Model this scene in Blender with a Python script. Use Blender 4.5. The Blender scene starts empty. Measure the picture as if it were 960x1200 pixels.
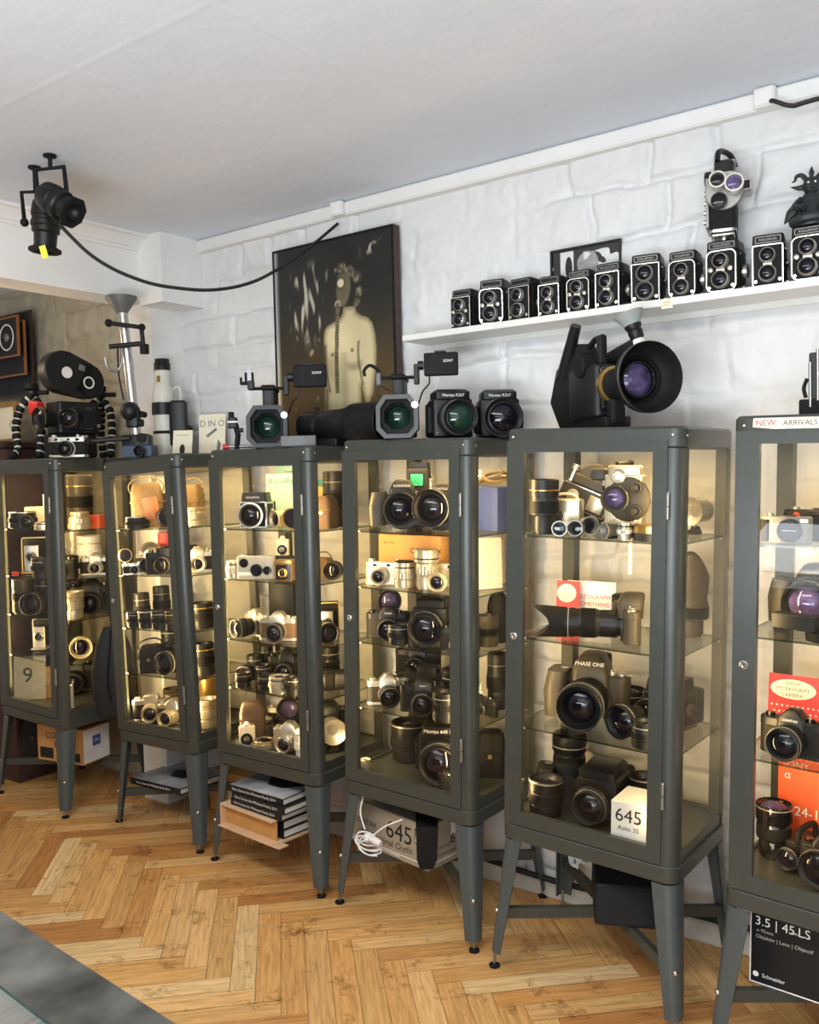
import bpy, bmesh, math, random
from mathutils import Matrix, Vector, noise
R = math.radians
PI = math.pi
random.seed(7)
scene = bpy.context.scene
col = scene.collection
V = Vector

# ------------------------------------------------------------------ materials
def lin(c):
    return tuple((x / 255 / 12.92) if x / 255 <= .04045 else ((x / 255 + .055) / 1.055) ** 2.4 for x in c)
_mats = {}
def mat(name, rgb, rough=.5, metal=0, vary=.08, scale=40, bump=0, bscale=200, coat=0, spec=.5, emit=0, trans=0, vor=False, bdist=.002):
    if name in _mats: return _mats[name]
    m = bpy.data.materials.new(name); m.use_nodes = True
    nt = m.node_tree; N = nt.nodes; L = nt.links
    b = N['Principled BSDF']
    c = lin(rgb)
    tc = N.new('ShaderNodeTexCoord')
    nz = N.new('ShaderNodeTexNoise'); nz.inputs['Scale'].default_value = scale; nz.inputs['Detail'].default_value = 3
    L.new(tc.outputs['Object'], nz.inputs['Vector'])
    rp = N.new('ShaderNodeValToRGB')
    rp.color_ramp.elements[0].position = .3; rp.color_ramp.elements[1].position = .7
    rp.color_ramp.elements[0].color = tuple(max(0, x * (1 - vary)) for x in c) + (1,)
    rp.color_ramp.elements[1].color = tuple(min(1, x * (1 + vary)) for x in c) + (1,)
    L.new(nz.outputs['Fac'], rp.inputs['Fac']); L.new(rp.outputs['Color'], b.inputs['Base Color'])
    b.inputs['Roughness'].default_value = rough; b.inputs['Metallic'].default_value = metal
    b.inputs['Coat Weight'].default_value = coat; b.inputs['Specular IOR Level'].default_value = spec
    if emit:
        b.inputs['Emission Color'].default_value = c + (1,); b.inputs['Emission Strength'].default_value = emit
    if bump:
        t = N.new('ShaderNodeTexVoronoi' if vor else 'ShaderNodeTexNoise'); t.inputs['Scale'].default_value = bscale
        L.new(tc.outputs['Object'], t.inputs['Vector'])
        if not vor: t.inputs['Detail'].default_value = 5
        bp = N.new('ShaderNodeBump'); bp.inputs['Strength'].default_value = bump; bp.inputs['Distance'].default_value = bdist
        L.new(t.outputs[0], bp.inputs['Height']); L.new(bp.outputs['Normal'], b.inputs['Normal'])
    _mats[name] = m
    return m
def glass_mat(name, tint, refl=.6, rough=.02):
    m = bpy.data.materials.new(name); m.use_nodes = True
    nt = m.node_tree; N = nt.nodes; L = nt.links
    N.remove(N['Principled BSDF']); out = N['Material Output']
    tr = N.new('ShaderNodeBsdfTransparent'); gl = N.new('ShaderNodeBsdfGlossy'); gl.inputs['Roughness'].default_value = rough
    tc = N.new('ShaderNodeTexCoord'); nz = N.new('ShaderNodeTexNoise'); nz.inputs['Scale'].default_value = 6
    L.new(tc.outputs['Object'], nz.inputs['Vector'])
    rp = N.new('ShaderNodeValToRGB')
    rp.color_ramp.elements[0].color = tuple(x * .97 for x in tint) + (1,); rp.color_ramp.elements[1].color = tuple(tint) + (1,)
    L.new(nz.outputs['Fac'], rp.inputs['Fac']); L.new(rp.outputs['Color'], tr.inputs['Color'])
    fr = N.new('ShaderNodeFresnel'); fr.inputs['IOR'].default_value = 1.5
    mu = N.new('ShaderNodeMath'); mu.operation = 'MULTIPLY'; mu.inputs[1].default_value = refl
    L.new(fr.outputs['Fac'], mu.inputs[0])
    mx = N.new('ShaderNodeMixShader'); L.new(mu.outputs[0], mx.inputs['Fac'])
    L.new(tr.outputs[0], mx.inputs[1]); L.new(gl.outputs[0], mx.inputs[2]); L.new(mx.outputs[0], out.inputs['Surface'])
    _mats[name] = m
    return m

STEEL = mat('cabinet_steel', (60, 63, 58), .33, 0, .06, 25, .06, 500)
STEEL2 = mat('cabinet_leg_steel', (72, 79, 79), .36, 0, .06, 25, .06, 500)
CHROME = mat('chrome', (205, 203, 196), .22, 1, .05)
SILVER = mat('satin_silver', (196, 192, 182), .34, .85, .06)
STEELD = mat('dull_steel', (150, 150, 146), .4, .9, .06)
GOLD = mat('brass', (196, 160, 92), .3, .9, .08)
BLACK = mat('black_paint', (22, 22, 23), .4, 0, .15, spec=.35)
BLACKG = mat('black_gloss', (16, 16, 17), .16, 0, .1, coat=.4)
BLACKM = mat('black_matte', (22, 22, 23), .65, 0, .15, spec=.22)
DARKBODY = mat('black_leatherette', (25, 24, 23), .6, 0, .15, 60, .5, 900, vor=True, spec=.25)
BROWNL = mat('brown_leatherette', (84, 62, 42), .55, 0, .15, 60, .4, 800, vor=True)
TANL = mat('tan_leather', (128, 104, 66), .5, 0, .18, 30, .3, 500)
GREYP = mat('grey_plastic', (96, 97, 95), .45, 0, .06)
LGREY = mat('light_grey_plastic', (176, 174, 166), .45, 0, .05)
TITAN = mat('champagne_titanium', (186, 176, 152), .32, .6, .06)
BRONZE = mat('bronze_grey_paint', (64, 59, 48), .42, .1, .08, spec=.3)
WHITEP = mat('white_paint', (232, 230, 224), .4, 0, .03)
CREAMP = mat('cream_paper', (236, 226, 200), .7, 0, .03)
RUBBER = mat('ribbed_rubber', (17, 17, 17), .7, 0, .12, spec=.2)
LENSG = mat('coated_lens_glass', (15, 13, 22), .06, 0, .5, 8, spec=.45)
LENSGG = mat('green_coated_lens_glass', (20, 46, 36), .06, 0, .6, 10, spec=.5)
LENSP = mat('purple_coated_lens_glass', (84, 72, 110), .07, .2, .6, 30, spec=.5)
RED = mat('red_plastic', (190, 38, 36), .4, 0, .06)
REDP = mat('red_paper', (214, 52, 58), .55, 0, .05)
ORANGE = mat('orange_card', (232, 92, 44), .5, 0, .04)
BLUE = mat('blue_card', (74, 92, 160), .5, 0, .06)
MINT = mat('mint_card', (178, 216, 196), .55, 0, .03)
TEAL = mat('teal_card', (50, 110, 104), .5, 0, .05)
KRAFT = mat('kraft_cardboard', (198, 146, 84), .7, 0, .07, 20)
KRAFTP = mat('pale_cardboard', (214, 178, 140), .7, 0, .06, 20)
GREYBOX = mat('grey_printed_card', (160, 148, 128), .5, 0, .05, 12)
GREYBOXD = mat('dark_grey_printed_card', (112, 108, 98), .5, 0, .05, 12)
BLACKC = mat('black_card', (26, 27, 29), .5, 0, .08, spec=.3)
PAGES = mat('paper_pages', (228, 226, 220), .7, 0, .06, 300)
INK = mat('black_ink', (22, 22, 22), .6)
GREYINK = mat('grey_ink', (120, 120, 120), .6)
WHITEI = mat('white_print', (238, 238, 236), .5)
REDI = mat('red_ink', (214, 40, 48), .6)
LCD = mat('green_display', (70, 190, 130), .3, 0, .25, 120, emit=.35)
WOODR = mat('orange_wood', (140, 88, 48), .45, 0, .15, 30)
WOODD = mat('dark_wood', (58, 36, 30), .45, 0, .2, 20)
FRAMEG = mat('old_gold_frame', (150, 116, 58), .4, .3, .15, 30)
CABLEW = mat('white_cable', (232, 232, 228), .4)
CABLEB = mat('black_cable', (20, 20, 20), .5)
YELLOW = mat('yellow_tape', (224, 232, 60), .6)
PLASTER = mat('white_plaster', (232, 231, 228), .85, 0, .03, 6, .25, 60)
CEILM = mat('ceiling_paint', (222, 229, 238), .9, 0, .035, 2.2, .4, 14, bdist=.006)
GLASS = glass_mat('cabinet_glass', (.975, .97, .94), .55)
SHELFG = glass_mat('shelf_glass', (.965, .965, .925), .6)
EDGEG = glass_mat('shelf_glass_edge', (.42, .50, .38), .8, .1)
CLEARP = glass_mat('clear_plastic', (.90, .87, .78), 1.0, .1)

# ------------------------------------------------------------------ mesh builder
AXM = {'z': Matrix(), '-y': Matrix.Rotation(R(90), 4, 'X'), 'y': Matrix.Rotation(R(-90), 4, 'X'),
       'x': Matrix.Rotation(R(90), 4, 'Y'), '-x': Matrix.Rotation(R(-90), 4, 'Y'), '-z': Matrix.Rotation(PI, 4, 'X')}
FRONT = Matrix.Rotation(R(90), 4, 'X')                     # lettering plane facing -Y
def RZ(a): return Matrix.Rotation(R(a), 4, 'Z')
def RX(a): return Matrix.Rotation(R(a), 4, 'X')
def RY(a): return Matrix.Rotation(R(a), 4, 'Y')
def TR(x, y, z): return Matrix.Translation((x, y, z))
def rrect(x0, x1, y0, y1, r, n=4):
    r = min(r, (x1 - x0) / 2 - 1e-5, (y1 - y0) / 2 - 1e-5); P = []
    for cx, cy, a0 in ((x1 - r, y0 + r, -90), (x1 - r, y1 - r, 0), (x0 + r, y1 - r, 90), (x0 + r, y0 + r, 180)):
        for i in range(n + 1):
            a = R(a0 + 90 * i / n); P.append((cx + r * math.cos(a), cy + r * math.sin(a)))
    return P
def inset(P, b):
    n = len(P); out = []
    for i in range(n):
        p0, p, p1 = V(P[i - 1]), V(P[i]), V(P[(i + 1) % n])
        d0, d1 = (p - p0), (p1 - p)
        if d0.length < 1e-9: d0 = d1
        if d1.length < 1e-9: d1 = d0
        n0 = V((-d0.y, d0.x)).normalized(); n1 = V((-d1.y, d1.x)).normalized()
        nb = (n0 + n1); nb = nb.normalized() if nb.length > 1e-6 else n0
        c = max(.35, nb.dot(n0)); out.append((p.x + nb.x * b / c, p.y + nb.y * b / c))
    return out
_textcache = {}
def text_geo(s):
    if s in _textcache: return _textcache[s]
    cu = bpy.data.curves.new('lettering', 'FONT'); cu.body = s; cu.size = 1; cu.align_x = 'CENTER'; cu.align_y = 'CENTER'; cu.resolution_u = 3
    ob = bpy.data.objects.new('lettering', cu); col.objects.link(ob)
    dg = bpy.context.evaluated_depsgraph_get(); dg.update()
    me = bpy.data.meshes.new_from_object(ob.evaluated_get(dg))
    r = ([tuple(v.co) for v in me.vertices], [tuple(p.vertices) for p in me.polygons])
    bpy.data.objects.remove(ob); bpy.data.curves.remove(cu); bpy.data.meshes.remove(me)
    _textcache[s] = r
    return r
class MB:
    def __init__(s, T=None): s.v = []; s.f = []; s.mi = []; s.mats = []; s.T = T or Matrix()
    def _m(s, m):
        if m not in s.mats: s.mats.append(m)
        return s.mats.index(m)
    def add(s, vs, fs, m, T=None):
        M = s.T @ T if T is not None else s.T
        k = len(s.v); s.v += [tuple(M @ V(p)) for p in vs]
        flip = M.determinant() < 0
        i = s._m(m)
        for f in fs:
            f = [a + k for a in f]
            s.f.append(f[::-1] if flip else f); s.mi.append(i)
        return s
    def box(s, x0, x1, y0, y1, z0, z1, m, bev=0, T=None):
        if bev:
            return s.prism(rrect(x0, x1, y0, y1, bev * 1.5, 2), z0, z1, m, bev, T=T)
        vs = [(x, y, z) for z in (z0, z1) for y in (y0, y1) for x in (x0, x1)]
        return s.add(vs, [(0, 2, 3, 1), (4, 5, 7, 6), (0, 1, 5, 4), (2, 6, 7, 3), (0, 4, 6, 2), (1, 3, 7, 5)], m, T)
    def prism(s, P, z0, z1, m, bev=0, axis='z', T=None):
        M = (T or Matrix()) @ AXM[axis]
        if bev:
            Q = inset(P, bev); rings = [(Q, z0), (P, z0 + bev), (P, z1 - bev), (Q, z1)]
        else: rings = [(P, z0), (P, z1)]
        return s.loft(rings, m, T=M)
    def loft(s, rings, m, T=None, cap=True):
        n = len(rings[0][0]); vs = []; fs = []
        for P, z in rings: vs += [(p[0], p[1], z) for p in P]
        for k in range(len(rings) - 1):
            for i in range(n):
                j = (i + 1) % n; fs.append((k * n + i, k * n + j, (k + 1) * n + j, (k + 1) * n + i))
        if cap: fs.append(tuple(range(n))[::-1]); fs.append(tuple((len(rings) - 1) * n + i for i in range(n)))
        return s.add(vs, fs, m, T)
    def ring(s, P, Q, z0, z1, m, axis='z', T=None):
        """a frame: outer loop P, inner loop Q of the same count"""
        M = (T or Matrix()) @ AXM[axis]; n = len(P)
        vs = [(p[0], p[1], z0) for p in P] + [(p[0], p[1], z1) for p in P] + [(p[0], p[1], z0) for p in Q] + [(p[0], p[1], z1) for p in Q]
        fs = []
        for i in range(n):
            j = (i + 1) % n
            fs += [(i, j, n + j, n + i), (2 * n + j, 2 * n + i, 3 * n + i, 3 * n + j), (n + i, n + j, 3 * n + j, 3 * n + i), (j, i, 2 * n + i, 2 * n + j)]
        return s.add(vs, fs, m, M)
    def lathe(s, prof, m, seg=24, axis='z', T=None, ribs=0):
        M = (T or Matrix()) @ AXM[axis]; vs = []; fs = []; idx = []
        for r, z in prof:
            if r <= 1e-7: idx.append([len(vs)]); vs.append((0, 0, z))
            else:
                idx.append(list(range(len(vs), len(vs) + seg)))
                for i in range(seg):
                    a = 2 * PI * i / seg; rr = r - (ribs if ribs and i % 2 else 0)
                    vs.append((rr * math.cos(a), rr * math.sin(a), z))
        for a, b in zip(idx, idx[1:]):
            for i in range(seg):
                j = (i + 1) % seg
                if len(a) == 1 and len(b) == 1: continue
                if len(a) == 1: fs.append((a[0], b[j], b[i]))
                elif len(b) == 1: fs.append((a[i], a[j], b[0]))
                else: fs.append((a[i], a[j], b[j], b[i]))
        return s.add(vs, fs, m, M)
    def cyl(s, r, z0, z1, m, seg=16, axis='z', T=None, bev=0):
        if bev: return s.lathe([(0, z0), (r - bev, z0), (r, z0 + bev), (r, z1 - bev), (r - bev, z1), (0, z1)], m, seg, axis, T)
        return s.lathe([(0, z0), (r, z0), (r, z1), (0, z1)], m, seg, axis, T)
    def ball(s, c, r, m, seg=12, sc=(1, 1, 1)):
        n = seg // 2
        return s.lathe([(r * math.sin(PI * i / n) if 0 < i < n else 0, -r * math.cos(PI * i / n)) for i in range(n + 1)], m, seg, 'z', TR(*c) @ Matrix.Diagonal((*sc, 1)))
    def tube(s, pts, rad, m, seg=8, T=None, closed=False):
        pts = [V(p) for p in pts]; n = len(pts)
        rads = rad if isinstance(rad, (list, tuple)) else [rad] * n
        vs = []; fs = []; up = None
        for i, p in enumerate(pts):
            if closed: t = pts[(i + 1) % n] - pts[i - 1]
            else: t = pts[min(i + 1, n - 1)] - pts[max(i - 1, 0)]
            t = t.normalized() if t.length > 1e-9 else V((0, 0, 1))
            if up is None: up = t.orthogonal().normalized()
            up = (up - t * up.dot(t)); up = up.normalized() if up.length > 1e-6 else t.orthogonal().normalized()
            w = t.cross(up)
            for k in range(seg):
                a = 2 * PI * k / seg; vs.append(tuple(p + (up * math.cos(a) + w * math.sin(a)) * rads[i]))
        for i in range(n if closed else n - 1):
            for k in range(seg):
                l = (k + 1) % seg; i2 = (i + 1) % n
                fs.append((i * seg + k, i * seg + l, i2 * seg + l, i2 * seg + k))
        if not closed: fs.append(tuple(range(seg))[::-1]); fs.append(tuple((n - 1) * seg + k for k in range(seg)))
        return s.add(vs, fs, m, T)
    def text(s, t, size, m, T):
        vs, fs = text_geo(t)
        return s.add([(x * size, y * size, 0) for x, y, z in vs], fs, m, T)
    def quad(s, x0, x1, z0, z1, y, m, T=None):
        return s.add([(x0, y, z0), (x1, y, z0), (x1, y, z1), (x0, y, z1)], [(0, 1, 2, 3)], m, T)
    def mesh(s, name, smooth=True, angle=38):
        me = bpy.data.meshes.new(name); me.from_pydata(s.v, [], s.f)
        for m in s.mats: me.materials.append(m)
        me.polygons.foreach_set('material_index', s.mi)
        if smooth:
            me.polygons.foreach_set('use_smooth', [True] * len(s.f))
            me.set_sharp_from_angle(angle=R(angle))
        me.update()
        return me
def dome(r, z, h, n=6):
    """profile of a convex glass: from the rim (r, z) to its crown (0, z + h)"""
    Rr = (r * r + h * h) / (2 * h); a1 = math.asin(min(1, r / Rr))
    return [(Rr * math.sin(a1 * (1 - i / n)) if i < n else 0, z + h - Rr + Rr * math.cos(a1 * (1 - i / n))) for i in range(n + 1)]
def catmull(P, n=8):
    P = [V(p) for p in P]; Q = [P[0] * 2 - P[1]] + P + [P[-1] * 2 - P[-2]]; out = []
    for i in range(1, len(Q) - 2):
        for k in range(n):
            t = k / n
            out.append(.5 * ((2 * Q[i]) + (Q[i + 1] - Q[i - 1]) * t + (2 * Q[i - 1] - 5 * Q[i] + 4 * Q[i + 1] - Q[i + 2]) * t * t + (3 * Q[i] - Q[i - 1] - 3 * Q[i + 1] + Q[i + 2]) * t ** 3))
    out.append(P[-1])
    return [tuple(p) for p in out]

# ------------------------------------------------------------------ things, parts, sub-parts
# a spec is a list of (part name, MB or mesh, [(sub-part name, MB, label or None) ...], label or None); a spec that is one MB is a one-mesh thing
def baked(spec):
    if isinstance(spec, MB): return spec.mesh('shape')
    out = []
    for p in spec:
        p = list(p) + [[], None][len(p) - 2:]
        out.append((p[0], p[1].mesh(p[0]), [(q[0], q[1].mesh(q[0]), q[2] if len(q) > 2 else None) for q in p[2]], p[3]))
    return out
_specs = {}
def S(fn, *a, **k):
    key = (fn.__name__, repr(a), repr(sorted(k.items(), key=lambda t: t[0])))
    if key not in _specs:
        sp = fn(*a, **k)
        vs = [v for p in ([sp] if isinstance(sp, MB) else [x for q in sp for x in [q[1]] + [y[1] for y in (q[2] if len(q) > 2 else [])]]) for v in p.v]
        b = baked(sp)
        _specs[key] = (b, min(v[2] for v in vs), max(v[2] for v in vs))
    return _specs[key]
def spawn(spec, name, Mw, label, cat, group=None, kind=None):
    b = spec[0] if isinstance(spec, tuple) else baked(spec)
    if isinstance(b, bpy.types.Mesh):
        o = bpy.data.objects.new(name, b); col.objects.link(o); o.matrix_world = Mw
    else:
        o = bpy.data.objects.new(name, None); o.empty_display_size = .02; col.objects.link(o); o.matrix_world = Mw
        for pn, me, subs, lb in b:
            c = bpy.data.objects.new(pn, me); col.objects.link(c); c.parent = o
            if lb: c['label'] = lb
            for sn, sm, sl in subs:
                d = bpy.data.objects.new(sn, sm); col.objects.link(d); d.parent = c
                if sl: d['label'] = sl
    o['label'] = label; o['category'] = cat
    if group: o['group'] = group
    if kind: o['kind'] = kind
    return o
def struct(name, mb, label=None):
    me = mb.mesh(name) if isinstance(mb, MB) else mb
    o = bpy.data.objects.new(name, me); col.objects.link(o); o['kind'] = 'structure'
    if label: o['label'] = label
    return o

# ------------------------------------------------------------------ camera
CF, CYAW, CPIT, CROLL, CH = 1053.998, R(36.82853), R(-2.444966), R(-1.391424), 1.40004
fw = V((-math.sin(CYAW) * math.cos(CPIT), math.cos(CYAW) * math.cos(CPIT), math.sin(CPIT)))
rt = V((math.cos(CYAW), math.sin(CYAW), 0)); up = rt.cross(fw)
rt2 = rt * math.cos(CROLL) + up * math.sin(CROLL); up2 = up * math.cos(CROLL) - rt * math.sin(CROLL)
EYE = V((0, 0, CH))
cd = bpy.data.cameras.new('camera'); cam = bpy.data.objects.new('camera', cd); col.objects.link(cam)
cd.sensor_fit = 'HORIZONTAL'; cd.sensor_width = 36; cd.lens = CF / 960 * 36; cd.clip_start = .02; cd.clip_end = 60
mw = Matrix.Identity(4)
for i in range(3): mw[i][0], mw[i][1], mw[i][2], mw[i][3] = rt2[i], up2[i], -fw[i], EYE[i]
cam.matrix_world = mw; scene.camera = cam
def ray(u, v): return fw + rt2 * ((u - 480) / CF) - up2 * ((v - 600) / CF)
def at(u, v, **k):
    """the point of the photograph's pixel (u, v) on the plane x=, y= or z="""
    (a, val), = k.items(); i = 'xyz'.index(a); d = ray(u, v)
    return EYE + d * ((val - EYE[i]) / d[i])
def depth(P): return (V(P) - EYE).dot(fw)
# ------------------------------------------------------------------ the room
WALL = 2.6
def rnd(*k): return random.Random(repr(k)).random()
def sstep(a, b, x):
    t = max(0, min(1, (x - a) / (b - a))); return t * t * (3 - 2 * t)
# irregular white-washed stone and brick wall: real relief
rows = [0]; rr = random.Random(3)
while rows[-1] < 2.5: rows.append(rows[-1] + rr.choice((.085, .1, .115, .13, .15)))
bricks = []
for k in range(len(rows)):
    xs = [-8]
    while xs[-1] < 3: xs.append(xs[-1] + rr.uniform(.17, .36))
    bricks.append(xs)
import bisect
def relief(x, z):
    n1 = noise.noise(V((x * 2.3, z * 2.3, 1.7))); n2 = noise.noise(V((x * 2.3, z * 2.3, 9.1)))
    wx = x + .045 * n1 + .012 * noise.noise(V((x * 11, z * 11, 3))); wz = z + .035 * n2 + .010 * noise.noise(V((x * 11, z * 11, 7)))
    k = max(0, min(len(rows) - 2, bisect.bisect(rows, wz) - 1))
    xs = bricks[k]; j = max(0, min(len(xs) - 2, bisect.bisect(xs, wx) - 1))
    d = min(wx - xs[j], xs[j + 1] - wx, wz - rows[k], rows[k + 1] - wz)
    plast = sstep(-.12, .22, noise.noise(V((x * 1.3, z * 1.6, 21))))          # patches where the plaster has closed the joints
    h = sstep(-.002, .014, d) * (.012 + .016 * rnd(k, j)) * (1 - .7 * plast) + .012 * plast
    tilt = (rnd(k, j, 'a') - .5) * (wx - (xs[j] + xs[j + 1]) / 2) * .07 * (1 - plast)
    return h + tilt + .0065 * noise.noise(V((x * 14, z * 17, 5))) + .0040 * noise.noise(V((x * 33, z * 33, 5))) + .008 * noise.noise(V((x * 4, z * 4, 15)))
def wall_mesh(x0, x1, z0, z1, st, fn, name):
    nx = int((x1 - x0) / st) + 1; nz = int((z1 - z0) / st) + 1
    vs = []; fs = []
    for j in range(nz + 1):
        z = z0 + (z1 - z0) * j / nz
        for i in range(nx + 1):
            x = x0 + (x1 - x0) * i / nx; vs.append((x, WALL - fn(x, z), z))
    for j in range(nz):
        for i in range(nx):
            a = j * (nx + 1) + i; fs.append((a, a + 1, a + nx + 2, a + nx + 1))
    me = bpy.data.meshes.new(name); me.from_pydata(vs, [], fs); me.polygons.foreach_set('use_smooth', [True] * len(fs)); me.update()
    return me
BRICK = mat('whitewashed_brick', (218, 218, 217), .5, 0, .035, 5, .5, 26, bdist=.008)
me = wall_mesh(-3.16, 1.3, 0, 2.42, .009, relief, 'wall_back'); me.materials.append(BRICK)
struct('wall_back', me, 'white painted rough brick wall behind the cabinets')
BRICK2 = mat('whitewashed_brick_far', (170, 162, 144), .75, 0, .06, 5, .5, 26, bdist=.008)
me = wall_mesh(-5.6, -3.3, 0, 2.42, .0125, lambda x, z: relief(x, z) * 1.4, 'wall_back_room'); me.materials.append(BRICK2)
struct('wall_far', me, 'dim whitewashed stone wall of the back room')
struct('wall_left', MB().box(-5.72, -5.6, -.9, 2.62, 0, 2.42, PLASTER))
struct('wall_front', MB().box(-5.6, -3.33, -1.0, -.9, 0, 2.42, PLASTER))
XZ = Matrix(((1, 0, 0, 0), (0, 0, 1, 0), (0, 1, 0, 0), (0, 0, 0, 1))); SX = [at(u, v, z=2.404).x for u, v in ((400, 82), (120, 95))]
YZ = Matrix(((0, 0, 1, 0), (1, 0, 0, 0), (0, 1, 0, 0), (0, 0, 0, 1)))
struct('ceiling', MB().box(-5.7, 1.3, -2.2, 2.7, 2.405, 2.46, CEILM)
       .prism([(1.30, 2.406), (1.321, 2.4032), (1.342, 2.406)], -3.1, -.9, CEILM, T=YZ).prism([(SX[0] - .02, 2.406), (SX[0], 2.4032), (SX[0] + .02, 2.406)], -2.2, 2.45, CEILM, T=XZ).prism([(SX[1] - .02, 2.406), (SX[1], 2.4032), (SX[1] + .02, 2.406)], -2.2, 2.45, CEILM, T=XZ))
# partition between the two rooms: stub, beam, corner block, cornice
struct('wall_partition', MB().box(-3.31, -3.15, 2.42, 2.62, 0, 2.42, PLASTER))
struct('beam', MB().box(-3.31, -3.15, -.95, 2.42, 2.148, 2.42, PLASTER))
struct('pillar', MB().box(-3.15, -3.0, 2.365, 2.61, 2.125, 2.42, PLASTER))
mb = MB()
prof = [(0, 2.345), (.012, 2.347), (.014, 2.356), (.024, 2.36), (.03, 2.372), (.05, 2.385), (.055, 2.392), (.075, 2.394), (.075, 2.41), (0, 2.41)]
mb.prism([(x, z) for x, z in prof], -2.4, 1.2, PLASTER, T=TR(-3.15, 1.16, 0) @ Matrix(((1, 0, 0, 0), (0, 0, -1, 0), (0, 1, 0, 0), (0, 0, 0, 1))))
struct('trim_1', mb, 'white moulded cornice along the beam')
# batten along the top of the wall
mb = MB()
mb.box(-3.0, 1.3, 2.545, 2.6, 2.352, 2.402, PLASTER, .006)
struct('trim_2', mb, 'white painted batten under the ceiling')
# skirting
mb = MB(); mb.box(-3.1, 1.3, 2.565, 2.61, 0, .065, mat('old_skirting', (196, 190, 176), .7, 0, .2, 8, .3, 60), .006)
struct('baseboard_back', mb)
# herringbone parquet
vs = []; fs = []; cols = []; uvs = []
w, Lp = .07, .49; g = .0006; q = math.sqrt(.5)
def rot(x, y): return ((x + y) * q - 2.60, (-x + y) * q + 1.953)
rr = random.Random(11)
pal = [(206, 160, 100), (210, 166, 106), (198, 150, 92), (216, 176, 120), (194, 144, 86), (204, 158, 98), (210, 168, 110), (184, 130, 76), (222, 190, 140), (202, 154, 94), (208, 162, 102)]
for i in range(-75, 75):
    for j in range(-9, 9):
        ox, oy = i * w + j * Lp, i * w - j * Lp
        for P in (((0, 0), (Lp, 0), (Lp, w), (0, w)), ((0, w), (w, w), (w, w + Lp), (0, w + Lp))):
            horiz = P[1][0] > w * 1.5
            x0, y0, x1, y1 = P[0][0] + g, P[0][1] + g, P[2][0] - g, P[2][1] - g
            Q = [rot(ox + a, oy + b) for a, b in ((x0, y0), (x1, y0), (x1, y1), (x0, y1))]
            if min(p[0] for p in Q) > 1.4 or max(p[0] for p in Q) < -5.7 or min(p[1] for p in Q) > 2.62 or max(p[1] for p in Q) < -1.2: continue
            k = len(vs); dz = rr.uniform(0, .0006)
            vs += [(a, b, dz) for a, b in Q]; fs.append((k, k + 1, k + 2, k + 3))
            c = lin(rr.choice(pal)); f_ = rr.uniform(.98, 1.16); cols += [(c[0] * f_, c[1] * f_, c[2] * f_, 1)] * 4
            s0 = rr.uniform(0, 40)
            uv = [(0, 0), (Lp, 0), (Lp, w), (0, w)] if horiz else [(0, 0), (0, w), (Lp, w), (Lp, 0)]
            uvs += [(a + s0, b + s0 * .37) for a, b in uv]
k = len(vs); vs += [(-5.7, -1.2, -.003), (1.4, -1.2, -.003), (1.4, 2.62, -.003), (-5.7, 2.62, -.003)]; fs.append((k, k + 1, k + 2, k + 3)); cols += [(.02, .012, .006, 1)] * 4; uvs += [(0, 0)] * 4
me = bpy.data.meshes.new('floor'); me.from_pydata(vs, [], fs)
a = me.color_attributes.new('plank', 'FLOAT_COLOR', 'CORNER'); a.data.foreach_set('color', [x for c in cols for x in c])
u = me.uv_layers.new(name='grain'); u.data.foreach_set('uv', [x for c in uvs for x in c])
m = bpy.data.materials.new('herringbone_oak'); m.use_nodes = True; nt = m.node_tree; N = nt.nodes; L = nt.links; b = N['Principled BSDF']
at_ = N.new('ShaderNodeVertexColor'); at_.layer_name = 'plank'
uvn = N.new('ShaderNodeUVMap'); uvn.uv_map = 'grain'
mp = N.new('ShaderNodeMapping'); mp.inputs['Scale'].default_value = (5, 70, 1); L.new(uvn.outputs[0], mp.inputs[0])
n1 = N.new('ShaderNodeTexNoise'); n1.inputs['Scale'].default_value = 1.4; n1.inputs['Detail'].default_value = 6; n1.inputs['Distortion'].default_value = .8; L.new(mp.outputs[0], n1.inputs['Vector'])
r1 = N.new('ShaderNodeValToRGB'); r1.color_ramp.elements[0].position = .3; r1.color_ramp.elements[0].color = (.74, .68, .60, 1); r1.color_ramp.elements[1].position = .62; r1.color_ramp.elements[1].color = (1.12, 1.09, 1.05, 1)
L.new(n1.outputs['Fac'], r1.inputs['Fac'])
mx = N.new('ShaderNodeMix'); mx.data_type = 'RGBA'; mx.blend_type = 'MULTIPLY'; mx.inputs['Factor'].default_value = 1
L.new(at_.outputs['Color'], mx.inputs['A']); L.new(r1.outputs['Color'], mx.inputs['B'])
tc = N.new('ShaderNodeTexCoord'); n2 = N.new('ShaderNodeTexNoise'); n2.inputs['Scale'].default_value = 9; n2.inputs['Detail'].default_value = 8; n2.inputs['Roughness'].default_value = .75; L.new(tc.outputs['Object'], n2.inputs['Vector'])
r2 = N.new('ShaderNodeValToRGB'); r2.color_ramp.elements[0].position = .33; r2.color_ramp.elements[0].color = (.30, .22, .16, 1); r2.color_ramp.elements[1].position = .45; r2.color_ramp.elements[1].color = (1, 1, 1, 1)
L.new(n2.outputs['Fac'], r2.inputs['Fac'])
m2 = N.new('ShaderNodeMix'); m2.data_type = 'RGBA'; m2.blend_type = 'MULTIPLY'; m2.inputs['Factor'].default_value = .8
L.new(mx.outputs['Result'], m2.inputs['A']); L.new(r2.outputs['Color'], m2.inputs['B']); L.new(m2.outputs['Result'], b.inputs['Base Color'])
b.inputs['Roughness'].default_value = .42
bp = N.new('ShaderNodeBump'); bp.inputs['Strength'].default_value = .15; bp.inputs['Distance'].default_value = .002; L.new(n1.outputs['Fac'], bp.inputs['Height']); L.new(bp.outputs[0], b.inputs['Normal'])
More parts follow.
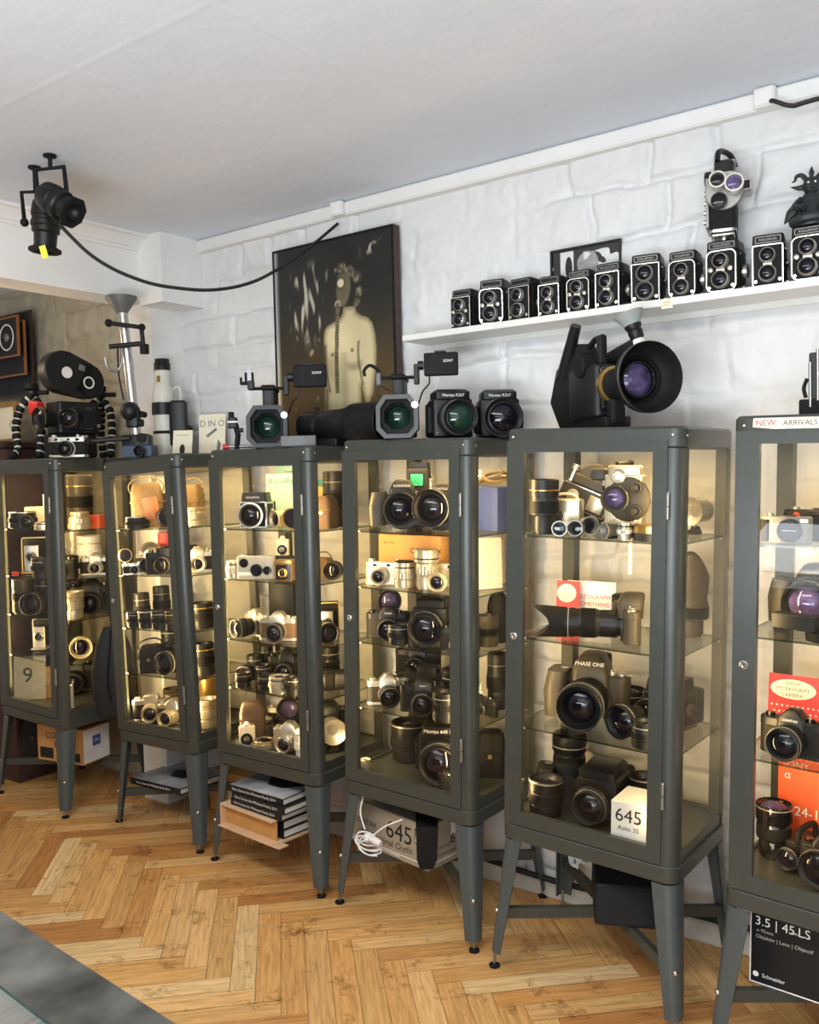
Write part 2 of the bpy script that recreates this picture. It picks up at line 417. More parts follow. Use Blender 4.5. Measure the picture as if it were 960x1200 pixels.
me.materials.append(m)
struct('floor', me, 'worn oak herringbone parquet')
# ------------------------------------------------------------------ light
wd = bpy.data.worlds.new('world'); scene.world = wd; wd.use_nodes = True
wd.node_tree.nodes['Background'].inputs[0].default_value = (.93, .96, 1, 1); wd.node_tree.nodes['Background'].inputs[1].default_value = .42
def area(name, loc, target, sx, sy, power, color):
    l = bpy.data.lights.new(name, 'AREA'); l.shape = 'RECTANGLE'; l.size = sx; l.size_y = sy; l.energy = power; l.color = color
    o = bpy.data.objects.new(name, l); col.objects.link(o); o.location = loc
    o.rotation_euler = (V(target) - V(loc)).to_track_quat('-Z', 'Y').to_euler(); return o
area('window_light', (1.9, -2.0, 1.75), (-1.2, 2.4, 1.1), 2.4, 1.9, 24, (.98, .99, 1))
area('floor_fill', (-.3, -1.9, 2.2), (-1.2, 1.5, .0), 2.0, 1.2, 18, (1, .985, .95))  # fill added behind the camera to brighten the floor, not a real doorway
area('overhead_fill', (-1.1, .45, 2.39), (-1.1, .75, 0), 2.6, .7, 72, (1, .97, .93))  # unseen overhead panel, added to lift the foreground floor
area('ceiling_fill', (.4, -2.3, .7), (-1.3, 1.0, 2.4), 2.6, 1.0, 70, (.76, .89, 1))  # added upward fill that brightens the ceiling, not a real reflection
area('near_ceiling_fill', (-.85, -.2, .97), (-1.05, .7, 2.4), 1.3, .5, 40, (.86, .93, 1))  # second added ceiling fill, an unseen panel facing up beside the camera
bl = bpy.data.lights.new('back_room_fill', 'POINT'); bl.energy = 4.5; bl.color = (1, .80, .52); bl.shadow_soft_size = .12  # warm point light without a fixture, added for the back room's brightness
o = bpy.data.objects.new('back_room_fill', bl); col.objects.link(o); o.location = (-3.7, 1.9, 1.95)
scene.view_settings.view_transform = 'Standard'; scene.view_settings.look = 'None'; scene.view_settings.exposure = 0
scene.cycles.transparent_max_bounces = 32; scene.cycles.max_bounces = 10; scene.cycles.use_denoising = True
# ------------------------------------------------------------------ display cabinets
CW, CD, CHT = .501, .388, 1.50
CAB = {1: (-3.4008, 2.0923, -.0106, -.0072), 2: (-2.651, 2.1774, -.0324, .0451), 3: (-2.0314, 2.168, .0048, -.0026),
       4: (-1.4277, 2.1658, -.0095, -.0211), 5: (-.8119, 2.1277, -.0065, -.0314), 6: (-.1764, 2.0695, -.0286, -.0254)}
SHZ = {1: [1.195, .987, .814, .632, .43], 2: [1.22, 1.036, .82, .637, .43], 3: [1.217, 1.037, .819, .642, .43],
       4: [1.214, 1.035, .857, .643, .43], 5: [1.212, .929, .679, .43], 6: [1.21, .998, .714, .43]}
CM = {c: TR(x, y, 0) @ Matrix.Rotation(a, 4, 'Z') @ Matrix.Rotation(-t, 4, 'Y') for c, (x, y, a, t) in CAB.items()}
def leg_poly(cx, cy, sx, sy, wd, r, th):
    """L-section with a rounded outer corner at (cx, cy); sx, sy point outward"""
    P = [(-wd, 0)]
    for i in range(6):
        a = R(90 * i / 5); P.append((-r + r * math.sin(a), -r + r * math.cos(a)))
    P += [(0, -wd), (-th, -wd), (-th, -r * .9), (-r * .9, -th), (-wd, -th)]
    P = [(cx + sx * x, cy + sy * y) for x, y in P]
    return P[::-1] if sx * sy > 0 else P
def post_poly(cx, cy, sx, sy, r=.035, wd=.0385):
    P = [(-wd, 0)]
    for i in range(8):
        a = R(90 * i / 7); P.append((-r + r * math.sin(a), -r + r * math.cos(a)))
    P += [(0, -wd), (-wd, -wd)]
    P = [(cx + sx * x, cy + sy * y) for x, y in P]
    return P[::-1] if sx * sy > 0 else P
def cabinet(c):
    t = CAB[c][3]
    corners = [(0, 0, 1, -1), (-CW, 0, -1, -1), (0, CD, 1, 1), (-CW, CD, -1, 1)]
    fr = MB()
    for k in corners: fr.prism(post_poly(*k), .40, 1.446, STEEL)
    # rails of the side and back glass, and the lower panel ring
    for x in (-.012, -CW + .004): fr.box(x, x + .008, .036, CD - .036, .40, .436, STEEL); 
    fr.box(-CW + .036, -.036, CD - .012, CD - .004, .40, .436, STEEL)
    fr.box(-CW + .03, -.03, .004, .02, .40, .428, STEEL)
    base = MB().prism(rrect(-CW - .003, .003, -.003, CD + .003, .037, 7), .362, .404, STEEL, .0025)
    top = MB().prism(rrect(-CW, 0, 0, CD, .035, 7), 1.444, CHT, STEEL, .007)
    scr = []
    for x, z in ((-.028, 1.478), (-CW + .028, 1.478)):
        scr.append(MB().ball((x, .001, z), .0045, CHROME, 10, (1, .6, 1)))
    scr.append(MB().ball((-.001, .028, 1.476), .0045, CHROME, 10, (.6, 1, 1)))
    # door
    dx0, dx1, dz0, dz1 = -CW + .012, -.0385, .408, 1.466
    gx0, gx1, gz0, gz1 = -.437, -.0755, .447, 1.437
    door = MB().ring([(dx0, dz0), (dx1, dz0), (dx1, dz1), (dx0, dz1)], [(gx0, gz0), (gx1, gz0), (gx1, gz1), (gx0, gz1)], -.012, .004, STEEL, '-y')
    gl = MB().quad(gx0 - .003, gx1 + .003, gz0 - .003, gz1 + .003, .004, GLASS)
    hg = []
    for z in (1.305, .585):
        h = MB(); h.cyl(.0052, z - .030, z - .001, STEELD, 10, T=TR(-.0345, -.0045, 0)); h.cyl(.0052, z + .001, z + .030, STEELD, 10, T=TR(-.0345, -.0045, 0))
        h.ball((-.0345, -.0045, z + .031), .0052, STEELD, 8); h.ball((-.0345, -.0045, z - .031), .0052, STEELD, 8); hg.append(('hinge', h))
    lk = MB(); lk.lathe([(.0105, 0), (.0105, .004), (.008, .006), (.0055, .006), (.005, .003), (0, .003)], CHROME, 16, '-y', TR(-.462, -.004, .935)); lk.box(-.463, -.461, -.0075, -.006, .931, .939, INK)
    parts = [('frame', fr, [('screw', q_) for q_ in scr]), ('top_panel', top), ('base_rail', base), ('door', door, [('door_glass', gl)] + hg + [('lock', lk)])]
    for x in (-.005, -CW + .005):
        parts.append(('side_glass', MB().add([(x, .036, .434), (x, CD - .036, .434), (x, CD - .036, 1.446), (x, .036, 1.446)], [(0, 1, 2, 3)], GLASS)))
    parts.append(('back_glass', MB().quad(-CW + .036, -.036, .434, 1.446, CD - .006, GLASS)))
    parts.append(('bottom_panel', MB().box(-CW + .012, -.012, .014, CD - .014, .418, .4295, STEEL)))
    for z in SHZ[c][:-1]:
        s = MB(); x0, x1, y0, y1 = -CW + .014, -.014, .024, CD - .016; z0, z1 = z - .0055, z - .0005
        s.add([(x0, y0, z1), (x1, y0, z1), (x1, y1, z1), (x0, y1, z1), (x0, y0, z0), (x1, y0, z0), (x1, y1, z0), (x0, y1, z0)], [(0, 1, 2, 3), (7, 6, 5, 4)], SHELFG)
        s.add([(x0, y0, z1), (x1, y0, z1), (x1, y1, z1), (x0, y1, z1), (x0, y0, z0), (x1, y0, z0), (x1, y1, z0), (x0, y1, z0)], [(4, 5, 1, 0), (5, 6, 2, 1), (6, 7, 3, 2), (7, 4, 0, 3)], EDGEG)
        parts.append(('glass_shelf', s, [('shelf_pin', MB().cyl(.004, z - .012, z - .006, STEELD, 8, T=TR(px, py, 0))) for px in (x0 + .002, x1 - .002) for py in (.05, CD - .05)]))
    sp = .024
    for cx, cy, sx, sy in corners:
        lg = MB(); tp = leg_poly(cx, cy, sx, sy, .062, .034, .004); bt = leg_poly(cx + sx * sp, cy + sy * sp, sx, sy, .036, .022, .004)
        lg.loft([(bt, .03), (tp, .358)] if True else [], STEEL2)
        bx, by = cx + sx * (sp - .012), cy + sy * (sp - .012)
        zf = (cx + sx * .01) * math.sin(t) if True else 0      # world height of the leg line's foot: feet are screwed in or out to stand level
        ft = MB(); z_local = -((bx) * math.sin(t)) / math.cos(t)
        ft.cyl(.0045, z_local + .006, .045, STEELD, 8, T=TR(bx, by, 0)); ft.lathe([(0, z_local + .0005), (.015, z_local + .0005), (.016, z_local + .006), (.007, z_local + .0105), (0, z_local + .011)], BLACKM, 14, T=TR(bx, by, 0))
        bo = MB(); k = (.15 - .03) / .328; e = sp * (1 - k) - .0075; n = V((sx, sy, 0)).normalized()
        bo.ball((cx + sx * e, cy + sy * e, .148), .0075, CHROME, 10)
        parts.append(('leg', lg, [('foot', ft), ('bolt', bo)]))
    br = MB()
    for (x0, y0), (x1, y1) in (((.012, -.012), (-CW - .012, CD + .012)), ((-CW - .012, -.012), (.012, CD + .012))):
        d = V((x1 - x0, y1 - y0, 0)); l = d.length; a = math.atan2(d.y, d.x)
        br.box(.012, l - .012, -.009, .009, .128, .158, STEEL, T=TR(x0, y0, 0) @ Matrix.Rotation(a, 4, 'Z'))
    parts.append(('cross_brace', br))
    if c == 6:
        st = MB(); st.box(-.43, -.345, -.0012, -.0002, 1.4565, 1.4835, CREAMP)
        st = MB().add([(-.453, -.0013, 1.474), (-.452, -.0013, 1.494), (-.30, -.0013, 1.4935), (-.30, -.0013, 1.469), (-.405, -.0013, 1.469)], [(4, 3, 2, 1, 0)], CREAMP)
        st.text('NEW', .019, REDI, TR(-.425, -.002, 1.4825) @ FRONT); st.text('ARRIVALS', .0165, INK, TR(-.352, -.002, 1.4815) @ FRONT)
        parts.append(('paper_sign', st, [], 'handwritten paper strip reading NEW ARRIVALS'))
    return parts
cablabel = {1: 'dark steel glass display cabinet at far left, partly cut by the frame', 2: 'dark steel glass cabinet leaning slightly, with tall white telephoto lens on top',
            3: 'dark steel glass cabinet with one video camera and pencil cards on top', 4: 'dark steel glass cabinet with two square medium-format cameras on top',
            5: 'dark steel glass cabinet carrying the big shoulder film camera', 6: 'dark steel glass cabinet marked NEW ARRIVALS at right edge'}
TOPW = {1: 1.3, 2: 1.3, 3: 1.2, 4: 1.5, 5: 1.8, 6: 1.5}; STRIPW = {1: 4.2, 2: 5.6, 3: 6.0, 4: 3.9, 5: 3.3, 6: 2.8}
for c in CAB:
    spawn(cabinet(c), 'display_cabinet', CM[c], cablabel[c], 'cabinet', 'glass display cabinets along the wall')
    for nm, sx, sy, e, T in (('top', .34, .22, TOPW[c], TR(-.25, .2, 1.438)), ('strip', .012, .92, STRIPW[c], TR(-.452, .019, .94) @ Matrix.Rotation(R(-30), 4, 'Z') @ Matrix.Rotation(R(90), 4, 'X')), ('strip', .012, .92, STRIPW[c], TR(-.057, .019, .94) @ Matrix.Rotation(R(30), 4, 'Z') @ Matrix.Rotation(R(90), 4, 'X'))):
        l = bpy.data.lights.new('cabinet_' + nm, 'AREA'); l.shape = 'RECTANGLE'; l.size = sx; l.size_y = sy; l.energy = e; l.color = (1, .70, .32)
        o = bpy.data.objects.new('cabinet_' + nm, l); col.objects.link(o); o.matrix_world = CM[c] @ T
# ------------------------------------------------------------------ kinds of things
MATS = dict(black=BLACK, gloss=BLACKG, matte=BLACKM, silver=SILVER, chrome=CHROME, gold=GOLD, white=WHITEP, grey=GREYP, lgrey=LGREY, titan=TITAN, bronze=BRONZE, red=RED,
            leather=DARKBODY, brown=BROWNL, tan=TANL, steel=STEELD, clear=CLEARP, orange=ORANGE, cream=CREAMP, kraft=KRAFT, blue=BLUE, teal=TEAL, mint=MINT)
GL = dict(dark=LENSG, green=LENSGG, purple=LENSP)
def lens_bits(T, L, r0, r1, r2, body='black', acc='white', glass='dark', seg=26, tele=0, cap=False, depthf=.16):
    """barrel, focus ring, accent ring, front glass along +z of T"""
    B = MATS[body]; bar = MB(T)
    lip = min(.10 * r2, .004)
    bar.lathe([(0, 0), (r0 * .86, 0), (r0 * .86, .05 * L), (r0, .055 * L), (r0, .30 * L), (r0 * .97, .315 * L), (r0 * .97, .33 * L), (r1, .36 * L), (r1, .64 * L), (r1 * .975, .65 * L), (r1 * .975, .665 * L), (r2, .72 * L),
               (r2, L - lip * .4), (r2 - lip * .5, L), (r2 - lip, L - lip * .3), (r2 - lip, L * (1 - depthf * .55)), (r2 * .80, L * (1 - depthf)), (r2 * .78, L * (1 - depthf) - .001)], B, seg)
    fr = MB(T); fr.lathe([(r1 + .0002, .385 * L), (r1 + .0012, .39 * L), (r1 + .0012, .60 * L), (r1 + .0002, .605 * L)], RUBBER if body not in ('silver', 'white', 'gold', 'chrome', 'titan') else MATS[body], seg * 2, ribs=.0012)
    wd = .0008 if acc == 'white' else .0016; za = (.80 if acc != 'silver' else .95) * L; ra = r2
    ac = MB(T); ac.lathe([(ra + .0001, za - wd), (ra + .0005, za - wd * .8), (ra + .0005, za + wd * .8), (ra + .0001, za + wd)], MATS['lgrey' if acc == 'white' else acc], seg)
    g = MB(T); z = L * (1 - depthf)
    if cap: g.lathe([(r2 * .96, L * .985), (r2 * .96, L + .002), (r2 * .9, L + .0035), (0, L + .0035)], MATS[cap] if isinstance(cap, str) else BLACKM, seg)
    else: g.lathe(dome(r2 * .72, z - .0008, r2 * .26), GL[glass], seg)
    if not cap: bar.lathe([(r2 * .80, z + .0004), (r2 * .74, z + .0016), (r2 * .70, z - .0010)], B, seg)
    return [('barrel', bar), ('focus_ring', fr), ('accent_ring', ac), ('lens_cap' if cap else 'front_glass', g)]
def petal(h, r2, L, hood, m, seg=40):
    a = r2 * 1.02; b = r2 * 1.12; vs = []; fs = []
    for i in range(seg):
        t = 2 * PI * i / seg; zz = L * .95 + hood * (.66 - .34 * math.cos(2 * t))
        for rr_, z in ((a, L * .84), (b, zz), (b - .002, zz), (a - .001, L * .84)): vs.append((rr_ * math.cos(t), rr_ * math.sin(t), z))
    for i in range(seg):
        j = (i + 1) % seg
        for q_ in range(3): fs.append((i * 4 + q_, j * 4 + q_, j * 4 + q_ + 1, i * 4 + q_ + 1))
    h.add(vs, fs, m)
def lens(L=.07, r0=.03, r1=.032, r2=.033, lie=False, hood=0, collar=False, **k):
    """a loose lens standing on its mount, or lying with its front to -Y"""
    rm = max(r0, r1, r2 * (1 + (hood > 0) * .12)) + .0006
    T = TR(0, L / 2, rm) @ AXM['-y'] if lie else Matrix()
    P = [(n, b) for n, b in lens_bits(T, L, r0, r1, r2, **k)]
    if hood:
        h = MB(T); petal(h, r2, L, hood, MATS[k.get('body', 'black')]); P.append(('lens_hood', h))
    if collar:
        c = MB(T); c.lathe([(r0 + .0005, .2 * L), (r0 + .006, .2 * L), (r0 + .006, .3 * L), (r0 + .0005, .3 * L)], BLACK, 26); c.box(r0, r0 + .03, -.012, .012, .21 * L, .29 * L, BLACK, .003); P.append(('tripod_collar', c))
    return P
def slr(w=.142, h=.062, d=.044, top='silver', skin='leather', prism='peak', L=.045, r0=.03, r1=.031, r2=.028, acc='white', lbody='black', glass='dark', text='', grip=False, lx=0, cap=False, tt='white', hood=0):
    """single lens reflex camera facing -Y"""
    TM = MATS[top]; SK = MATS[skin]; P = []
    b = MB(); b.prism(rrect(-w / 2, w / 2, -d / 2, d / 2, d * .42, 5), 0, .010, TM, .0015)
    b.prism(rrect(-w / 2 + .0008, w / 2 - .0008, -d / 2 + .0008, d / 2 - .0008, d * .42, 5), .009, h, SK)
    b.cyl(r0 * 1.12, 0, .006, TM, 26, '-y', TR(lx, -d / 2 + .001, h * .55))
    P.append(['body', b, []])
    t = MB(); z = h
    t.prism(rrect(-w / 2, w / 2, -d / 2, d / 2, d * .42, 5), z - .001, z + .018, TM, .002)
    P.append(['top_plate', t, []]); z1 = z + .018
    pr = MB()
    if prism == 'peak': pr.loft([(rrect(lx - .030, lx + .030, -d / 2 - .004, d / 2, .006, 3), z - .002), (rrect(lx - .028, lx + .028, -d / 2 - .003, d / 2, .006, 3), z1 + .004), (rrect(lx - .013, lx + .013, -d / 2 + .006, d / 2 - .004, .005, 3), z1 + .021), (rrect(lx - .011, lx + .011, -d / 2 + .008, d / 2 - .006, .004, 3), z1 + .022)], TM)
    elif prism == 'big': pr.loft([(rrect(lx - .036, lx + .036, -d / 2 - .012, d / 2 + .004, .01, 3), z - .004), (rrect(lx - .034, lx + .034, -d / 2 - .014, d / 2 + .006, .012, 3), z1 + .012), (rrect(lx - .022, lx + .022, -d / 2 - .002, d / 2 + .008, .010, 3), z1 + .034), (rrect(lx - .016, lx + .016, -d / 2 + .006, d / 2 + .004, .008, 3), z1 + .038)], TM)
    elif prism == 'flat': pr.prism(rrect(lx - .026, lx + .026, -d / 2 - .003, d / 2, .004, 2), z, z1 + .014, TM, .002)
    elif prism == 'finder':                                     # rangefinder windows
        for x0, x1 in ((-.045, -.028), (.0, .014), (.030, .048)):
            pr.box(x0 * w / .14, x1 * w / .14, -d / 2 - .0012, -d / 2 + .002, z + .003, z + .014, CHROME, .0005); pr.box(x0 * w / .14 + .002, x1 * w / .14 - .002, -d / 2 - .0018, -d / 2, z + .005, z + .012, LENSG)
    if text and prism == 'big': pr.text(text, .0105, MATS[tt], TR(lx, -d / 2 - .0092, z1 + .0225) @ RX(-28) @ FRONT)
    elif text: pr.text(text, .0078, MATS[tt] if tt != 'ink' else INK, TR(lx, -d / 2 - (.0152 if prism == 'big' else .0046 if prism in ('peak', 'flat') else .0020), (z1 + .008 if prism == 'big' else z1 + .001) if prism != 'finder' else z + .009) @ FRONT)
    P.append(['viewfinder' if prism == 'finder' else 'prism', pr, []])
    for nm, x, r, hh in (('rewind_knob', -w * .36, .0105, .009), ('shutter_dial', w * .25, .0095, .007), ('advance_lever', w * .38, .010, .005)):
        k = MB(); k.lathe([(0, 0), (r, 0), (r, hh - .001), (r - .001, hh), (0, hh)], SILVER if top != 'black' else BLACKG, 20, T=TR(x, 0, z1 - .0005), ribs=.0005)
        if nm == 'advance_lever': k.tube([(x, -.004, z1 + .003), (x + .012, -.012, z1 + .003), (x + .02, -.008, z1 + .002)], .002, SILVER if top != 'black' else BLACKG, 6); k.cyl(.0035, z1, z1 + .010, CHROME, 10, T=TR(x - .018, -.006, 0))
        P.append([nm, k, []])
    if grip:
        g = MB(); g.loft([(rrect(-w / 2 - .012, -w / 2 + .028, -d / 2 - .026, d / 2, .014, 4), 0), (rrect(-w / 2 - .014, -w / 2 + .030, -d / 2 - .030, d / 2, .015, 4), h * .8), (rrect(-w / 2 - .008, -w / 2 + .030, -d / 2 - .022, d / 2, .014, 4), z1 + .006)], SK)
        P.append(['grip', g, []])
    if L:
        rm = max(r0, r1, r2); cz = max(h * .55, rm + .001 if L > .03 and rm > h * .55 else 0)
        bits = lens_bits(TR(lx, -d / 2 - .004, cz) @ AXM['-y'], L, r0, r1, r2, lbody, acc, glass, cap=cap)
        if hood:
            hb = MB(TR(lx, -d / 2 - .004, cz) @ AXM['-y']); petal(hb, r2, L, hood, BLACKM); bits = bits + [('lens_hood', hb)]
        P.append(['lens', bits[0][1], bits[1:]])
    return [tuple(p) for p in P]
def rangefinder(**k):
    d = dict(w=.135, h=.052, d=.034, prism='finder', L=.030, r0=.024, r1=.024, r2=.022, lx=.006); d.update(k)
    return slr(**d)
def box_camera(w=.092, d=.095, h=.09, trim='chrome', L=.05, r0=.036, r1=.038, r2=.040, acc='silver', rim=None, text='', hood=.03, lbody='black', glass='dark', chin=0, crank=True):
    """square medium-format camera facing -Y"""
    P = []; b = MB(); TM = MATS[trim]
    b.box(-w / 2, w / 2, -d / 2, d / 2, 0, h, DARKBODY, .003)
    for x in (-w / 2 - .0006, w / 2 + .0006):
        b.ring([(-d / 2 + .002, .002), (d / 2 - .002, .002), (d / 2 - .002, h - .002), (-d / 2 + .002, h - .002)], [(-d / 2 + .009, .009), (d / 2 - .009, .009), (d / 2 - .009, h - .009), (-d / 2 + .009, h - .009)], -.0006, .0006, TM, T=TR(x, 0, 0) @ Matrix(((0, 0, 1, 0), (1, 0, 0, 0), (0, 1, 0, 0), (0, 0, 0, 1))))
    b.ring([(-w / 2, .001), (w / 2, .001), (w / 2, h - .001), (-w / 2, h - .001)], [(-w / 2 + .0035, .0045), (w / 2 - .0035, .0045), (w / 2 - .0035, h - .0045), (-w / 2 + .0035, h - .0045)], d / 2, d / 2 + .0012, TM, '-y')
    P.append(('body', b))
    bk = MB(); bk.box(-w / 2 + .002, w / 2 - .002, d / 2, d / 2 + .04, .004, h - .002, DARKBODY, .004); P.append(('film_back', bk))
    hd = MB(); hd.loft([(rrect(-w / 2 + .004, w / 2 - .004, -d / 2 + .002, d / 2 - .004, .004, 2), h - .001), (rrect(-w / 2 + .007, w / 2 - .007, -d / 2 + .008, d / 2 - .008, .004, 2), h + hood)], BLACK)
    if text: hd.text(text, .0088, WHITEI, TR(0, -d / 2 + .0015, h + hood * .45) @ RX(-4) @ FRONT)
    P.append(('finder_hood', hd))
    cr = MB(); cr.cyl(.014, 0, .010, TM, 18, 'x', TR(w / 2 + .001, .006, h * .55)); cr.tube([(w / 2 + .011, .006, h * .55), (w / 2 + .014, .02, h * .4), (w / 2 + .022, .022, h * .38)], .003, BLACKG, 6); P.append(('winding_crank', cr))
    cz = max(h * .5, max(r0, r1, r2) + .002)
    bits = lens_bits(TR(0, -d / 2 - .001, cz) @ AXM['-y'], L, r0, r1, r2, lbody, acc, glass)
    if rim: bits[0][1].lathe([(r2 + .0002, L * .90), (r2 + .003, L * .91), (r2 + .003, L), (r2 - .003, L + .001)], MATS[rim], 28)
    P.append(('lens', bits[0][1], bits[1:]))
    return P
def modular(w=.105, d=.115, h=.105, text='', L=.07, r0=.046, r1=.05, r2=.046, glass='green', prism=True):
    """large studio camera body with a finder block"""
    P = []; b = MB(); b.box(-w / 2, w / 2, -d / 2, d / 2, 0, h, BLACK, .006); b.box(-w / 2 - .012, -w / 2 + .002, -d / 2 + .02, d / 2 - .02, .014, h - .02, BLACKM, .004)
    for x in (-w / 2 + .01, w / 2 - .01): b.ball((x, -d / 2, .012), .004, CHROME, 8)
    P.append(('body', b))
    bk = MB(); bk.box(-w / 2 + .004, w / 2 - .004, d / 2, d / 2 + .055, .006, h - .006, BLACKM, .006); P.append(('film_back', bk))
    f = MB(); f.loft([(rrect(-w / 2 + .008, w / 2 - .008, -d / 2, d / 2, .006, 3), h - .002), (rrect(-w / 2 + .008, w / 2 - .008, -d / 2 - .002, d / 2, .006, 3), h + .018), (rrect(-w / 2 + .016, w / 2 - .016, -d / 2 + .014, d / 2 - .01, .006, 3), h + .026)], BLACK)
    if text: f.text(text, .0115, WHITEI, TR(0, -d / 2 - .0028, h + .008) @ FRONT)
    P.append(('finder_hood', f))
    k = MB(); k.lathe([(.019, 0), (.019, .012), (.016, .014), (0, .014)], BLACKG, 24, 'x', TR(w / 2, -.01, h * .4), ribs=.001); P.append(('focus_knob', k))
    bits = lens_bits(TR(0, -d / 2, h * .48) @ AXM['-y'], L, r0, r1, r2, 'black', 'white', glass); P.append(('lens', bits[0][1], bits[1:]))
    return P
def twin_lens(style='round', rim='chrome', wheels=True, text='', rs=(.0185, .0205), knob='focus', hh=.026):
    """twin lens reflex camera facing -Y"""
    w, d, h = .078, .082, .106; P = []
    b = MB(); b.prism(rrect(-w / 2, w / 2, -d / 2 + .012, d / 2, .007, 3), 0, h, DARKBODY, .002)
    for x in (-w / 2, w / 2): b.cyl(.003, -.002, .002, CHROME, 8, 'x', TR(x, -d / 2 + .02, h - .012))
    P.append(('body', b))
    pl = MB(); q_ = .0045 if style != 'round' else .016
    PP = rrect(-w / 2 + .003, w / 2 - .003, .004, h - .002, q_, 5)
    if style == 'shield': PP = [(x, z - .006 * (1 - (x / (w / 2)) ** 2) * (z < h / 2)) for x, z in PP]
    pl.prism(PP, d / 2 - .013, d / 2 + .004, BLACKM, .0008, '-y')
    fr = MB(); fr.ring(PP, inset(PP, .0026), d / 2 + .0035, d / 2 + .0050, MATS[rim], '-y')
    vl = MB(); tl = MB(); zs = (h * .30, h * .72); T0 = d / 2 + .004
    for mbx, z, r in ((tl, zs[0], rs[1]), (vl, zs[1], rs[0])):
        T = TR(0, -T0, z) @ AXM['-y']
        mbx.lathe([(r + .0012, 0), (r + .0012, .006), (r - .0005, .008), (r - .0005, .017), (r - .0022, .018), (r - .0026, .016)], MATS['silver'], 26, T=T); mbx.lathe([(r - .0026, .016), (r - .003, .0135), (r * .72, .012)], BLACK, 26, T=T)
    g1 = MB().lathe(dome(rs[1] * .74, .011, rs[1] * .22), LENSG, 20, T=TR(0, -T0, zs[0]) @ AXM['-y']); g2 = MB().lathe(dome(rs[0] * .74, .011, rs[0] * .22), LENSG, 20, T=TR(0, -T0, zs[1]) @ AXM['-y'])
    if style != 'plain': pl.prism([(-.012, zs[0] + .012), (.012, zs[0] + .012), (.009, zs[1] - .012), (-.009, zs[1] - .012)], T0 - .002, T0 + .006, MATS['silver'], .001, '-y')
    P.append(('front_plate', pl, [('chrome_rim', fr)])); P.append(('viewing_lens', vl, [('front_glass', g2)])); P.append(('taking_lens', tl, [('front_glass', g1)]))
    if wheels:
        for s in (-1, 1):
            k = MB(); k.lathe([(.0065, 0), (.0065, .010), (.005, .011), (0, .011)], SILVER, 18, '-y', TR(s * .023, -T0, (zs[0] + zs[1]) / 2 + .002), ribs=.0006); P.append(('setting_wheel', k))
    for x, z in ((-.028, .014), (.028, .016)): P.append(('flash_socket', MB().cyl(.0042, 0, .004, CHROME, 12, '-y', TR(x, -T0, z))))
    hd = MB(); hd.loft([(rrect(-w / 2 + .002, w / 2 - .002, -d / 2 + .004, d / 2 - .003, .005, 3), h - .001), (rrect(-w / 2 + .003, w / 2 - .003, -d / 2 + .006, d / 2 - .004, .005, 3), h + hh - .003), (rrect(-w / 2 + .006, w / 2 - .006, -d / 2 + .010, d / 2 - .008, .005, 3), h + hh)], BLACK)
    nm = MB(); N4 = rrect(-.030, .030, h + .004, h + hh - .006, .003, 3); nm.ring(N4, inset(N4, .0012), d / 2 - .005, d / 2 - .0034, STEELD, '-y')
    if text: nm.text(text, .0078, STEELD, TR(0, -d / 2 + .0035, h + hh * .45) @ FRONT)
    P.append(('finder_hood', hd, [('name_plate', nm)]))
    k = MB()
    if knob == 'focus': k.lathe([(.007, 0), (.007, .004), (.017, .005), (.017, .014), (.014, .0155), (0, .0155)], SILVER, 26, 'x', TR(w / 2, 0, h * .5), ribs=.0007); P.append(('focus_knob', k))
    else: k.cyl(.010, 0, .005, BLACKG, 18, 'x', TR(w / 2, .005, h * .6)); k.tube([(w / 2 + .005, .005, h * .6), (w / 2 + .006, .012, h * .42), (w / 2 + .014, .012, h * .40)], .0025, CHROME, 6); P.append(('film_crank', k))
    k = MB(); k.cyl(.007, 0, .006, CHROME, 14, 'x', TR(w / 2, .004, .016)); P.append(('spool_knob', k))
    return P
def carton(w, d, h, m='kraft', front=(), side=(), flap=False, m2=None, plate=None):
    """a box; front/side: (text, u, z, size, ink) lettering printed on the -Y and +X faces"""
    body = MB(); body.box(-w / 2, w / 2, -d / 2, d / 2, 0, h, MATS.get(m) if isinstance(m, str) else m, .0012)
    P = [('carton', body)]
    for nm, L_s, M_ in (('front_lettering', front, TR(0, -d / 2 - .0006, 0)), ('side_lettering', side, TR(w / 2 + .0006, 0, 0) @ RZ(90))):
        if L_s:
            for t, u, z, s, ink in L_s: P.append((nm, MB().text(t, s, ink, M_ @ TR(u, 0, z) @ FRONT)))
    for face, u0, u1, z0, z1, ink in plate or ():
        P.append(('printed_panel', MB().quad(u0, u1, z0, z1, -d / 2 - .0003 - .0001 * (ink in (WHITEI, INK, BLUE)) , ink) if face == 'f' else MB().quad(u0, u1, z0, z1, 0, ink, TR(w / 2 + .0003 + .0001 * (ink in (BLUE,)), 0, 0) @ RZ(90))))
    return P
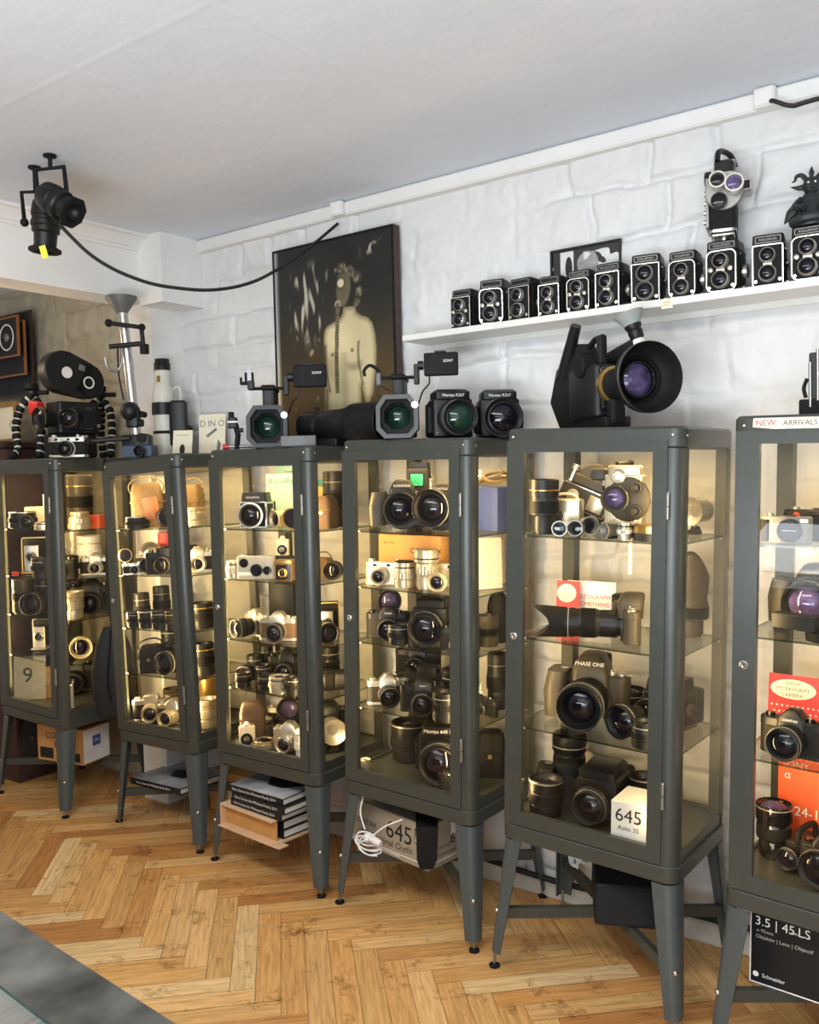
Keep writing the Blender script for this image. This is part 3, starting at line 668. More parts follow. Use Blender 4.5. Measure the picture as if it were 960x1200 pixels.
def book(w, d, h, spine=BLACKC, cover=BLACKC, text='', size=.012, pic=False):
    """a closed book lying flat, spine to -Y"""
    c = MB(); c.box(-w / 2, w / 2, -d / 2, d / 2, 0, .003, cover); c.box(-w / 2, w / 2, -d / 2, d / 2, h - .003, h, cover); c.box(-w / 2, w / 2, -d / 2, -d / 2 + .003, .003, h - .003, spine)
    if text: c.text(text, size, WHITEI, TR(-.01, -d / 2 - .0006, h / 2) @ FRONT)
    p = MB(); p.box(-w / 2 + .004, w / 2 - .004, -d / 2 + .003, d / 2 - .004, .003, h - .003, PAGES)
    P = [('cover', c), ('pages', p)]
    if pic:
        g = MB(); g.add([(-w / 2 + .001, -d / 2 + .001, h + .0004), (w / 2 - .001, -d / 2 + .001, h + .0004), (w / 2 - .001, d / 2 - .001, h + .0004), (-w / 2 + .001, d / 2 - .001, h + .0004)], [(0, 1, 2, 3)], COVERPIC)
        g.add([(.02 + .07 * math.cos(a) * (1 + .25 * math.sin(3 * a)), .01 + .055 * math.sin(a) * (1 + .2 * math.cos(2 * a)), h + .0008) for a in [2 * PI * i / 20 for i in range(20)]], [tuple(range(20))], INK)
        P.append(('cover_photograph', g))
    return P
COVERPIC = mat('cover_photograph_grey', (150, 152, 156), .35, 0, .75, 7)
def card(w, h, m='cream', lines=(), t=.0012, lean=8, art=None):
    """an upright card or brochure leaning back"""
    T = RX(-lean); b = MB(T); b.box(-w / 2, w / 2, 0, t, 0, h, MATS.get(m) if isinstance(m, str) else m)
    P = [('sheet', b)]
    if lines or art:
        pr = MB(T)
        for tx, u, z, s, ink in lines: pr.text(tx, s, ink, TR(u, -.0006, z) @ FRONT)
        if art: art(pr)
        P.append(('print', pr))
    return P
def case(w, d, h, m='tan', strap=True):
    b = MB(); b.loft([(rrect(-w / 2, w / 2, -d / 2, d / 2, .012, 4), 0), (rrect(-w / 2, w / 2, -d / 2, d / 2, .014, 4), h * .72), (rrect(-w / 2 + .004, w / 2 - .004, -d / 2 + .004, d / 2 - .004, .014, 4), h * .9), (rrect(-w / 2 + .014, w / 2 - .014, -d / 2 + .012, d / 2 - .012, .010, 4), h)], MATS[m])
    P = [('case_body', b)]
    f = MB(); f.box(-w / 2 - .0015, w / 2 + .0015, -d / 2 - .002, d / 2 + .002, h * .55, h * .60, MATS[m], .001); f.cyl(.006, 0, .004, GOLD, 12, '-y', TR(0, -d / 2 - .001, h * .5)); P.append(('flap_clasp', f))
    if strap:
        s = MB(); s.tube(catmull([(-w / 2, 0, h * .7), (-w / 2 - .012, 0, h * .95), (-w * .3, -.01, h + .02), (w * .2, .005, h + .024), (w / 2 + .012, 0, h * .95), (w / 2, 0, h * .7)], 5), .003, MATS[m], 6); P.append(('strap', s))
    return P
def tin(r=.03, h=.024, m='gold', band='bronze'):
    b = MB().lathe([(0, 0), (r, 0), (r, h * .55), (0, h * .55)], MATS[band], 28); l = MB().lathe([(r + .0008, h * .5), (r + .0008, h - .002), (r - .001, h), (0, h)], MATS[m], 28)
    return [('tin_body', b), ('lid', l)]
def cine(body='bronze', turret=True, mag=False, hand=True, text='', tilt=0):
    """hand-held film camera facing -Y with a three-lens turret"""
    P = []; T = RX(tilt) if tilt else Matrix(); B = MATS[body]
    b = MB(T); b.prism(rrect(-.030, .030, -.06, .06, .012, 4), .075, .225, B, .004); b.ring(rrect(-.052, .052, .085, .215, .02, 4), inset(rrect(-.052, .052, .085, .215, .02, 4), .006), -.0305, -.029, STEELD, 'x'); P.append(('body', b))
    dr = MB(T); dr.cyl(.030, .030, .040, MATS['silver'], 26, 'x', TR(0, .01, .165), bev=.003); dr.cyl(.008, .04, .05, CHROME, 12, 'x', TR(0, .01, .165)); dr.tube([(.048, .01, .165), (.052, .03, .15)], .003, CHROME, 6); P.append(('wind_key', dr))
    if text: dr.text(text, .010, INK, T @ TR(.0308, .02, .205) @ RZ(90) @ FRONT)
    vf = MB(T); vf.cyl(.009, -.07, .075, BLACK, 14, '-y', TR(.014, 0, .236)); vf.lathe([(.009, .06), (.014, .075), (.015, .085), (0, .085)], BLACKM, 16, 'y', TR(.014, 0, .236)); P.append(('viewfinder', vf))
    tu = MB(T); tu.cyl(.046, .060, .068, MATS['silver'], 30, '-y', TR(-.004, 0, .155), bev=.002); subs = []
    for a, r, l in ((100, .021, .045), (-20, .013, .028), (220, .013, .03)):
        x, z = -.004 + .028 * math.cos(R(a)), .155 + .028 * math.sin(R(a)); bits = lens_bits(T @ TR(x, -.067, z) @ AXM['-y'], l, r * .8, r * .85, r, 'black', 'silver', 'purple', 18)
        m_ = bits[0][1]
        for _, q_ in bits[1:]:
            k0 = len(m_.v); m_.v += q_.v
            for f_, i_ in zip(q_.f, q_.mi): m_.f.append([x_ + k0 for x_ in f_]); m_.mi.append(m_._m(q_.mats[i_]))
        subs.append(('turret_lens', m_))
    P.append(('lens_turret', tu, subs))
    if hand: g = MB(T); g.loft([(rrect(-.017, .017, -.026, .026, .012, 4), 0), (rrect(-.016, .016, -.022, .022, .012, 4), .04), (rrect(-.02, .02, -.03, .03, .012, 4), .078)], BLACKM); P.append(('pistol_grip', g))
    else: g = MB(T); g.prism(rrect(-.028, .028, -.05, .05, .008, 3), 0, .078, B, .003); P.append(('motor_base', g))
    if mag:
        m_ = MB(T); m_.cyl(.055, -.02, .02, BLACK, 30, 'x', TR(0, .035, .28), bev=.004); m_.cyl(.055, -.02, .02, BLACK, 30, 'x', TR(0, -.04, .285), bev=.004); P.append(('film_magazine', m_))
    return P
def eyelens(L=.04, r=.016, body='chrome', hoodr=1.3):
    """a small cine or finder lens lying with its mouth to -Y"""
    T = TR(0, L / 2, r * hoodr) @ AXM['-y']
    b = MB(T).lathe([(0, 0), (r * .7, 0), (r * .7, L * .2), (r, L * .22), (r, L * .6), (r * hoodr, L), (r * hoodr - .002, L), (r * .9, L * .7)], MATS[body], 22)
    return [('barrel', b), ('front_glass', MB(T).lathe([(r * .9, L * .68), (0, L * .72)], LENSG, 20)), ('foot', MB().box(-.008, .008, -L * .3, L * .3, 0, r * .5, BLACKM, .002))]
def compact(body='lgrey', two=True):
    """flat pocket camera with two round lenses"""
    w, d, h = .118, .03, .07; P = []
    b = MB().prism(rrect(-w / 2, w / 2, -d / 2, d / 2, .008, 3), 0, h, MATS[body], .003); P.append(('body', b))
    for nm, x, z, r in (('lens', .006, .028, .019), ('finder_lens', .040, .027, .013), ('flash_eye', -.034, .05, .014)):
        k = MB().lathe([(r, 0), (r, .006), (r * .8, .008), (r * .7, .004)], BLACKG, 20, '-y', TR(x, -d / 2, z)); g = MB().lathe([(r * .72, .004), (0, .0052)], LENSG, 18, '-y', TR(x, -d / 2, z)); P.append((nm, k, [('front_glass', g)]))
    k = MB().box(-w / 2 + .004, .0, -d / 2 - .003, -d / 2 + .002, .012, .022, WHITEP, .001); P.append(('grip_bar', k))
    k = MB().cyl(.006, h - .001, h + .004, CHROME, 14, T=TR(-.04, 0, 0)); P.append(('shutter_button', k))
    return P
def digicam(body='grey', r=.028, red=False):
    w, d, h = .118, .034, .066; P = []
    b = MB().prism(rrect(-w / 2, w / 2, -d / 2, d / 2, .014, 4), 0, h, MATS[body], .003); b.prism(rrect(-w / 2 + .002, -w / 2 + .024, -d / 2 - .005, 0, .006, 3), .004, h - .008, RUBBER, .002); P.append(('body', b))
    k = MB().lathe([(r, 0), (r, .012), (r - .002, .014), (r * .85, .014), (r * .82, .010), (0, .010)], BLACK, 28, '-y', TR(.012, -d / 2, h * .5)); g = MB().box(-r * .6 + .012, r * .6 + .012, -d / 2 - .0112, -d / 2 - .009, h * .5 - .001, h * .5 + .001, BLACKG); P.append(('lens', k, [('lens_shutter', g)]))
    f = MB().box(.034, .052, -d / 2 - .001, -d / 2 + .002, h - .014, h - .005, WHITEI, .001); P.append(('flash', f))
    t = MB().cyl(.008, h - .001, h + .006, STEELD, 18, T=TR(-.036, 0, 0)); t.box(.0, .02, -.008, .01, h - .001, h + .004, BLACK, .001); P.append(('top_dial', t))
    if red: P.append(('red_badge', MB().cyl(.007, 0, .0015, RED, 20, '-y', TR(-.03, -d / 2, h - .012))))
    return P
def camcorder(d=.12):
    P = []; b = MB(); b.prism(rrect(-.03, .03, -.045, .05, .01, 3), 0, .062, BLACK, .004); P.append(('body', b))
    bits = lens_bits(TR(-.006, -.044, .034) @ AXM['-y'], .04, .022, .023, .024, 'black', 'white', 'dark', 20); P.append(('lens', bits[0][1], bits[1:]))
    P.append(('handle', MB().tube(catmull([(.0, .045, .05), (0, .04, .085), (0, 0, .092), (0, -.035, .085), (0, -.04, .058)], 5), .007, BLACKM, 8)))
    P.append(('eyepiece', MB().cyl(.013, 0, .035, BLACKM, 14, 'y', TR(.0, .048, .048))))
    return P
def digital_back():
    b = MB().box(-.045, .045, -.02, .02, 0, .10, BRONZE, .005); s = MB().quad(-.026, .026, .030, .078, -.0206, LCD)
    bz = MB().ring(rrect(-.032, .032, .024, .084, .002, 2), rrect(-.026, .026, .030, .078, .002, 2), .020, .0212, BLACK, '-y')
    return [('housing', b), ('display', s, [('display_bezel', bz)]), ('mount_rails', MB().box(-.034, .034, -.016, .016, -.012, .001, CHROME, .002).box(-.04, .04, -.02, .02, -.022, -.011, BLACK, .002)), ('finder_block', MB().loft([(rrect(-.05, .05, .005, .05, .01, 3), .06), (rrect(-.045, .045, .0, .05, .012, 3), .125)], BLACK))]
def bellows_camera(m='gold'):
    """folding camera standing open, bellows towards -Y"""
    P = [('body', MB().prism(rrect(-.042, .042, .02, .045, .008, 3), 0, .125, DARKBODY, .003).ring(rrect(-.042, .042, .002, .123, .008, 3), inset(rrect(-.042, .042, .002, .123, .008, 3), .003), -.021, -.0195, MATS[m], '-y'))]
    rings = []
    for i in range(9):
        k = i / 8; e = (.034 - .014 * k) - (.003 if i % 2 else 0); rings.append((rrect(-e, e, -e * 1.15, e * 1.15, .004, 2), .0 + .055 * k))
    P.append(('bellows', MB().loft(rings, BLACKM, T=TR(0, .02, .062) @ AXM['-y'])))
    P.append(('bed', MB().box(-.03, .03, -.06, .02, .010, .014, MATS[m], .001)))
    st = MB().box(-.022, .022, -.042, -.036, .014, .10, MATS['silver'], .002); P.append(('lens_standard', st))
    bits = lens_bits(TR(0, -.041, .062) @ AXM['-y'], .018, .019, .019, .017, 'chrome', 'black', 'dark', 22); P.append(('lens', bits[0][1], bits[1:]))
    return P
def folder_flat(m='brown', t='gold'):
    """box-shaped antique camera with a metal face"""
    w, d, h = .085, .06, .10; P = [('body', MB().box(-w / 2, w / 2, -d / 2, d / 2, 0, h, MATS[m], .003))]
    P.append(('face_plate', MB().box(-w / 2 + .004, w / 2 - .004, -d / 2 - .002, -d / 2, .008, h - .02, BLACKG, .001)))
    P.append(('top_trim', MB().box(-w / 2, w / 2, -d / 2 - .001, d / 2, h - .014, h + .004, MATS[t], .002)))
    bits = lens_bits(TR(0, -d / 2 - .002, h * .42) @ AXM['-y'], .022, .022, .021, .019, t, 'black', 'dark', 22); P.append(('lens', bits[0][1], bits[1:]))
    return P
def light_meter(): return [('meter_body', MB().prism(rrect(-.03, .03, -.012, .012, .008, 3), 0, .075, MATS['cream'], .003)), ('dial', MB().cyl(.022, 0, .004, BLACK, 24, '-y', TR(0, -.012, .028)).cyl(.012, .004, .006, CHROME, 20, '-y', TR(0, -.012, .028))), ('sensor_dome', MB().ball((0, 0, .078), .013, WHITEP, 14))]
def flashlamp(): return [('reflector', MB(TR(0, 0, .07) @ AXM['-y']).lathe([(0, -.01), (.02, -.008), (.042, .02), (.043, .022), (.04, .02), (.018, -.004), (0, -.006)], SILVER, 30)), ('lamp_back', MB(TR(0, 0, .07) @ AXM['y']).lathe([(.034, -.004), (.034, .05), (.02, .06), (0, .06)], SILVER, 26)), ('stem', MB().cyl(.008, .012, .04, CHROME, 12)), ('foot', MB().prism(rrect(-.02, .02, -.016, .016, .006, 3), 0, .014, BLACK, .002).cyl(.012, 0, .02, BLACK, 14, 'x', TR(-.005, 0, .014)))]
def filter_ring(r=.034, t=.012): return [('ring', MB(TR(0, t / 2, r) @ AXM['-y']).lathe([(r - .004, 0), (r, 0), (r, t), (r - .003, t), (r - .004, 0)], GOLD, 30)), ('filter_glass', MB(TR(0, t / 2, r) @ AXM['-y']).lathe([(r - .0035, t * .5), (0, t * .55)], LENSG, 28))]
def reel(r=.05): return [('reel', MB(TR(0, 0, r) @ RX(-12) @ AXM['-y']).lathe([(0, -.006), (r, -.006), (r, .006), (r * .85, .006), (r * .8, .002), (r * .3, .002), (r * .28, .006), (0, .006)], BRONZE, 34))]
def cap(r=.03): return MB().lathe([(0, 0), (r, 0), (r, .008), (r - .002, .010), (0, .010)], BLACKM, 26)
def strap_pile(): return [('strap', MB().tube(catmull([(-.05, -.02, .012), (-.02, .03, .02), (.03, .02, .03), (.05, -.02, .02), (.0, -.035, .012), (-.045, .01, .03), (.0, .03, .045), (.04, -.01, .04), (.055, .03, .012)], 6), .0065, TANL, 8)), ('buckle', MB().box(.03, .055, -.03, -.01, .03, .036, GOLD, .001))]

def turretcam():
    """upright sixteen millimetre camera with a big turret, facing -Y"""
    P = []; b = MB(); b.box(-.046, .046, -.03, .04, .03, .155, TITAN, .004); b.box(-.03, .03, -.03, .03, .0, .032, BLACKM, .003); P.append(('body', b))
    tu = MB(); tu.lathe([(0, .03), (.052, .03), (.053, .033), (.053, .037), (.050, .039), (0, .039)], BRONZE, 36, '-y', TR(.014, 0, .095)); rim = MB().lathe([(.0532, .034), (.0545, .035), (.0545, .037), (.0532, .038)], CHROME, 40, '-y', TR(.014, 0, .095))
    P.append(('lens_turret', tu, [('turret_rim', rim)]))
    bits = lens_bits(TR(-.012, -.038, .098) @ AXM['-y'], .05, .022, .026, .033, 'bronze', 'steel', 'purple'); P.append(('main_lens', bits[0][1], bits[1:]))
    for x, z, r in ((.034, .124, .015), (.034, .068, .014)): P.append(('turret_lens', MB().lathe([(r, .038), (r, .056), (r * .8, .057), (r * .4, .050), (0, .050)], BRONZE, 22, '-y', TR(x, 0, z))))
    P.append(('round_finder', MB().lathe([(.018, .03), (.018, .042), (.014, .044), (.012, .040), (.006, .042), (0, .042)], SILVER, 26, '-y', TR(-.012, 0, .150)))); P.append(('finder_block', MB().box(-.038, .040, -.03, .03, .150, .178, TITAN, .004)))
    P.append(('nameplate', MB().text('R16', .016, CREAMP, TR(.006, -.0312, .040) @ FRONT)))
    P.append(('side_handle', MB().box(-.085, -.046, -.01, .03, .140, .170, BRONZE, .004))); P.append(('stop_knob', MB().cyl(.006, .03, .036, CHROME, 12, '-y', TR(.034, 0, .165))))
    return P
def slantcam():
    """long film camera tipped on one end, round magazine above, standing on its grip"""
    T = TR(0, 0, .095) @ RY(22); P = []
    P.append(('body', MB(T).box(-.075, .070, -.03, .03, -.035, .03, BRONZE, .004))); P.append(('edge_trim', MB(T).ring(rrect(-.075, .070, -.035, .03, .005, 3), inset(rrect(-.075, .070, -.035, .03, .005, 3), .003), .030, .0315, CHROME, '-y')))
    P.append(('side_window', MB(T).box(.012, .058, -.033, -.030, -.025, .018, TITAN, .001))); P.append(('dial', MB(T).lathe([(.018, .03), (.018, .033), (.015, .034), (0, .034)], TITAN, 24, '-y', TR(-.035, 0, -.002))))
    P.append(('magazine', MB(T).cyl(.050, -.022, .022, BRONZE, 34, '-y', TR(.005, 0, .055), bev=.003))); P.append(('upper_block', MB(T).box(-.055, .065, -.026, .026, .03, .062, BRONZE, .005)))
    P.append(('eyepiece', MB(T).cyl(.010, 0, .04, CHROME, 14, 'z', TR(-.062, 0, .03)).cyl(.013, .035, .05, SILVER, 16, 'z', TR(-.062, 0, .03))))
    P.append(('grip', MB().tube(catmull([(.080, 0, .075), (.078, 0, .04), (.062, 0, .012)], 4), .012, BLACKM, 10))); P.append(('bellows_ring', MB(T).cyl(.026, .07, .095, BLACK, 20, 'x', TR(0, 0, -.005))))
    return P
def boxcine():
    P = [('body', MB().box(-.052, .052, -.03, .03, 0, .105, TITAN, .005)), ('wheel', MB().lathe([(.030, .03), (.030, .036), (.026, .040), (.010, .040), (.008, .046), (0, .046)], BRONZE, 30, '-y', TR(-.030, 0, .052), ribs=.0008)), ('carry_strap', MB().tube(catmull([(-.04, 0, .104), (-.02, 0, .118), (.02, 0, .118), (.04, 0, .104)], 5), .004, CREAMP, 8))]
    P.append(('wheel_hub', MB().cyl(.008, .04, .05, CHROME, 14, '-y', TR(-.03, 0, .052))))
    return P
# ------------------------------------------------------------------ what stands in the cabinets
CABN = {1: 'leftmost cabinet', 2: 'leaning second cabinet', 3: 'third cabinet from left', 4: 'fourth cabinet from left', 5: 'fifth cabinet from left', 6: 'NEW ARRIVALS cabinet'}
def shelfname(c, s): return 'floor' if s == len(SHZ[c]) - 1 else ('top shelf', 'second shelf', 'third shelf', 'fourth shelf')[s]
def spot(c, u, ly, z):
    """cabinet-local x on the line y = ly, height z that the photograph shows at column u"""
    a, b = -CW, 0
    def col_(x):
        d = CM[c] @ V((x, ly, z)) - EYE; return 480 + CF * d.dot(rt2) / d.dot(fw)
    for _ in range(40):
        m_ = (a + b) / 2
        if col_(m_) < u: a = m_
        else: b = m_
    return (a + b) / 2
PLACED = []; _rad = {}
PLURAL = {'camera': 'cameras', 'lens': 'lenses', 'box': 'boxes', 'card': 'cards', 'case': 'cases', 'film camera': 'film cameras', 'book': 'books'}
def put(c, s, u, ly, spec, label, cat, name, yaw=20, h=None, sc=1, dz=0, rot=None, grp=None, pin=False):
    z = SHZ[c][s] + (-.0003 if s < len(SHZ[c]) - 1 else 0)
    gap = (SHZ[c][s - 1] - .0075 if s else 1.443) - z
    key = id(spec[0])
    if key not in _rad:
        ms = [spec[0]] if isinstance(spec[0], bpy.types.Mesh) else [m_ for p_ in spec[0] for m_ in [p_[1]] + [q_[1] for q_ in p_[2]]]
        _rad[key] = [v.co.copy() for m_ in ms for v in m_.vertices]
    u0 = u
    for _ in range(30):
        x = spot(c, u, ly, z); P = CM[c] @ V((x, ly, z)); k = sc
        if h: k = h * depth(P) / CF / (spec[2] - spec[1])
        if dz == 0 and rot is None and (spec[2] - spec[1]) * k > gap: k = gap / (spec[2] - spec[1]) * .985
        R3 = (RZ(yaw) @ (rot if rot is not None else Matrix())).to_3x3() * k
        xs = [(R3 @ v).x for v in _rad[key]]
        lo, hi = x + min(xs) < -CW + .015, x + max(xs) > -.015
        if lo and ly > .05: ly -= .012
        elif hi and not lo and ly < CD - .06 and u > 480 + CF * ((CM[c] @ V((0, .02, z)) - EYE).dot(rt2)) / depth(CM[c] @ V((0, .02, z))): ly += .012
        else: break
    sc = k
    M = CM[c] @ TR(x, ly, z + dz - spec[1] * sc + .0006) @ RZ(yaw) @ Matrix.Diagonal((sc, sc, sc, 1))
    if rot is not None: M = M @ rot
    M0 = CM[c].inverted() @ M
    PLACED.append([(c, s), None, M0, spec[0], (u0, grp or round(ly, 2)), pin, 0])
    o = spawn(spec, name, M, '%s, %s of %s' % (label, shelfname(c, s), CABN[c]), cat, (PLURAL.get(cat, cat + 's') + ' in the ' + CABN[c]) if cat in PLURAL else None)
    PLACED[-1][1] = o
    return o
def L_(c, s, u, ly, label, h=None, yaw=20, dz=0, rot=None, sc=1, pin=False, **k): return put(c, s, u, ly, S(lens, **k), label, 'lens', 'camera_lens', yaw, h, sc, dz, rot, None, pin)
def C_(c, s, u, ly, label, fn=slr, h=None, yaw=20, dz=0, rot=None, sc=1, name=None, pin=False, **k):
    nm = name or {'slr': 'reflex_camera', 'rangefinder': 'rangefinder_camera', 'box_camera': 'square_camera', 'modular': 'studio_camera', 'compact': 'compact_camera', 'digicam': 'digital_camera', 'camcorder': 'camcorder', 'bellows_camera': 'folding_camera', 'folder_flat': 'antique_camera', 'cine': 'film_camera'}[fn.__name__]
    return put(c, s, u, ly, S(fn, **k), label, 'camera', nm, yaw, h, sc, dz, rot, None, pin)
CARDM = mat('white_card', (240, 236, 226), .6)
# ---- fifth cabinet, under the shoulder camera
L_(5, 0, 630, .075, 'black zoom lens with gold rings standing', h=64, L=.15, r0=.030, r1=.040, r2=.041, acc='gold')
put(5, 0, 662, .135, S(boxcine), 'olive box film camera with round wheel', 'camera', 'film_camera', 12, h=47)
put(5, 0, 688, .22, S(slantcam), 'long film camera tipped to the right on grip', 'camera', 'film_camera', 14, h=80)
put(5, 0, 729, .17, S(turretcam), 'champagne film camera with large lens turret', 'camera', 'film_camera', 14, h=82)
C_(5, 0, 754, .31, 'dark film camera half hidden by door frame', cine, yaw=4, h=84, body='black', hand=False)
put(5, 0, 690, .335, S(reel, r=.06), 'large round film reel standing at back', 'film reel', 'film_reel', 25, h=52)
put(5, 0, 655, .075, S(eyelens, L=.036, r=.012, body='steel'), 'small black finder lens, left of a row', 'lens', 'finder_lens', 25, h=18)
put(5, 0, 676, .075, S(eyelens, L=.034, r=.014, hoodr=1.2, body='steel'), 'small finder lens, middle of a row', 'lens', 'finder_lens', 10, h=19)
put(5, 0, 703, .075, S(eyelens, L=.045, r=.014, hoodr=1.4, body='steel'), 'small finder lens with wide mouth, right of row', 'lens', 'finder_lens', -35, h=20)
put(5, 0, 688, .13, S(eyelens, L=.05, r=.017, body='silver'), 'chrome turret lens behind the finder lenses', 'lens', 'turret_lens', 40, h=22)
L_(5, 0, 727, .07, 'tiny silver lens standing', h=20, L=.036, r0=.014, r1=.016, r2=.014, body='silver', acc='black')
put(5, 0, 748, .075, S(tin, r=.034, h=.03), 'flat round brass tin', 'tin', 'round_tin', 0, h=19)
put(5, 0, 836, .22, S(flashlamp), 'silver round flash lamp on its foot', 'lamp', 'flash_lamp', -15, h=44)
C_(5, 1, 737, .13, 'bronze camera seen sideways, long petal hooded lens', slr, yaw=-66, h=58, top='bronze', skin='bronze', prism='big', L=.16, r0=.034, r1=.036, r2=.037, hood=.07, grip=True, name='reflex_camera')
def popart(pr):
    pr.add([(-.003 + .021 * math.cos(a), -.0008, .074 + .020 * math.sin(a)) for a in [2 * PI * i / 20 for i in range(20)]], [tuple(range(20))], CREAMP)
    for k, t in enumerate(('THIS IS', 'MY FAVORITE', 'CAMERA!')): pr.text(t, .0058, INK, TR(-.003, -.0012, .083 - .009 * k) @ FRONT)
put(5, 1, 691, .25, S(card, .105, .10, 'white', (('PHOTOGRAPHY', .004, .066, .0125, REDI), ('SOMETHING', .006, .050, .0125, REDI), ('IS GO..', .004, .034, .0125, REDI))), 'white card with red lettering', 'card', 'lettered_card', 14, h=54)
put(5, 1, 664, .22, S(card, .05, .10, REDP, (), art=popart), 'small red card with cream speech bubble', 'card', 'comic_card', 12, h=54)
L_(5, 1, 731, .26, 'short black lens standing at the back', h=44, L=.1, r0=.034, r1=.034, r2=.034, cap=True)
L_(5, 1, 833, .25, 'lens with tall petal hood pointing up, right rear', h=98, L=.13, r0=.034, r1=.046, r2=.042, hood=.09, body='bronze', acc='bronze')
C_(5, 2, 656, .12, 'bronze camera with big hooded lens and hand grip', slr, yaw=14, h=80, pin=True, top='bronze', skin='bronze', prism='big', L=.10, r0=.036, r1=.040, r2=.042, grip=True, text='PHASE ONE', lbody='black')
L_(5, 2, 704, .22, 'tall slim black telephoto lens standing', h=70, pin=True, L=.21, r0=.036, r1=.039, r2=.036, cap=True)
L_(5, 2, 738, .28, 'short wide black lens with broad rim', h=30, L=.07, r0=.026, r1=.034, r2=.046)
L_(5, 2, 701, .07, 'short black lens with lettered ring in front', h=30, L=.066, r0=.034, r1=.036, r2=.034)
L_(5, 2, 740, .10, 'huge black lens lying, mouth to the room', h=40, L=.10, r0=.036, r1=.042, r2=.050, lie=True, yaw=-14, glass='dark')
C_(5, 2, 834, .25, 'boxy camera body standing at right rear', box_camera, yaw=-10, h=58, pin=True, trim='bronze', L=.05)
L_(5, 3, 627, .06, 'black lens with bright front ring at left', h=42, L=.08, r0=.036, r1=.038, r2=.038, acc='silver')
L_(5, 3, 660, .24, 'tall lens wearing a deep hood, upright', h=66, L=.15, r0=.036, r1=.042, r2=.046)
C_(5, 3, 650, .13, 'black camera body without lens, grip forward', slr, yaw=30, h=46, w=.12, top='black', prism='flat', L=0, grip=True)
C_(5, 3, 692, .10, 'black square camera with ringed lens', modular, yaw=6, h=62, L=.06, r0=.042, r1=.046, r2=.042, glass='dark')
L_(5, 3, 748, .22, 'black lens with shiny rim beside hinge post', h=48, L=.10, r0=.034, r1=.036, r2=.037, acc='silver')
put(5, 3, 744, .06, S(carton, .085, .10, .085, 'white', (('645', -.004, .056, .040, INK), ('Auto 35', -.004, .030, .014, INK)), (('645', .0, .05, .040, INK),)), 'white film magazine box printed 645', 'box', 'product_box', 3, h=47, pin=True)
# ---- fourth cabinet
C_(4, 0, 455, .10, 'black CONTAX camera with big lens, left', slr, yaw=34, h=58, top='black', skin='bronze', prism='big', L=.075, r0=.040, r1=.044, r2=.043, grip=True, text='CONTAX', acc='silver')
C_(4, 0, 507, .11, 'black CONTAX camera with widest lens, right', slr, yaw=18, h=56, top='black', skin='bronze', prism='big', L=.10, r0=.044, r1=.049, r2=.052, grip=False, text='CONTAX', acc='silver')
put(4, 0, 490, .25, S(digital_back), 'digital back with lit green display', 'camera back', 'camera_display_unit', 26, h=42, dz=.095)
put(4, 0, 490, .25, S(carton, .10, .06, .075, BLACKC), 'black box under the digital back', 'box', 'small_carton', 26, sc=1)
put(4, 0, 577, .24, S(carton, .11, .10, .095, 'blue'), 'plain blue carton', 'box', 'product_box', 0, h=50)
put(4, 0, 580, .24, S(strap_pile), 'coiled tan strap lying on the blue carton', 'strap', 'camera_strap', 10, sc=.9, dz=.148)
C_(4, 1, 444, .08, 'silver rangefinder camera with stubby silver lens', rangefinder, yaw=28, h=31, top='titan', skin='titan', L=.034, r0=.026, r1=.027, r2=.024, lbody='titan', lx=-.02)
L_(4, 1, 475, .10, 'small champagne lens standing with black cap', h=31, L=.062, r0=.026, r1=.027, r2=.024, body='titan', acc='black', cap=True)
L_(4, 1, 500, .12, 'taller champagne lens standing', h=46, L=.085, r0=.024, r1=.024, r2=.028, body='titan', acc='black', cap='titan')
L_(4, 1, 513, .06, 'short golden lens lying face forward', h=23, L=.04, r0=.026, r1=.028, r2=.027, lie=True, body='titan', acc='gold', yaw=20)
C_(4, 1, 526, .18, 'silver camera body behind the golden lens', rangefinder, yaw=20, h=32, top='titan', skin='titan', L=0)
put(4, 1, 489, .27, S(carton, .17, .09, .115, 'kraft', (('CONTAX', .045, .078, .020, INK), ('AF-TLA', -.055, .095, .010, INK)), ()), 'orange brown carton printed CONTAX', 'box', 'product_box', 8, h=56)
put(4, 1, 575, .20, S(card, .075, .14, 'white', (), t=.02, lean=3), 'white framed sheet seen through side glass', 'card', 'framed_sheet', 60, h=60)
put(4, 1, 583, .32, S(card, .05, .12, 'cream', (), t=.004, lean=3), 'cream sheet behind the white framed sheet', 'card', 'paper_sheet', 62, h=52)
L_(4, 2, 452, .24, 'gold rimmed lens lying on leather pouch', h=28, L=.06, r0=.032, r1=.036, r2=.038, lie=True, acc='gold', glass='purple', yaw=40, dz=.075)
put(4, 2, 458, .25, S(case, .08, .06, .072, 'leather', False), 'black leather pouch', 'case', 'leather_pouch', 30)
C_(4, 2, 440, .12, 'black camera with black lens, chrome lettering', slr, yaw=38, h=38, top='black', prism='peak', L=.05, r0=.032, r1=.034, r2=.033, text='Contax')
L_(4, 2, 460, .06, 'small black lens standing on its mount', h=24, L=.055, r0=.027, r1=.030, r2=.028)
C_(4, 2, 493, .13, 'black camera with wide olive lens', modular, yaw=24, h=52, L=.08, r0=.044, r1=.048, r2=.052, glass='dark')
C_(4, 2, 521, .07, 'black compact reflex with gold ringed lens', slr, yaw=30, h=34, top='black', prism='peak', L=.06, r0=.030, r1=.033, r2=.034, acc='gold')
put(4, 2, 584, .28, S(case, .05, .05, .13, 'leather', False), 'black upright hand grip seen through side glass', 'case', 'hand_grip', 10, h=58)
L_(4, 2, 571, .20, 'clear lens case at right', h=36, L=.08, r0=.03, r1=.03, r2=.03, body='bronze', acc='bronze')
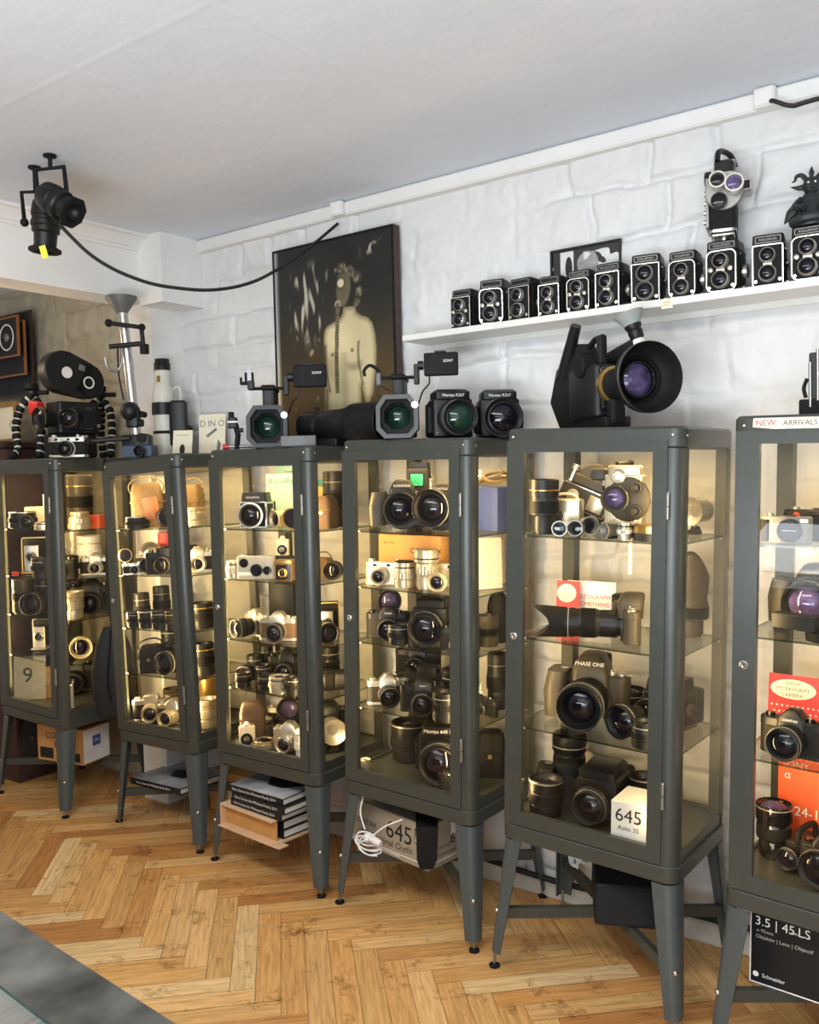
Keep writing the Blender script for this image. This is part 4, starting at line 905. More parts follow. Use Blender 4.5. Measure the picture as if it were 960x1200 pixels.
C_(4, 3, 443, .08, 'black camera with lens turned left, grey shoulder', slr, yaw=44, h=36, top='silver', prism='peak', L=.05, r0=.032, r1=.034, r2=.033, text='')
C_(4, 3, 478, .07, 'black Canon camera in front', slr, yaw=34, h=40, top='black', prism='peak', L=.055, r0=.032, r1=.034, r2=.033, text='Canon')
C_(4, 3, 469, .25, 'black Canon camera raised at back', slr, yaw=26, h=40, top='black', prism='peak', L=.04, text='Canon', dz=.06)
put(4, 3, 469, .25, S(carton, .12, .06, .058, BLACKC), 'black box carrying the raised Canon camera', 'box', 'small_carton', 26)
C_(4, 3, 500, .21, 'black camera with flat top behind the lenses', slr, yaw=22, h=42, top='black', prism='flat', L=.05)
L_(4, 3, 510, .08, 'black lens with white ring standing', h=34, L=.075, r0=.034, r1=.034, r2=.033, acc='white')
L_(4, 3, 523, .20, 'black lens standing by the door hinge', h=46, L=.10, r0=.030, r1=.033, r2=.034, cap=True)
L_(4, 3, 583, .27, 'two-ringed tall lens standing at right rear', h=66, L=.19, r0=.034, r1=.036, r2=.034, acc='white', cap=True)
C_(4, 3, 571, .13, 'small black camera lying at right', rangefinder, yaw=-20, h=22, top='black', L=.02)
L_(4, 4, 466, .12, 'fat black lens with bright rim, standing', h=46, L=.10, r0=.046, r1=.050, r2=.050, acc='silver')
C_(4, 4, 496, .13, 'large black studio camera with round lens', modular, yaw=28, h=66, L=.05, r0=.046, r1=.050, r2=.048, text='Mamiya 645 PRO', glass='dark')
L_(4, 4, 503, .30, 'wide black lens standing at the back', h=80, L=.19, r0=.038, r1=.040, r2=.042, cap=True)
L_(4, 4, 424, .10, 'tiny light lens standing at left corner', h=14, L=.035, r0=.016, r1=.016, r2=.016, body='titan')
C_(4, 4, 523, .05, 'small dark camera at front right', rangefinder, yaw=40, h=27, top='black', L=.03)
put(4, 4, 575, .26, S(case, .08, .08, .12, 'leather', False), 'dark leather camera case at right rear', 'case', 'leather_case', 30, h=50)
# ---- third cabinet
C_(3, 0, 294, .10, 'chrome edged square camera with lettered hood', box_camera, yaw=30, h=41, pin=True, rim='silver', text='ROLLEIFLEX', L=.035, r0=.036, r1=.040, r2=.041, lbody='black')
put(3, 0, 332, .345, S(card, .095, .20, 'mint', (('Rollei', 0, .18, .011, INK),)), 'tall mint green brochure at back', 'card', 'brochure', 30, h=84)
put(3, 0, 332, .27, S(card, .105, .16, 'mint', (('Rolleiflex', 0, .135, .024, TEAL),)), 'mint brochure printed Rolleiflex in front', 'card', 'brochure', 36, h=60)
L_(3, 0, 328, .09, 'gold ringed lens lying face left', h=22, L=.05, r0=.03, r1=.032, r2=.030, lie=True, acc='gold', body='titan', yaw=-10)
put(3, 0, 343, .08, S(filter_ring, r=.036), 'gold filter ring standing on edge', 'lens', 'filter_ring', 20, h=25)
L_(3, 0, 393, .28, 'tall black cylinder hood at right rear', h=64, L=.18, r0=.04, r1=.04, r2=.04)
put(3, 0, 383, .13, S(case, .06, .09, .11, 'brown', False), 'brown leather upright case', 'case', 'leather_case', 20, h=38)
put(3, 0, 376, .26, S(carton, .07, .06, .14, 'kraft'), 'tall kraft carton under teal box', 'box', 'small_carton', 10, h=46)
put(3, 0, 376, .26, S(carton, .08, .05, .025, 'teal'), 'flat teal box on the kraft carton', 'box', 'small_carton', 10, h=9, dz=.1415)
C_(3, 1, 297, .08, 'cream compact camera with two round lenses', compact, yaw=26, h=28)
C_(3, 1, 335, .07, 'brown antique box camera with brass top', folder_flat, yaw=24, h=25)
put(3, 1, 331, .27, S(case, .14, .08, .055, 'leather', False), 'low black leather case behind', 'case', 'leather_case', 20, h=20)
put(3, 1, 332, .27, S(light_meter), 'cream light meter standing on the black case', 'light meter', 'light_meter', 30, h=24, dz=.06)
for k, (u, ly, h_) in enumerate(((262, .12, 20), (270, .06, 17))):
    L_(3, 1, u, ly, ('small titanium lens behind the tiny one', 'tiny titanium lens at left front')[k], h=h_, L=.05, r0=.022, r1=.024, r2=.022, body='titan', acc='black')
put(3, 1, 380, .22, S(case, .10, .06, .09, 'brown'), 'brown leather case with strap ring', 'case', 'leather_case', -10, h=30)
L_(3, 1, 391, .12, 'black lens lying, bright ring', h=22, L=.05, r0=.03, r1=.03, r2=.03, lie=True, acc='silver', yaw=30)
C_(3, 2, 281, .10, 'silver camera with long black lens aimed left', slr, yaw=-14, h=32, top='silver', prism='peak', L=.075, r0=.032, r1=.035, r2=.035)
C_(3, 2, 324, .08, 'silver and brown camera with black lens', slr, yaw=26, h=34, top='silver', skin='brown', prism='peak', L=.045, r0=.031, r1=.033, r2=.031, lx=.0)
put(3, 2, 335, .29, S(carton, .08, .06, .15, BLACKC), 'black upright carton', 'box', 'product_box', 20, h=58)
put(3, 2, 343, .20, S(carton, .06, .05, .04, 'white'), 'low cream carton near the hinge', 'box', 'small_carton', 20, h=16, dz=0)
C_(3, 2, 384, .20, 'gold trimmed folding camera standing open', bellows_camera, yaw=40, h=42)
L_(3, 2, 384, .06, 'dark wide lens lying near side glass', h=26, L=.06, r0=.034, r1=.036, r2=.037, lie=True, yaw=60)
for k, (u, ly, h_, kw, lb) in enumerate((
    (268, .07, 20, dict(), 'short black lens, front left'), (283, .06, 25, dict(lie=True, acc='white'), 'black lens lying with white ring, front left'), (282, .17, 34, dict(L=.1, acc='white'), 'tall black lens behind the white ringed one'),
    (299, .13, 25, dict(L=.07), 'plain black lens, left of centre'), (313, .06, 21, dict(L=.055, r2=.03), 'dark lens standing, centre front'), (325, .06, 23, dict(L=.05, body='silver', acc='black'), 'silver lens standing, centre front'),
    (316, .20, 42, dict(L=.10, r2=.044, r1=.036), 'black lens with flared rim at back'), (344, .055, 26, dict(L=.07), 'black lens standing by the hinge'), (300, .29, 44, dict(L=.13, cap=True), 'capped black lens in back row'))):
    L_(3, 3, u, ly, lb, h=h_ * .86, yaw=30, **{**dict(L=.06, r0=.030, r1=.032, r2=.031), **kw})
C_(3, 3, 334, .17, 'black camera among the lenses', slr, yaw=30, h=36, top='black', prism='peak', L=.05)
L_(3, 3, 386, .12, 'ribbed black zoom lens lying', h=26, L=.12, r0=.034, r1=.035, r2=.036, lie=True, yaw=-50)
L_(3, 3, 386, .26, 'black lens standing at right rear', h=44, L=.12, r0=.034, r1=.035, r2=.036)
C_(3, 4, 314, .18, 'black camera with silver top, back row', slr, yaw=24, h=34, top='silver', prism='peak', L=.035)
C_(3, 4, 319, .055, 'silver camera with silver lens turned left', slr, yaw=20, h=34, top='silver', skin='titan', prism='peak', L=.04, lbody='silver', acc='black', lx=-.01)
L_(3, 4, 342, .045, 'fat cream white lens standing in front', h=31, L=.075, r0=.032, r1=.036, r2=.036, body='white', acc='silver')
L_(3, 4, 275, .10, 'low silver lens standing at left', h=20, L=.045, r0=.034, r1=.034, r2=.032, body='silver', acc='black')
L_(3, 4, 283, .055, 'flat golden lens ring in front', h=11, L=.026, r0=.036, r1=.036, r2=.034, body='titan', acc='gold')
put(3, 4, 281, .27, S(case, .09, .06, .15, 'brown', False), 'dark brown tall leather case at back', 'case', 'leather_case', 40, h=48)
put(3, 4, 268, .20, S(light_meter), 'cream light meter at left', 'light meter', 'light_meter', 40, h=28)
L_(3, 4, 342, .20, 'black lens on edge with golden glass', h=28, L=.06, r0=.034, r1=.036, r2=.037, lie=True, glass='purple', acc='gold', yaw=30, dz=.075)
put(3, 4, 343, .21, S(carton, .07, .07, .074, BLACKC), 'black carton under the edge-on lens', 'box', 'small_carton', 20)
put(3, 4, 391, .16, S(flashlamp), 'silver projector lamp seen through side glass', 'lamp', 'projector_lamp', 50, h=40)
C_(3, 4, 386, .28, 'black camera at right rear', slr, yaw=40, h=44, top='black', prism='peak', L=.04)
# ---- second cabinet
put(2, 0, 153, .27, S(case, .13, .07, .20, 'tan'), 'tall tan leather bag at back', 'case', 'leather_bag', 40, h=62)
put(2, 0, 147, .18, S(book, .10, .15, .028, mat('rust_cloth', (176, 96, 52), .6), mat('rust_cloth', (176, 96, 52), .6)), 'rust orange book standing tilted', 'book', 'hardback_book', 70, sc=.85, dz=.08, rot=RY(82))
L_(2, 0, 169, .14, 'gold and black tall lens standing', h=40, L=.09, r0=.042, r1=.043, r2=.043, body='bronze', acc='gold', cap='bronze')
L_(2, 0, 146, .05, 'low chrome ringed lens, front left', h=15, L=.035, r0=.034, r1=.034, r2=.032, acc='silver')
L_(2, 0, 182, .06, 'lens lying with bright ring facing out', h=24, L=.04, r0=.03, r1=.032, r2=.034, lie=True, acc='silver', yaw=30)
L_(2, 0, 228, .10, 'low stack of filters seen through side glass', h=22, L=.05, r0=.034, r1=.036, r2=.034, body='titan', acc='gold')
put(2, 0, 229, .26, S(case, .07, .07, .16, 'tan'), 'tan case at right rear', 'case', 'leather_case', 20, h=56)
C_(2, 1, 163, .07, 'silver camera with black lens', slr, yaw=30, h=30, top='silver', prism='peak', L=.045, r0=.031, r1=.032, r2=.03)
C_(2, 1, 188, .09, 'black camera beside the door frame', slr, yaw=40, h=30, top='black', prism='flat', L=.04)
put(2, 1, 191, .25, S(carton, .075, .06, .06, 'red'), 'red box raised at back', 'box', 'small_carton', 30, h=15, dz=.105)
put(2, 1, 190, .25, S(carton, .12, .07, .10, BLACKC), 'black box under the red box', 'box', 'small_carton', 30)
put(2, 1, 142, .12, S(filter_ring, r=.034, t=.004), 'pale round tag leaning', 'tag', 'round_tag', 40, h=16, dz=.05)
C_(2, 1, 142, .10, 'small silver camera under the round tag', rangefinder, yaw=50, h=15, top='silver', L=.02)
put(2, 1, 166, .27, S(flashlamp), 'gold lit flash reflector at back', 'lamp', 'flash_lamp', 40, h=36)
C_(2, 1, 232, .18, 'silver camera seen through side glass', slr, yaw=50, h=30, top='silver', prism='peak', L=.04, lbody='silver', acc='black')
for k, (u, ly, h_, kw, lb) in enumerate((
    (151, .24, 42, dict(L=.12, acc='gold', cap=True), 'tall black lens with gold ring at back'), (146, .07, 20, dict(), 'short black lens, front left'), (162, .07, 22, dict(acc='silver'), 'short black lens, second in front row'), (178, .06, 24, dict(), 'black lens, third in front row'),
    (194, .07, 25, dict(acc='gold'), 'black lens with gold ring, right of front row'), (191, .25, 46, dict(L=.13, cap=True), 'tall capped black lens, right rear'))):
    L_(2, 2, u, ly, lb, h=h_ * .9, yaw=30, **{**dict(L=.055, r0=.030, r1=.032, r2=.031), **kw})
L_(2, 2, 238, .12, 'dark lens seen through side glass', h=30, L=.07, r0=.034, r1=.036, r2=.036, acc='gold')
C_(2, 3, 162, .09, 'silver camera with silver ringed lens', slr, yaw=36, h=28, top='silver', prism='peak', L=.05, r0=.032, r1=.033, r2=.033, lbody='silver', acc='black', lx=-.015)
C_(2, 3, 194, .08, 'black camera with long black lens', slr, yaw=10, h=38, top='black', prism='peak', L=.08, r0=.034, r1=.037, r2=.037)
put(2, 3, 158, .28, S(case, .10, .08, .11, 'leather'), 'black leather case in the back corner', 'case', 'leather_case', 30, h=40)
L_(2, 3, 190, .26, 'black lens standing behind the long lens camera', h=46, L=.12, r0=.034, r1=.036, r2=.036)
L_(2, 3, 240, .12, 'pair of rings lens stack at right', h=38, L=.10, r0=.034, r1=.036, r2=.034, acc='gold')
C_(2, 4, 169, .10, 'silver camera with golden lens, left of two', slr, yaw=46, h=30, top='silver', prism='flat', L=.05, r0=.031, r1=.032, r2=.03, lbody='titan', acc='gold')
C_(2, 4, 197, .08, 'silver camera with golden lens, right of two', slr, yaw=20, h=30, top='silver', prism='peak', L=.055, r0=.031, r1=.032, r2=.031, lbody='titan', acc='gold')
L_(2, 4, 205, .27, 'small gold capped jar lens at back', h=28, L=.06, r0=.026, r1=.026, r2=.026, body='bronze', acc='gold')
L_(2, 4, 243, .10, 'gold lens standing seen through side glass', h=34, L=.08, r0=.034, r1=.036, r2=.036, body='titan', acc='gold')
put(2, 4, 244, .26, S(tin, r=.04, h=.1, m='gold', band='bronze'), 'tall bronze canister at right rear', 'tin', 'round_tin', 0, h=46)
# ---- first cabinet
put(1, 0, 31, .20, S(carton, .09, .04, .075, 'cream'), 'tilted cream carton', 'box', 'small_carton', 50, h=24)
L_(1, 0, 33, .08, 'brass rimmed lens lying face out', h=16, L=.04, r0=.026, r1=.03, r2=.03, lie=True, acc='gold', yaw=40)
put(1, 0, 47, .16, S(carton, .06, .05, .12, 'white'), 'white upright carton', 'box', 'product_box', 40, h=38)
L_(1, 0, 11, .08, 'low black lens at far left', h=20, L=.045, r0=.036, r1=.036, r2=.034, acc='silver')
L_(1, 0, 52, .06, 'low chrome lens near the corner post', h=10, L=.026, r0=.034, r1=.034, r2=.032, body='silver', acc='black')
L_(1, 0, 95, .22, 'tall gold and black banded lens', h=62, L=.17, r0=.04, r1=.04, r2=.042, body='bronze', acc='gold', cap='bronze')
L_(1, 0, 96, .08, 'flared brass lens in front', h=20, L=.05, r0=.034, r1=.03, r2=.026, body='titan', acc='gold')
put(1, 0, 112, .20, S(carton, .05, .05, .04, 'orange'), 'small orange carton', 'box', 'small_carton', 30, h=15)
put(1, 1, 25, .27, S(bellows_camera, 'gold'), 'dark folding camera in the back', 'camera', 'folding_camera', 50, h=44)
for k, (u, ly, h_, kw, lb) in enumerate(((16, .10, 22, dict(body='titan', acc='black'), 'titanium lens, left of three'), (33, .10, 22, dict(acc='white'), 'black lens with white ring, middle of three'), (49, .10, 24, dict(acc='white'), 'black lens, right of three'))):
    L_(1, 1, u, ly, lb, h=h_, yaw=40, **{**dict(L=.06, r0=.030, r1=.034, r2=.033), **kw})
put(1, 1, 21, .045, S(carton, .02, .004, .012, 'red'), 'tiny pink price tag', 'tag', 'price_tag', 40, h=5)
L_(1, 1, 88, .24, 'golden tall lens at back', h=50, L=.13, r0=.034, r1=.036, r2=.036, body='titan', acc='gold')
L_(1, 1, 105, .27, 'pale tall lens beside the golden one', h=44, L=.11, r0=.034, r1=.034, r2=.034, body='white', acc='gold')
C_(1, 1, 90, .08, 'black camera in front of golden lens', slr, yaw=40, h=28, top='black', prism='peak', L=.03)
C_(1, 1, 112, .14, 'silver camera near the rear post', slr, yaw=50, h=26, top='silver', prism='peak', L=.04, lbody='silver', acc='black')
L_(1, 2, 31, .10, 'long grey lens lying with white strap on it', h=26, L=.10, r0=.036, r1=.038, r2=.038, lie=True, yaw=20, body='black')
L_(1, 2, 51, .16, 'tall black lens standing near corner post', h=36, L=.10, r0=.026, r1=.026, r2=.026, acc='white')
L_(1, 2, 12, .24, 'bronze lens standing in back corner', h=40, L=.11, r0=.03, r1=.03, r2=.03, body='bronze', acc='bronze')
L_(1, 2, 94, .10, 'golden lens standing in front of cameras', h=32, L=.08, r0=.028, r1=.03, r2=.032, body='titan', acc='gold')
C_(1, 2, 112, .20, 'black camera with raised flash shoe', slr, yaw=50, h=40, top='black', prism='peak', L=.05)
C_(1, 2, 88, .26, 'black square camera behind', box_camera, yaw=45, h=36)
C_(1, 3, 50, .20, 'black folding camera at corner', bellows_camera, yaw=45, h=36, m='silver')
L_(1, 3, 95, .16, 'wide golden lens lying', h=26, L=.07, r0=.034, r1=.036, r2=.04, lie=True, body='titan', acc='gold', yaw=60)
put(1, 4, 15, .22, S(card, .16, .22, mat('grey_poster', (150, 148, 136), .6), (('9', -.01, .12, .11, INK),), lean=4), 'grey card with dark numeral', 'card', 'grey_card', 40, h=88)
C_(1, 4, 31, .09, 'small silver folding camera with bellows', bellows_camera, yaw=50, h=24, m='silver')
put(1, 4, 48, .13, S(case, .07, .06, .11, 'tan', False), 'tan pouch standing', 'case', 'leather_pouch', 40, h=34)
C_(1, 4, 86, .26, 'black camera with chrome dials at right', slr, yaw=50, h=40, top='black', prism='peak', L=.05)
put(1, 4, 84, .05, S(carton, .02, .05, .10, 'white'), 'narrow white box near corner post', 'box', 'small_carton', 20, h=28)
# ---- NEW ARRIVALS cabinet
C_(6, 0, 921, .07, 'grey digital camera with closed lens shutter', digicam, yaw=4, h=35)
C_(6, 0, 953, .17, 'black camera with red round badge', digicam, yaw=0, h=40, body='black', red=True)
C_(6, 1, 946, .14, 'black CONTAX camera with big lens', slr, yaw=4, h=76, pin=True, top='black', skin='bronze', prism='big', L=.08, r0=.040, r1=.046, r2=.046, text='CONTAX', grip=True, glass='purple')
C_(6, 1, 899, .33, 'dark camera body with chrome dials behind', slr, yaw=20, h=44, top='black', skin='bronze', prism='flat', L=0)
put(6, 1, 917, .055, S(carton, .09, .04, .03, BLACKC), 'flat black accessory block lying on round cover', 'accessory', 'winder_unit', -14, h=17, dz=.0225)
put(6, 1, 924, .055, S(card, .001, .001, 'white') if False else S(tin, r=.05, h=.022, m='matte', band='matte'), 'flat round black cover under accessory block', 'accessory', 'lens_cover', 0, sc=1)
C_(6, 2, 929, .09, 'black CONTAX reflex camera with standard lens', slr, yaw=-4, h=56, top='black', prism='peak', L=.045, r0=.034, r1=.037, r2=.037, text='CONTAX')
def redcard(pr):
    B = []
    pr.add([(-.030 + .046 * math.cos(a), -.0007, .100 + .021 * math.sin(a)) for a in [2 * PI * i / 24 for i in range(24)]], [tuple(range(24))], CREAMP)
    for k, t in enumerate(('THIS IS...', 'MY FAVORITE', 'CAMERA!')): pr.text(t, .011, INK, TR(-.030, -.0012, .112 - .0125 * k) @ FRONT)
    for i in range(14):
        for j in range(5): pr.add([(-.072 + .0105 * i + (.005 if j % 2 else 0) + .0022 * math.cos(a), -.0008, .012 + .013 * j + .0022 * math.sin(a)) for a in [2 * PI * q_ / 8 for q_ in range(8)]], [tuple(range(8))], CREAMP)
put(6, 2, 945, .27, S(card, .16, .13, REDP, (), art=redcard, lean=5), 'red dotted card with cream speech bubble', 'card', 'comic_card', 2, h=72)
L_(6, 3, 899, .06, 'dark zoom lens with broad bright rim', h=68, L=.14, r0=.036, r1=.042, r2=.046, body='gloss', acc='silver', glass='purple', depthf=.05)
put(6, 3, 947, .20, S(carton, .19, .08, .23, 'orange', (('SONY', -.060, .176, .020, WHITEI), ('\u03b1', -.076, .152, .020, WHITEI), ('24-105', -.022, .078, .028, WHITEI)), ()), 'tall orange carton printed SONY 24-105', 'box', 'product_box', 2, h=138)
C_(6, 3, 927, .07, 'black camcorder lying beside the zoom lens', camcorder, yaw=-12, h=52)
C_(6, 3, 955, .07, 'black camera with large lens at right edge', slr, yaw=-10, h=64, top='black', prism='big', L=.05, r0=.042, r1=.046, r2=.046)

# ---- settle: things on one shelf must not run into each other or into the cabinet
def hull(pts):
    pts = sorted(set((round(a, 4), round(b, 4)) for a, b in pts)); 
    def half(ps):
        h = []
        for q in ps:
            while len(h) >= 2 and (h[-1][0] - h[-2][0]) * (q[1] - h[-2][1]) - (h[-1][1] - h[-2][1]) * (q[0] - h[-2][0]) <= 0: h.pop()
            h.append(q)
        return h[:-1]
    return half(pts) + half(pts[::-1])
def mtv(A, B, ox, oy):
    """smallest shift that takes hull A (moved by ox, oy) off hull B"""
    best = None
    for Pn in (A, B):
        for i in range(len(Pn)):
            ex, ey = Pn[i][0] - Pn[i - 1][0], Pn[i][1] - Pn[i - 1][1]; l = math.hypot(ex, ey)
            if l < 1e-6: continue
            nx, ny = ey / l, -ex / l; off = ox * nx + oy * ny
            a = [x * nx + y * ny for x, y in A]; b = [x * nx + y * ny for x, y in B]
            a0, a1, b0, b1 = min(a) + off, max(a) + off, min(b), max(b)
            d1, d2 = a1 - b0, b1 - a0
            if d1 <= 0 or d2 <= 0: return None
            d, sg = (d1, -1) if d1 < d2 else (d2, 1)
            if best is None or d < best[0]: best = (d, nx * sg, ny * sg)
    return best
groups = {}
for it in PLACED:
    meshes = [it[3]] if isinstance(it[3], bpy.types.Mesh) else [m_ for p_ in it[3] for m_ in [p_[1]] + [q_[1] for q_ in p_[2]]]
    prt = []
    for me in meshes:
        vv = [it[2] @ v.co for v in me.vertices]
        prt.append((hull([(v.x, v.y) for v in vv]), min(v.z for v in vv), max(v.z for v in vv)))
    g_ = groups.setdefault(it[0], {}).setdefault(it[4], {'items': [], 'parts': [], 'x': 0, 'y': 0})
    g_['items'].append(it); g_['parts'] += [q_ for q_ in prt if len(q_[0]) > 2]
left = 0
for key, gs in groups.items():
    gl_ = list(gs.values()); LIM = .03
    e_ = CM[key[0]].inverted() @ EYE; rd = V((-CW / 2 - e_.x, CD / 2 - e_.y)).normalized(); pd = V((rd.y, -rd.x)); SQ = .22
    def fwd(x, y): return (x * pd.x + y * pd.y, (x * rd.x + y * rd.y) * SQ)
    def bck(p, q): return (p * pd.x + q / SQ * rd.x, p * pd.y + q / SQ * rd.y)
    for g_ in gl_: g_['pq'] = [([fwd(*q_) for q_ in h], a0, a1) for h, a0, a1 in g_['parts']]
    for g_ in gl_:
        xs = [x for h, _, _ in g_['parts'] for x, y in h]; ys = [y for h, _, _ in g_['parts'] for x, y in h]
        g_['b'] = (min(xs), max(xs), min(ys), max(ys)); g_['w'] = .01 if g_['items'][0][5] else .15 + (sum(ys) / len(ys)) * 4
    def clamp(g_):
        pp, qq = fwd(g_['x'], g_['y']); pp = max(-LIM, min(LIM, pp)); g_['x'], g_['y'] = bck(pp, qq)
        b = g_['b']
        ed = .041 if b[2] + g_['y'] < .041 or b[3] + g_['y'] > CD - .041 else .016
        if b[0] + g_['x'] < -CW + ed: g_['x'] = -CW + ed - b[0]
        if b[1] + g_['x'] > -ed: g_['x'] = -ed - b[1]
        if b[3] + g_['y'] > CD - .016: g_['y'] = CD - .016 - b[3]
        if b[2] + g_['y'] < .0185: g_['y'] = .0185 - b[2]
    for g_ in gl_: clamp(g_)
    for rnd_ in range(160):
        hit = 0; LIM = .03 if rnd_ < 60 else .03 + (rnd_ - 60) * .0011
        for i in range(len(gl_)):
            for j in range(i):
                A, B = gl_[i], gl_[j]; best = None
                if A['b'][0] + A['x'] > B['b'][1] + B['x'] or B['b'][0] + B['x'] > A['b'][1] + A['x'] or A['b'][2] + A['y'] > B['b'][3] + B['y'] or B['b'][2] + B['y'] > A['b'][3] + A['y']: continue
                for ha, a0, a1 in A['pq']:
                    for hb, b0, b1 in B['pq']:
                        if a0 > b1 - .0005 or b0 > a1 - .0005: continue
                        m_ = mtv(ha, hb, *fwd(A['x'] - B['x'], A['y'] - B['y']))
                        if m_ and (best is None or m_[0] > best[0]): best = m_
                if best and rnd_ == 159: print('STUCK', best[0], key, A['items'][0][1]['label'], '|', B['items'][0][1]['label'])
                if best:
                    hit += 1; d = best[0] + .0004; wa, wb = A['w'] / (A['w'] + B['w']), B['w'] / (A['w'] + B['w'])
                    sx_, sy_ = bck(best[1] * d, best[2] * d); A['x'] += sx_ * wa; A['y'] += sy_ * wa; B['x'] -= sx_ * wb; B['y'] -= sy_ * wb
                    clamp(A); clamp(B)
        if not hit: break
    left += hit
    for g_ in gl_:
        for it in g_['items']: it[1].matrix_world = CM[key[0]] @ TR(g_['x'], g_['y'], 0) @ it[2]
        if abs(g_['x']) > .06: print('MOVED', key, g_['items'][0][1]['label'], round(g_['x'], 3), round(g_['y'], 3))
print('UNSETTLED', left)
# ------------------------------------------------------------------ on the wall shelf
sh = MB(); sh.box(-1.83, 1.0, 2.425, 2.592, 1.843, 1.8635, WHITEP, .002)
spawn([('board', sh), ('wall_batten', MB().box(-1.80, 1.0, 2.572, 2.592, 1.825, 1.843, WHITEP))], 'wall_shelf', Matrix(), 'long white shelf board on the brick wall holding twin-lens cameras', 'shelf')
SHZW = 1.864
TL = [(547, 'plain', 'chrome', True, '', 50, 'leftmost twin-lens camera, first on the white shelf'), (581, 'round', 'chrome', True, '', 57, 'second twin-lens camera from left, chrome dials between lenses'), (617, 'plain', 'silver', False, '', 54, 'third twin-lens camera from left, plain square front'),
      (650, 'shield', 'chrome', False, '', 52, 'fourth twin-lens camera from left, curved bright rim, under the small picture'), (684, 'round', 'silver', True, 'ROLLEIFLEX', 54, 'fifth twin-lens camera from left, thin rim, below the small picture'), (719, 'shield', 'chrome', False, 'ROLLEICORD', 58, 'sixth twin-lens camera from left with wide chrome curved rim'),
      (760, 'plain', 'silver', False, 'ROLLEIFLEX', 62, 'seventh twin-lens camera from left, big bare ringed lenses'), (804, 'round', 'silver', False, 'ROLLEIFLEX', 60, 'eighth twin-lens camera from left, beside the price tag'), (851, 'round', 'chrome', True, 'ROLLEIFLEX', 66, 'twin-lens camera carrying the chrome film camera'),
      (902, 'shield', 'chrome', False, 'ROLLEIFLEX', 66, 'twin-lens camera between film camera and horned figurine'), (951, 'round', 'chrome', True, 'ROLLEIFLEX', 70, 'twin-lens camera at right edge under the horned figurine')]
tops_w = {}
for k, (u, stl, rim, wh, tx, hp, lb) in enumerate(TL):
    y = 2.512; P = at(u, 340, y=y); P = V((P.x, y, SHZW)); sp = S(twin_lens, stl, rim, wh, tx, (.0185, .0205) if k not in (6,) else (.021, .023), 'focus' if k % 3 else 'crank', .026 if k % 2 else .024)
    s = hp * depth(P) / CF / (sp[2] - sp[1]) * .93
    yaw = (4, 12, -2, 2, 3, 1, 12, 6, 3, 10, 4)[k]
    o = spawn(sp, 'twin_lens_camera', TR(P.x, y, SHZW - sp[1] * s + .0004) @ RZ(yaw) @ Matrix.Diagonal((s, s, s, 1)), lb, 'camera', 'twin-lens cameras on the white wall shelf')
    tops_w[k] = (P.x, y, SHZW + (sp[2] - sp[1]) * s)
def bolex():
    P = []; b = MB(); b.prism(rrect(-.030, .030, -.055, .065, .012, 4), .016, .155, DARKBODY, .003)
    b.ring(rrect(-.031, .031, -.056, .066, .012, 4), rrect(-.029, .029, -.05, .06, .011, 4), .150, .156, CHROME); b.ring(rrect(-.031, .031, -.056, .066, .012, 4), rrect(-.029, .029, -.05, .06, .011, 4), .016, .022, CHROME); P.append(('body', b))
    tu = MB(); tu.cyl(.044, .055, .063, STEELD, 30, '-y', TR(.004, 0, .108), bev=.002); subs = []
    for a, r, l in ((20, .022, .036), (120, .020, .03), (245, .019, .018)):
        x, z = .004 + .026 * math.cos(R(a)), .108 + .026 * math.sin(R(a)); m_ = MB(TR(x, -.062, z) @ AXM['-y'])
        m_.lathe([(0, 0), (r * .8, 0), (r * .85, l * .4), (r, l * .6), (r, l), (r * .82, l), (r * .72, l * .85)], SILVER if a < 200 else BLACK, 22, ribs=0); m_.lathe([(r * .74, l * .84), (r * .4, l * .9), (0, l * .92)], LENSP if a == 20 else LENSG, 20); subs.append(('turret_lens', m_))
    P.append(('lens_turret', tu, subs))
    hd = MB(); hd.box(-.020, .026, -.045, .045, .155, .190, BLACK, .006); hd.prism(rrect(-.022, .028, -.03, .03, .006, 3), .186, .192, CHROME, .001); P.append(('finder_block', hd))
    hs = MB(); hs.tube(catmull([(-.012, -.04, .188), (-.010, -.03, .212), (.0, .0, .222), (.016, .02, .214), (.026, .03, .188)], 5), .007, BLACK, 8); P.append(('carry_handle', hs))
    sd = MB(); sd.box(-.040, -.031, -.045, .05, .03, .15, STEELD, .002)
    for z in (.05, .075, .1, .125): sd.cyl(.007, .036, .046, CHROME, 12, '-x', TR(0, -.02 + (z - .05) * .3, z))
    P.append(('side_plate', sd)); P.append(('side_knob', MB().lathe([(.018, .03), (.018, .042), (.014, .045), (0, .045)], BLACK, 22, '-x', TR(0, .0, .16), ribs=.001)))
    P.append(('side_finder', MB().box(.030, .066, -.03, .03, .112, .142, SILVER, .003).quad(.036, .061, .117, .137, -.0305, LENSG)))
    P.append(('base_plate', MB().box(-.026, .026, -.04, .04, .008, .017, CHROME, .002).cyl(.012, .0, .009, CHROME, 16)))
    return P
x, y, z = tops_w[8]
sp = S(bolex); s = 111 * depth((x, y, z)) / CF / (sp[2] - sp[1]) * .98
spawn(sp, 'film_camera', TR(x - .004, y + .002, z + .0008) @ RZ(14) @ Matrix.Diagonal((s, s, s, 1)), 'chrome and black turret film camera standing on a twin-lens camera', 'camera')
